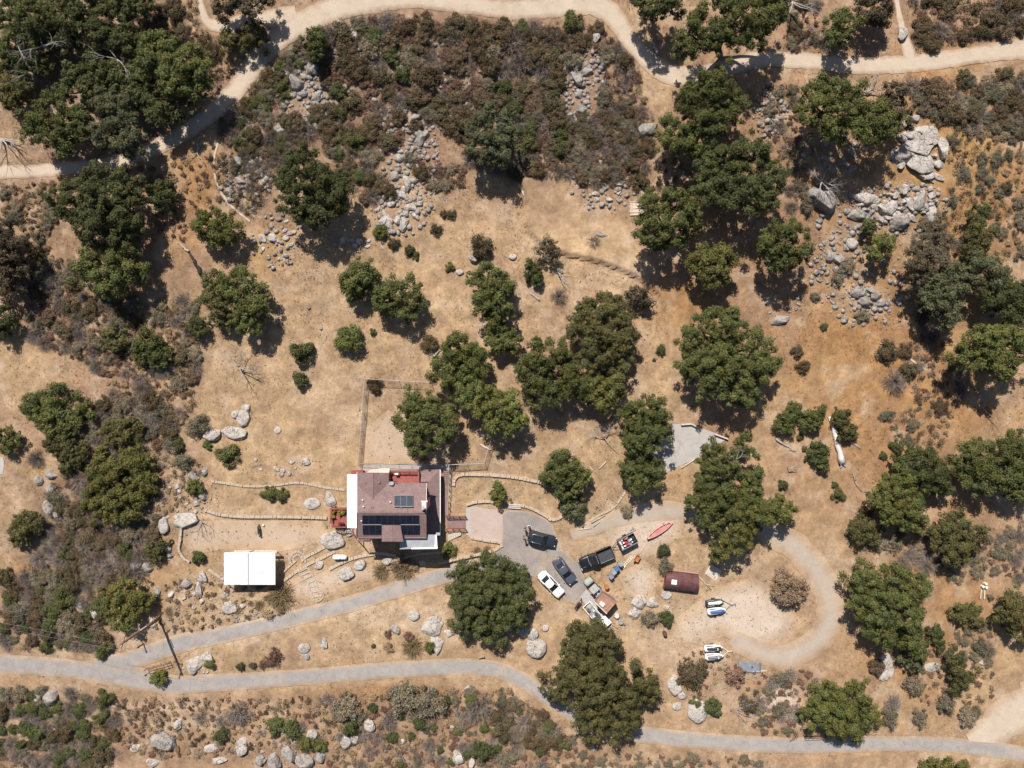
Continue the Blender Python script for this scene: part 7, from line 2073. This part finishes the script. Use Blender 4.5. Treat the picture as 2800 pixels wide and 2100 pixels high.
for pr, x, y, rx, ry, rot, h, lab in (
    (PL, 1985, 305, 42, 50, 20, 1.1, "huge pale granite slab below the mixed oak"), (PL, 1996, 352, 36, 38, -10, 1.1, "lower half of the huge pale slab"),
    (RG, 1946, 334, 24, 18, 5, 1.3, "rounded block at the west foot of the huge slab"), (RP, 2035, 318, 12, 26, 15, 1.0, "bright east shoulder of the huge slab"),
    (RG, 1782, 430, 33, 31, 0, 2.2, "cracked grey dome boulder under the silver dead tree"), (PL, 1868, 428, 40, 18, -8, 1.0, "long grey ledge beside the cracked dome boulder"), (RG, 1856, 465, 24, 12, -8, .9, "smaller ledge under the long grey ledge"),
    (RP, 1920, 448, 26, 20, 20, 1.1, "pale block in the eastern outcrop"), (RP, 2012, 460, 11, 30, 0, .7, "chalk white slab at the east end of the outcrop"), (RG, 1948, 478, 24, 18, 10, 1.6, "block with a dark overhang in the eastern outcrop"), (RG, 1985, 440, 16, 26, -30, 1.1, "leaning slab in the eastern outcrop"),
    (RG, 1396, 281, 24, 18, 12, 1.5, "large boulder beside the rounded oak of the big row"), (RP, 1949, 74, 13, 14, 0, .9, "lone boulder on the trail above the east track"),
    (RG, 642, 182, 15, 21, 25, 1.5, "dark faced tall boulder in the track bend outcrop"), (RG, 674, 150, 16, 17, 0, 1.4, "rounded boulder with a long shadow in the track bend outcrop"), (RP, 737, 65, 12, 20, 10, 1.0, "pale upright slab at the head of the scrub slope"), (RP, 766, 76, 12, 11, 0, .7, "pale block beside the upright slab"),
    (RG, 604, 280, 15, 12, 0, .9, "flat grey block at the foot of the track bend outcrop"), (RG, 1248, 170, 18, 14, -30, 1.0, "large smooth slab in the spur outcrop"), (RG, 1220, 175, 11, 13, 0, .8, "round boulder at the west side of the spur outcrop"), (RP, 1288, 82, 10, 11, 0, .8, "pale cube boulder near the top of the spur"), (RP, 1327, 118, 9, 8, 0, .6, "white stone on the grass bank rim"),
    (RP, 839, 482, 10, 17, 15, .7, "bright slab beside the bright green bush"), (RP, 872, 480, 11, 20, 5, .7, "tall pale slab at the meadow edge"), (RG, 870, 492, 12, 10, 0, .6, "grey block below the tall pale slab"), (RP, 880, 395, 10, 22, 5, .9, "upright pale slab in the scrub outcrop"), (RG, 905, 290, 14, 10, -20, .8, "grey slab at the bare patch in the scrub"),
    (RG, 1022, 558, 13, 11, 20, .9, "wedge shaped boulder in front of the brown twiggy bush"), (RS, 993, 588, 8, 6, 0, .5, "small white boulder beside the dark little bush"), (RG, 1298, 508, 15, 8, -15, .7, "grey ledge rock on the meadow"), (RS, 1108, 555, 8, 6, 0, .4, "round stone among the meadow boulders"), (RG, 780, 757, 8, 6, 0, .4, "grey stone beside the bright round bush oak"), (RG, 694, 709, 5, 5, 0, .35, "small cube stone on the open meadow"), (RG, 667, 664, 5, 5, 0, .4, "dark stump like stone on the open meadow"),
    (RS, 508, 936, 25, 13, -12, .8, "white flat boulder, largest beside the sage bush"), (RS, 460, 940, 17, 12, 5, .9, "domed pale boulder beside the sage bush"), (RS, 526, 903, 14, 17, 0, .7, "pale boulder above the white flat one"), (RS, 531, 882, 9, 9, 0, .5, "small pale boulder above the white flat one"), (RS, 508, 895, 8, 8, 0, .5, "round pale stone touching the pale boulder"), (RS, 600, 929, 8, 8, 0, .3, "lone white stone west of the fence"),
    (RG, 442, 1063 - 43, 8, 10, 0, .6, "stone above the upper stone edging"), (RS, 353, 1137, 10, 18, 4, .9, "egg shaped smooth boulder by the tyre"), (RP, 398, 1122, 30, 20, -10, .8, "broad pale rock shelf at the end of the pale retaining wall"), (RG, 436, 1062 + 8, 11, 12, 0, .7, "lichen spotted boulder at the end of the pale retaining wall"), (RG, 415, 1030, 14, 12, -30, .7, "tilted slab where the upper edging begins"),
    (RG, 110, 970 + 264 - 170 - 8, 13, 13, 0, .9, "grey boulder at the scrub edge in the west"), (RG, 108, 1050 - 22, 14, 11, 0, .8, "boulder between the evergreen and dead bush"), (RG, 82, 1038, 12, 11, 0, .7, "boulder below the violet grey dead bush"), (RG, 105, 1100, 12, 20, 20, 1.0, "tall boulder pair west half in the grey scrub"), (RG, 122, 1110, 10, 14, 10, 1.0, "tall boulder pair east half in the grey scrub"), (RG, 35, 1140 + 14, 12, 12, -20, .9, "boulder beside the olive evergreen at the west edge"),
    (RG, 340, 1278 - 0, 9, 12, 20, .6, "pale boulder beside the yellow green round evergreen"), (RP, 205, 1322, 10, 17, 5, .8, "white slab half under the yellow green round evergreen"), (RG, 176, 1308, 11, 10, 0, .7, "white stone above the main road scrub"), (RP, 285, 1225, 22, 14, 10, .8, "pale rock shelf in the scrub above the driveway"), (RG, 318, 1228, 14, 12, 0, .8, "lichened boulder on the pale rock shelf"), (RG, 362, 1185, 9, 10, 0, .6, "boulder pair by the garden shrub wall, upper"), (RG, 366, 1200, 9, 8, 0, .6, "boulder pair by the garden shrub wall, lower"),
    (RG, 402, 1262, 14, 12, -10, .9, "grey rounded boulder west of the carport"), (RP, 437, 1249, 12, 14, 0, .8, "pale boulder beside the carport wall"), (RP, 428, 1275, 9, 16, 0, .6, "white slab below the carport wall"), (RS, 495, 1313, 15, 14, 0, .7, "squared white boulder below the carport"), (RP, 330, 1348, 8, 12, 0, .5, "white slab at the utility pole foot"),
    (RS, 718, 1168, 23, 19, 0, 1.1, "flat topped round boulder where the paths meet"), (RS, 690, 1221, 10, 8, 20, .5, "square white block beside the stepped path"), (RS, 778, 1221, 14, 10, 25, .7, "oval boulder nearest the propane tank"), (RS, 837, 1212, 10, 9, 0, .6, "round boulder south of the house wall"), (RS, 747, 1240, 16, 14, 10, .9, "big round boulder above the driveway"), (RS, 912, 1217, 8, 6, 0, .3, "small pale boulder by the yellow flowered shrub"), (RS, 750 + 4, 1150, 10, 9, 0, .5, "dark stone beside the flat topped boulder"), (RS, 775, 1148, 9, 10, 30, .6, "tilted stone under the awning corner"), (RP, 714, 1080, 12, 19, 15, .7, "brown faced slab west of the awning"), (RS, 675, 1088, 18, 12, 0, .4, "pale low rock in the grass west of the awning"), (RS, 660, 998, 9, 8, 0, .4, "white stone in the grass north west of the awning"), (RG, 655, 998, 8, 6, 20, .5, "shadowed stone in the grass north west of the awning"),
    (RS, 895, 1330, 12, 11, 0, .6, "round boulder between the roads"), (RP, 934, 1354, 26, 20, 10, .8, "big flat rock between the roads"), (RP, 944, 1392, 15, 26, 5, .7, "upright flat rock beside the bright green bush"), (RG, 856, 1360, 12, 12, 0, .6, "pale boulder by the brown scrub between the roads"), (RS, 658, 1400, 13, 12, 0, .6, "white boulder on the bank between the roads"), (RG, 662, 1418, 10, 9, 0, .5, "grey boulder under the white one between the roads"), (RP, 700, 1392, 8, 13, 0, .5, "split boulder on the bank between the roads"), (RP, 970, 1368, 13, 10, 0, .5, "low rock beside the dense round oak"),
    (RS, 1131, 1364, 12, 12, 0, .7, "round boulder at the foot of the dense round oak"), (RS, 1152, 1370, 12, 13, 0, .8, "second round boulder at the foot of the dense round oak"), (RS, 1178, 1357, 8, 7, 0, .5, "small round boulder above the smooth giant"), (RS, 1157, 1399, 22, 20, 25, 1.1, "smooth giant boulder between the two shade oaks"),
    (RP, 420, 1435, 17, 22, -25, .8, "pale rock mass on the road triangle"), (RP, 446, 1420, 16, 12, 0, .6, "pale flat rock on the road triangle"),
    (RS, 1508, 1535, 22, 25, 10, .9, "smooth big slab above the lower road"), (RS, 1457, 1482, 13, 21, 10, .8, "smooth upright slab west of the dark bush"), (RS, 1473, 1502, 10, 8, -15, .5, "small pale stone under the upright slab"), (RS, 1463, 1526, 10, 9, 0, .5, "round pale stone by the lower road verge"),
    (RS, 1911, 1442, 17, 31, -4, .3, "white flat slab like a sheet on the bank"), (RS, 2014, 1441, 16, 10, 10, .4, "low white rock east of the white slab"), (RS, 2124, 1432, 8, 5, 0, .3, "white stone under the grey violet bush"),
    (RG, 357, 1601, 29, 24, 10, 1.6, "big lichen dark boulder on the bank below the main road"), (RG, 112, 1507, 18, 16, 30, 1.4, "tall split boulder below the main road"), (RG, 82, 1506, 9, 14, 0, .9, "leaf covered boulder beside the tall split one"), (RS, 384, 1566, 8, 12, -20, .6, "small tilted boulder on the bank"), (RS, 292, 1616, 11, 8, 30, .4, "white stone below the bank boulder"), (RS, 522, 1614, 12, 20, -5, .9, "smooth oval boulder on the south bank"), (RS, 457, 1616, 17, 9, 10, .5, "white ledge stone on the south bank"), (RP, 472, 1642, 20, 9, 0, .5, "low pale rock at the south edge"), (RP, 330, 1648, 16, 12, 0, .6, "pale boulder at the south edge"), (RP, 130, 1580, 18, 20, 40, .8, "pale slab cluster in the south west scrub"),
    (RS, 748, 1602, 12, 15, -10, .9, "upright egg boulder on the south bank"), (RS, 675, 1587, 12, 12, 0, .9, "round boulder beside the yellow green bush"), (RS, 799, 1567, 12, 13, 30, .8, "round boulder under the dark green bush on the bank"), (RS, 766, 1594, 10, 13, 20, .8, "boulder leaning on the upright egg boulder"),
    (RG, 625, 1628, 15, 22, 10, 1.4, "tall dark boulder in the south boulder group"), (RG, 655, 1645, 26, 17, 5, 1.4, "widest boulder in the south boulder group"), (RG, 590, 1645, 19, 20, 0, 1.5, "round boulder at the west of the south group"), (RG, 562, 1644, 12, 14, 0, 1.0, "small boulder closing the south group"), (RG, 692, 1638, 13, 14, 0, 1.0, "lichened boulder at the east of the south group"), (RP, 988, 1637, 14, 19, 10, .9, "pale notched boulder at the south edge"), (RP, 1018, 1648, 8, 14, 0, .7, "pale spire rock at the south edge"), (RP, 1012, 1494, 17, 12, 0, .4, "white flat rock below the road bend"), (RS, 1281, 1613, 4, 10, 15, .5, "white marker stone under the largest oak"),
    (RP, 1380, 1302, 18, 16, 0, .8, "fractured pale rock west of the drum"), (RP, 1410, 1303, 13, 12, 0, .7, "fractured pale rock under the sage bush"), (RP, 1372, 1325, 16, 12, 0, .7, "low rock below the fractured ones"), (RS, 1440, 1286, 12, 9, 0, .4, "flat tan rock near the arched shed"),
    (RG, 1858, 632, 20, 13, -12, 1.1, "west boulder of the grey lower rock pile"), (RG, 1868, 652, 18, 14, -10, 1.1, "middle boulder of the grey lower rock pile"), (RG, 1890, 640, 15, 13, 0, 1.0, "east boulder of the grey lower rock pile"), (RG, 1882, 628, 13, 10, 0, .9, "top boulder of the grey lower rock pile"), (RG, 1905, 655, 14, 10, 10, .8, "end boulder of the grey lower rock pile"), (RG, 1795, 555, 14, 12, 10, .9, "west block of the middle rock pile"), (RG, 1810, 560, 11, 13, 0, .9, "east block of the middle rock pile"), (RG, 1688, 692, 22, 10, 5, .8, "grey ledge below the tall oak"), (RS, 1840, 495 + 30, 12, 12, 0, .8, "pale cube rock above the ledge bush"),
):
    rock(pr, x, y, rx, ry, lab, rot, h)
def field(cx, cy, rx, ry, n, lo, hi, protos, phrase, seed, ang=0, pack=.72, hmax=None):
    r_ = random.Random(seed)
    got = []
    a0 = math.radians(ang)
    for _ in range(n * 8):
        if len(got) >= n: break
        a, q = r_.uniform(0, 6.28), math.sqrt(r_.random())
        u, v = math.cos(a) * q * rx, math.sin(a) * q * ry
        x, y = cx + u * math.cos(a0) - v * math.sin(a0), cy + u * math.sin(a0) + v * math.cos(a0)
        s = lo + (hi - lo) * r_.random() ** 1.8
        if any((x - a_) ** 2 + (y - b_) ** 2 < ((s + c_) * pack) ** 2 for a_, b_, c_ in got): continue
        p = O(x, y)
        if masked(p.x, p.y): continue
        got.append((x, y, s))
        rock(protos, x, y, s * r_.uniform(.9, 1.4), s * r_.uniform(.65, 1.0), phrase, r_.uniform(-60, 60), hmax and hmax * r_.uniform(.6, 1.1), phrase, "rock", "rock", ground=p)
field(660, 195, 50, 75, 26, 4, 13, RL, "angular grey rock in the outcrop inside the track bend", 1)
field(885, 325, 40, 85, 26, 4, 13, RL, "angular grey rock in the outcrop in the middle of the scrub", 2, 10)
field(1253, 190, 38, 85, 28, 4, 12, RL, "angular grey rock in the outcrop on the spur", 3)
field(530, 388, 40, 42, 16, 4, 12, RL, "angular grey rock in the western outcrop", 4)
field(1300, 392, 55, 42, 14, 3, 9, RP, "pale rock on the slope above the meadow corner", 5)
field(860, 445, 50, 45, 14, 4, 12, RP, "pale rock in the slide above the meadow edge", 6)
field(780, 528, 70, 12, 9, 4, 8, RS, "rounded stone in the line along the meadow edge", 7, 5)
field(600, 515, 40, 45, 12, 4, 10, RS, "pale stone on the golden patch west of the meadow", 8)
field(1985, 325, 46, 72, 20, 8, 20, PL, "jagged plate of the huge pale slab", 30, 0, .5, 1.0)
field(2008, 390, 16, 36, 6, 6, 12, PL, "jagged plate in the tail of the huge slab", 31, 0, .55, .6)
field(1925, 445, 95, 36, 30, 6, 15, PL, "jagged ledge block in the eastern outcrop", 9, -5, .55, 1.0)
field(1815, 535, 60, 32, 14, 4, 11, RG, "weathered rock in the middle rock pile", 10)
field(1860, 655, 80, 35, 16, 3, 9, RG, "weathered rock in the lower rock pile", 11)
field(1690, 650, 40, 45, 10, 4, 10, RG, "shaded rock below the tall oak", 12)
field(1800, 335, 65, 38, 14, 6, 15, RG, "shaded boulder under the wide mixed oak", 13)
field(1665, 235, 24, 38, 8, 4, 10, RL, "grey rock between the big oaks", 14)
field(620, 1625, 110, 30, 10, 5, 11, RG, "grey rock in the south boulder group", 15)
field(385, 1085, 50, 60, 14, 3, 8, RP, "pale rubble rock at the west ends of the walls", 16)
field(450, 1290, 90, 55, 14, 3, 8, RP, "pale rock on the bank below the carport", 17)
field(425, 1442, 45, 14, 7, 3, 7, RP, "pale rock round the triangle boulders", 18)
field(1400, 1325, 50, 28, 6, 4, 8, RP, "pale rock round the drum clearing", 19)
field(590, 1010, 60, 26, 9, 3, 7, RS, "half sunk stone in the grass west of the awning", 20)
field(930, 1600, 180, 45, 6, 4, 8, RS, "rounded stone on the south bank", 21)
print("rocks", nrock)
# loose stones too small and many to count
n = 1300
wx = rng.uniform(-79, 79, n); wy = rng.uniform(-60, 60, n)
extra = []
for cx, cy, rx, ry, m in ((720, 140, 90, 110, 300), (900, 180, 120, 120, 250), (1130, 160, 110, 120, 180), (660, 190, 75, 95, 420), (880, 340, 70, 120, 420), (1255, 190, 60, 110, 380), (530, 390, 65, 65, 230), (1300, 395, 80, 60, 200), (870, 450, 70, 60, 200), (1880, 560, 140, 150, 700), (1950, 440, 100, 50, 300), (1350, 1110, 70, 40, 160), (390, 1090, 70, 70, 200), (450, 1300, 120, 60, 260), (1600, 1480, 130, 60, 200), (560, 1340, 60, 20, 120), (1330, 1290, 120, 60, 100), (760, 80, 80, 60, 180), (1000, 250, 60, 50, 160), (1665, 240, 40, 60, 160), (620, 1620, 130, 40, 160), (600, 520, 60, 60, 120)):
    a = rng.uniform(0, 6.28, m); q = np.sqrt(rng.random(m))
    for u, v in zip(cx + np.cos(a) * q * rx, cy + np.sin(a) * q * ry):
        p = O(float(u), float(v)); extra.append((p.x, p.y, .2 if cy > 1000 else .5))
ex = np.array(extra)
ex = ex[~masked(ex[:, 0], ex[:, 1])]
k = ~masked(wx, wy)
wx = np.concatenate([wx[k], ex[:, 0]]); wy = np.concatenate([wy[k], ex[:, 1]])
ico = bmesh.new(); bmesh.ops.create_icosphere(ico, subdivisions=1, radius=1.0)
ico.verts.index_update()
iv = np.array([v.co[:] for v in ico.verts]); iff = np.array([[v.index for v in f.verts] for f in ico.faces]); ico.free()
m = len(wx)
sz = np.where(np.arange(m) < m - len(ex), rng.uniform(.04, .15, m), 0.0)
sz[m - len(ex):] = .06 + ex[:, 2] * rng.random(len(ex)) ** 2.4
an = rng.uniform(0, 6.28, m)
P = iv[None] * (1 + rng.normal(0, .14, (m, len(iv), 1))) * (sz[:, None, None] * np.stack([np.ones(m), rng.uniform(.6, 1, m), rng.uniform(.4, .7, m)], 1)[:, None, :])
X = P[..., 0] * np.cos(an)[:, None] - P[..., 1] * np.sin(an)[:, None] + wx[:, None]
Y = P[..., 0] * np.sin(an)[:, None] + P[..., 1] * np.cos(an)[:, None] + wy[:, None]
Zs = P[..., 2] + (zg(wx, wy) + sz * .2)[:, None]
me = mesh_np("loose_stones", np.stack([X, Y, Zs], -1).reshape(-1, 3), (iff[None] + (np.arange(m) * len(iv))[:, None, None]).reshape(-1, 3), GRA, smooth=False)
tag(add_mesh("loose_stones", me), "loose pale stones strewn over the slopes", "stones", kind='stuff')
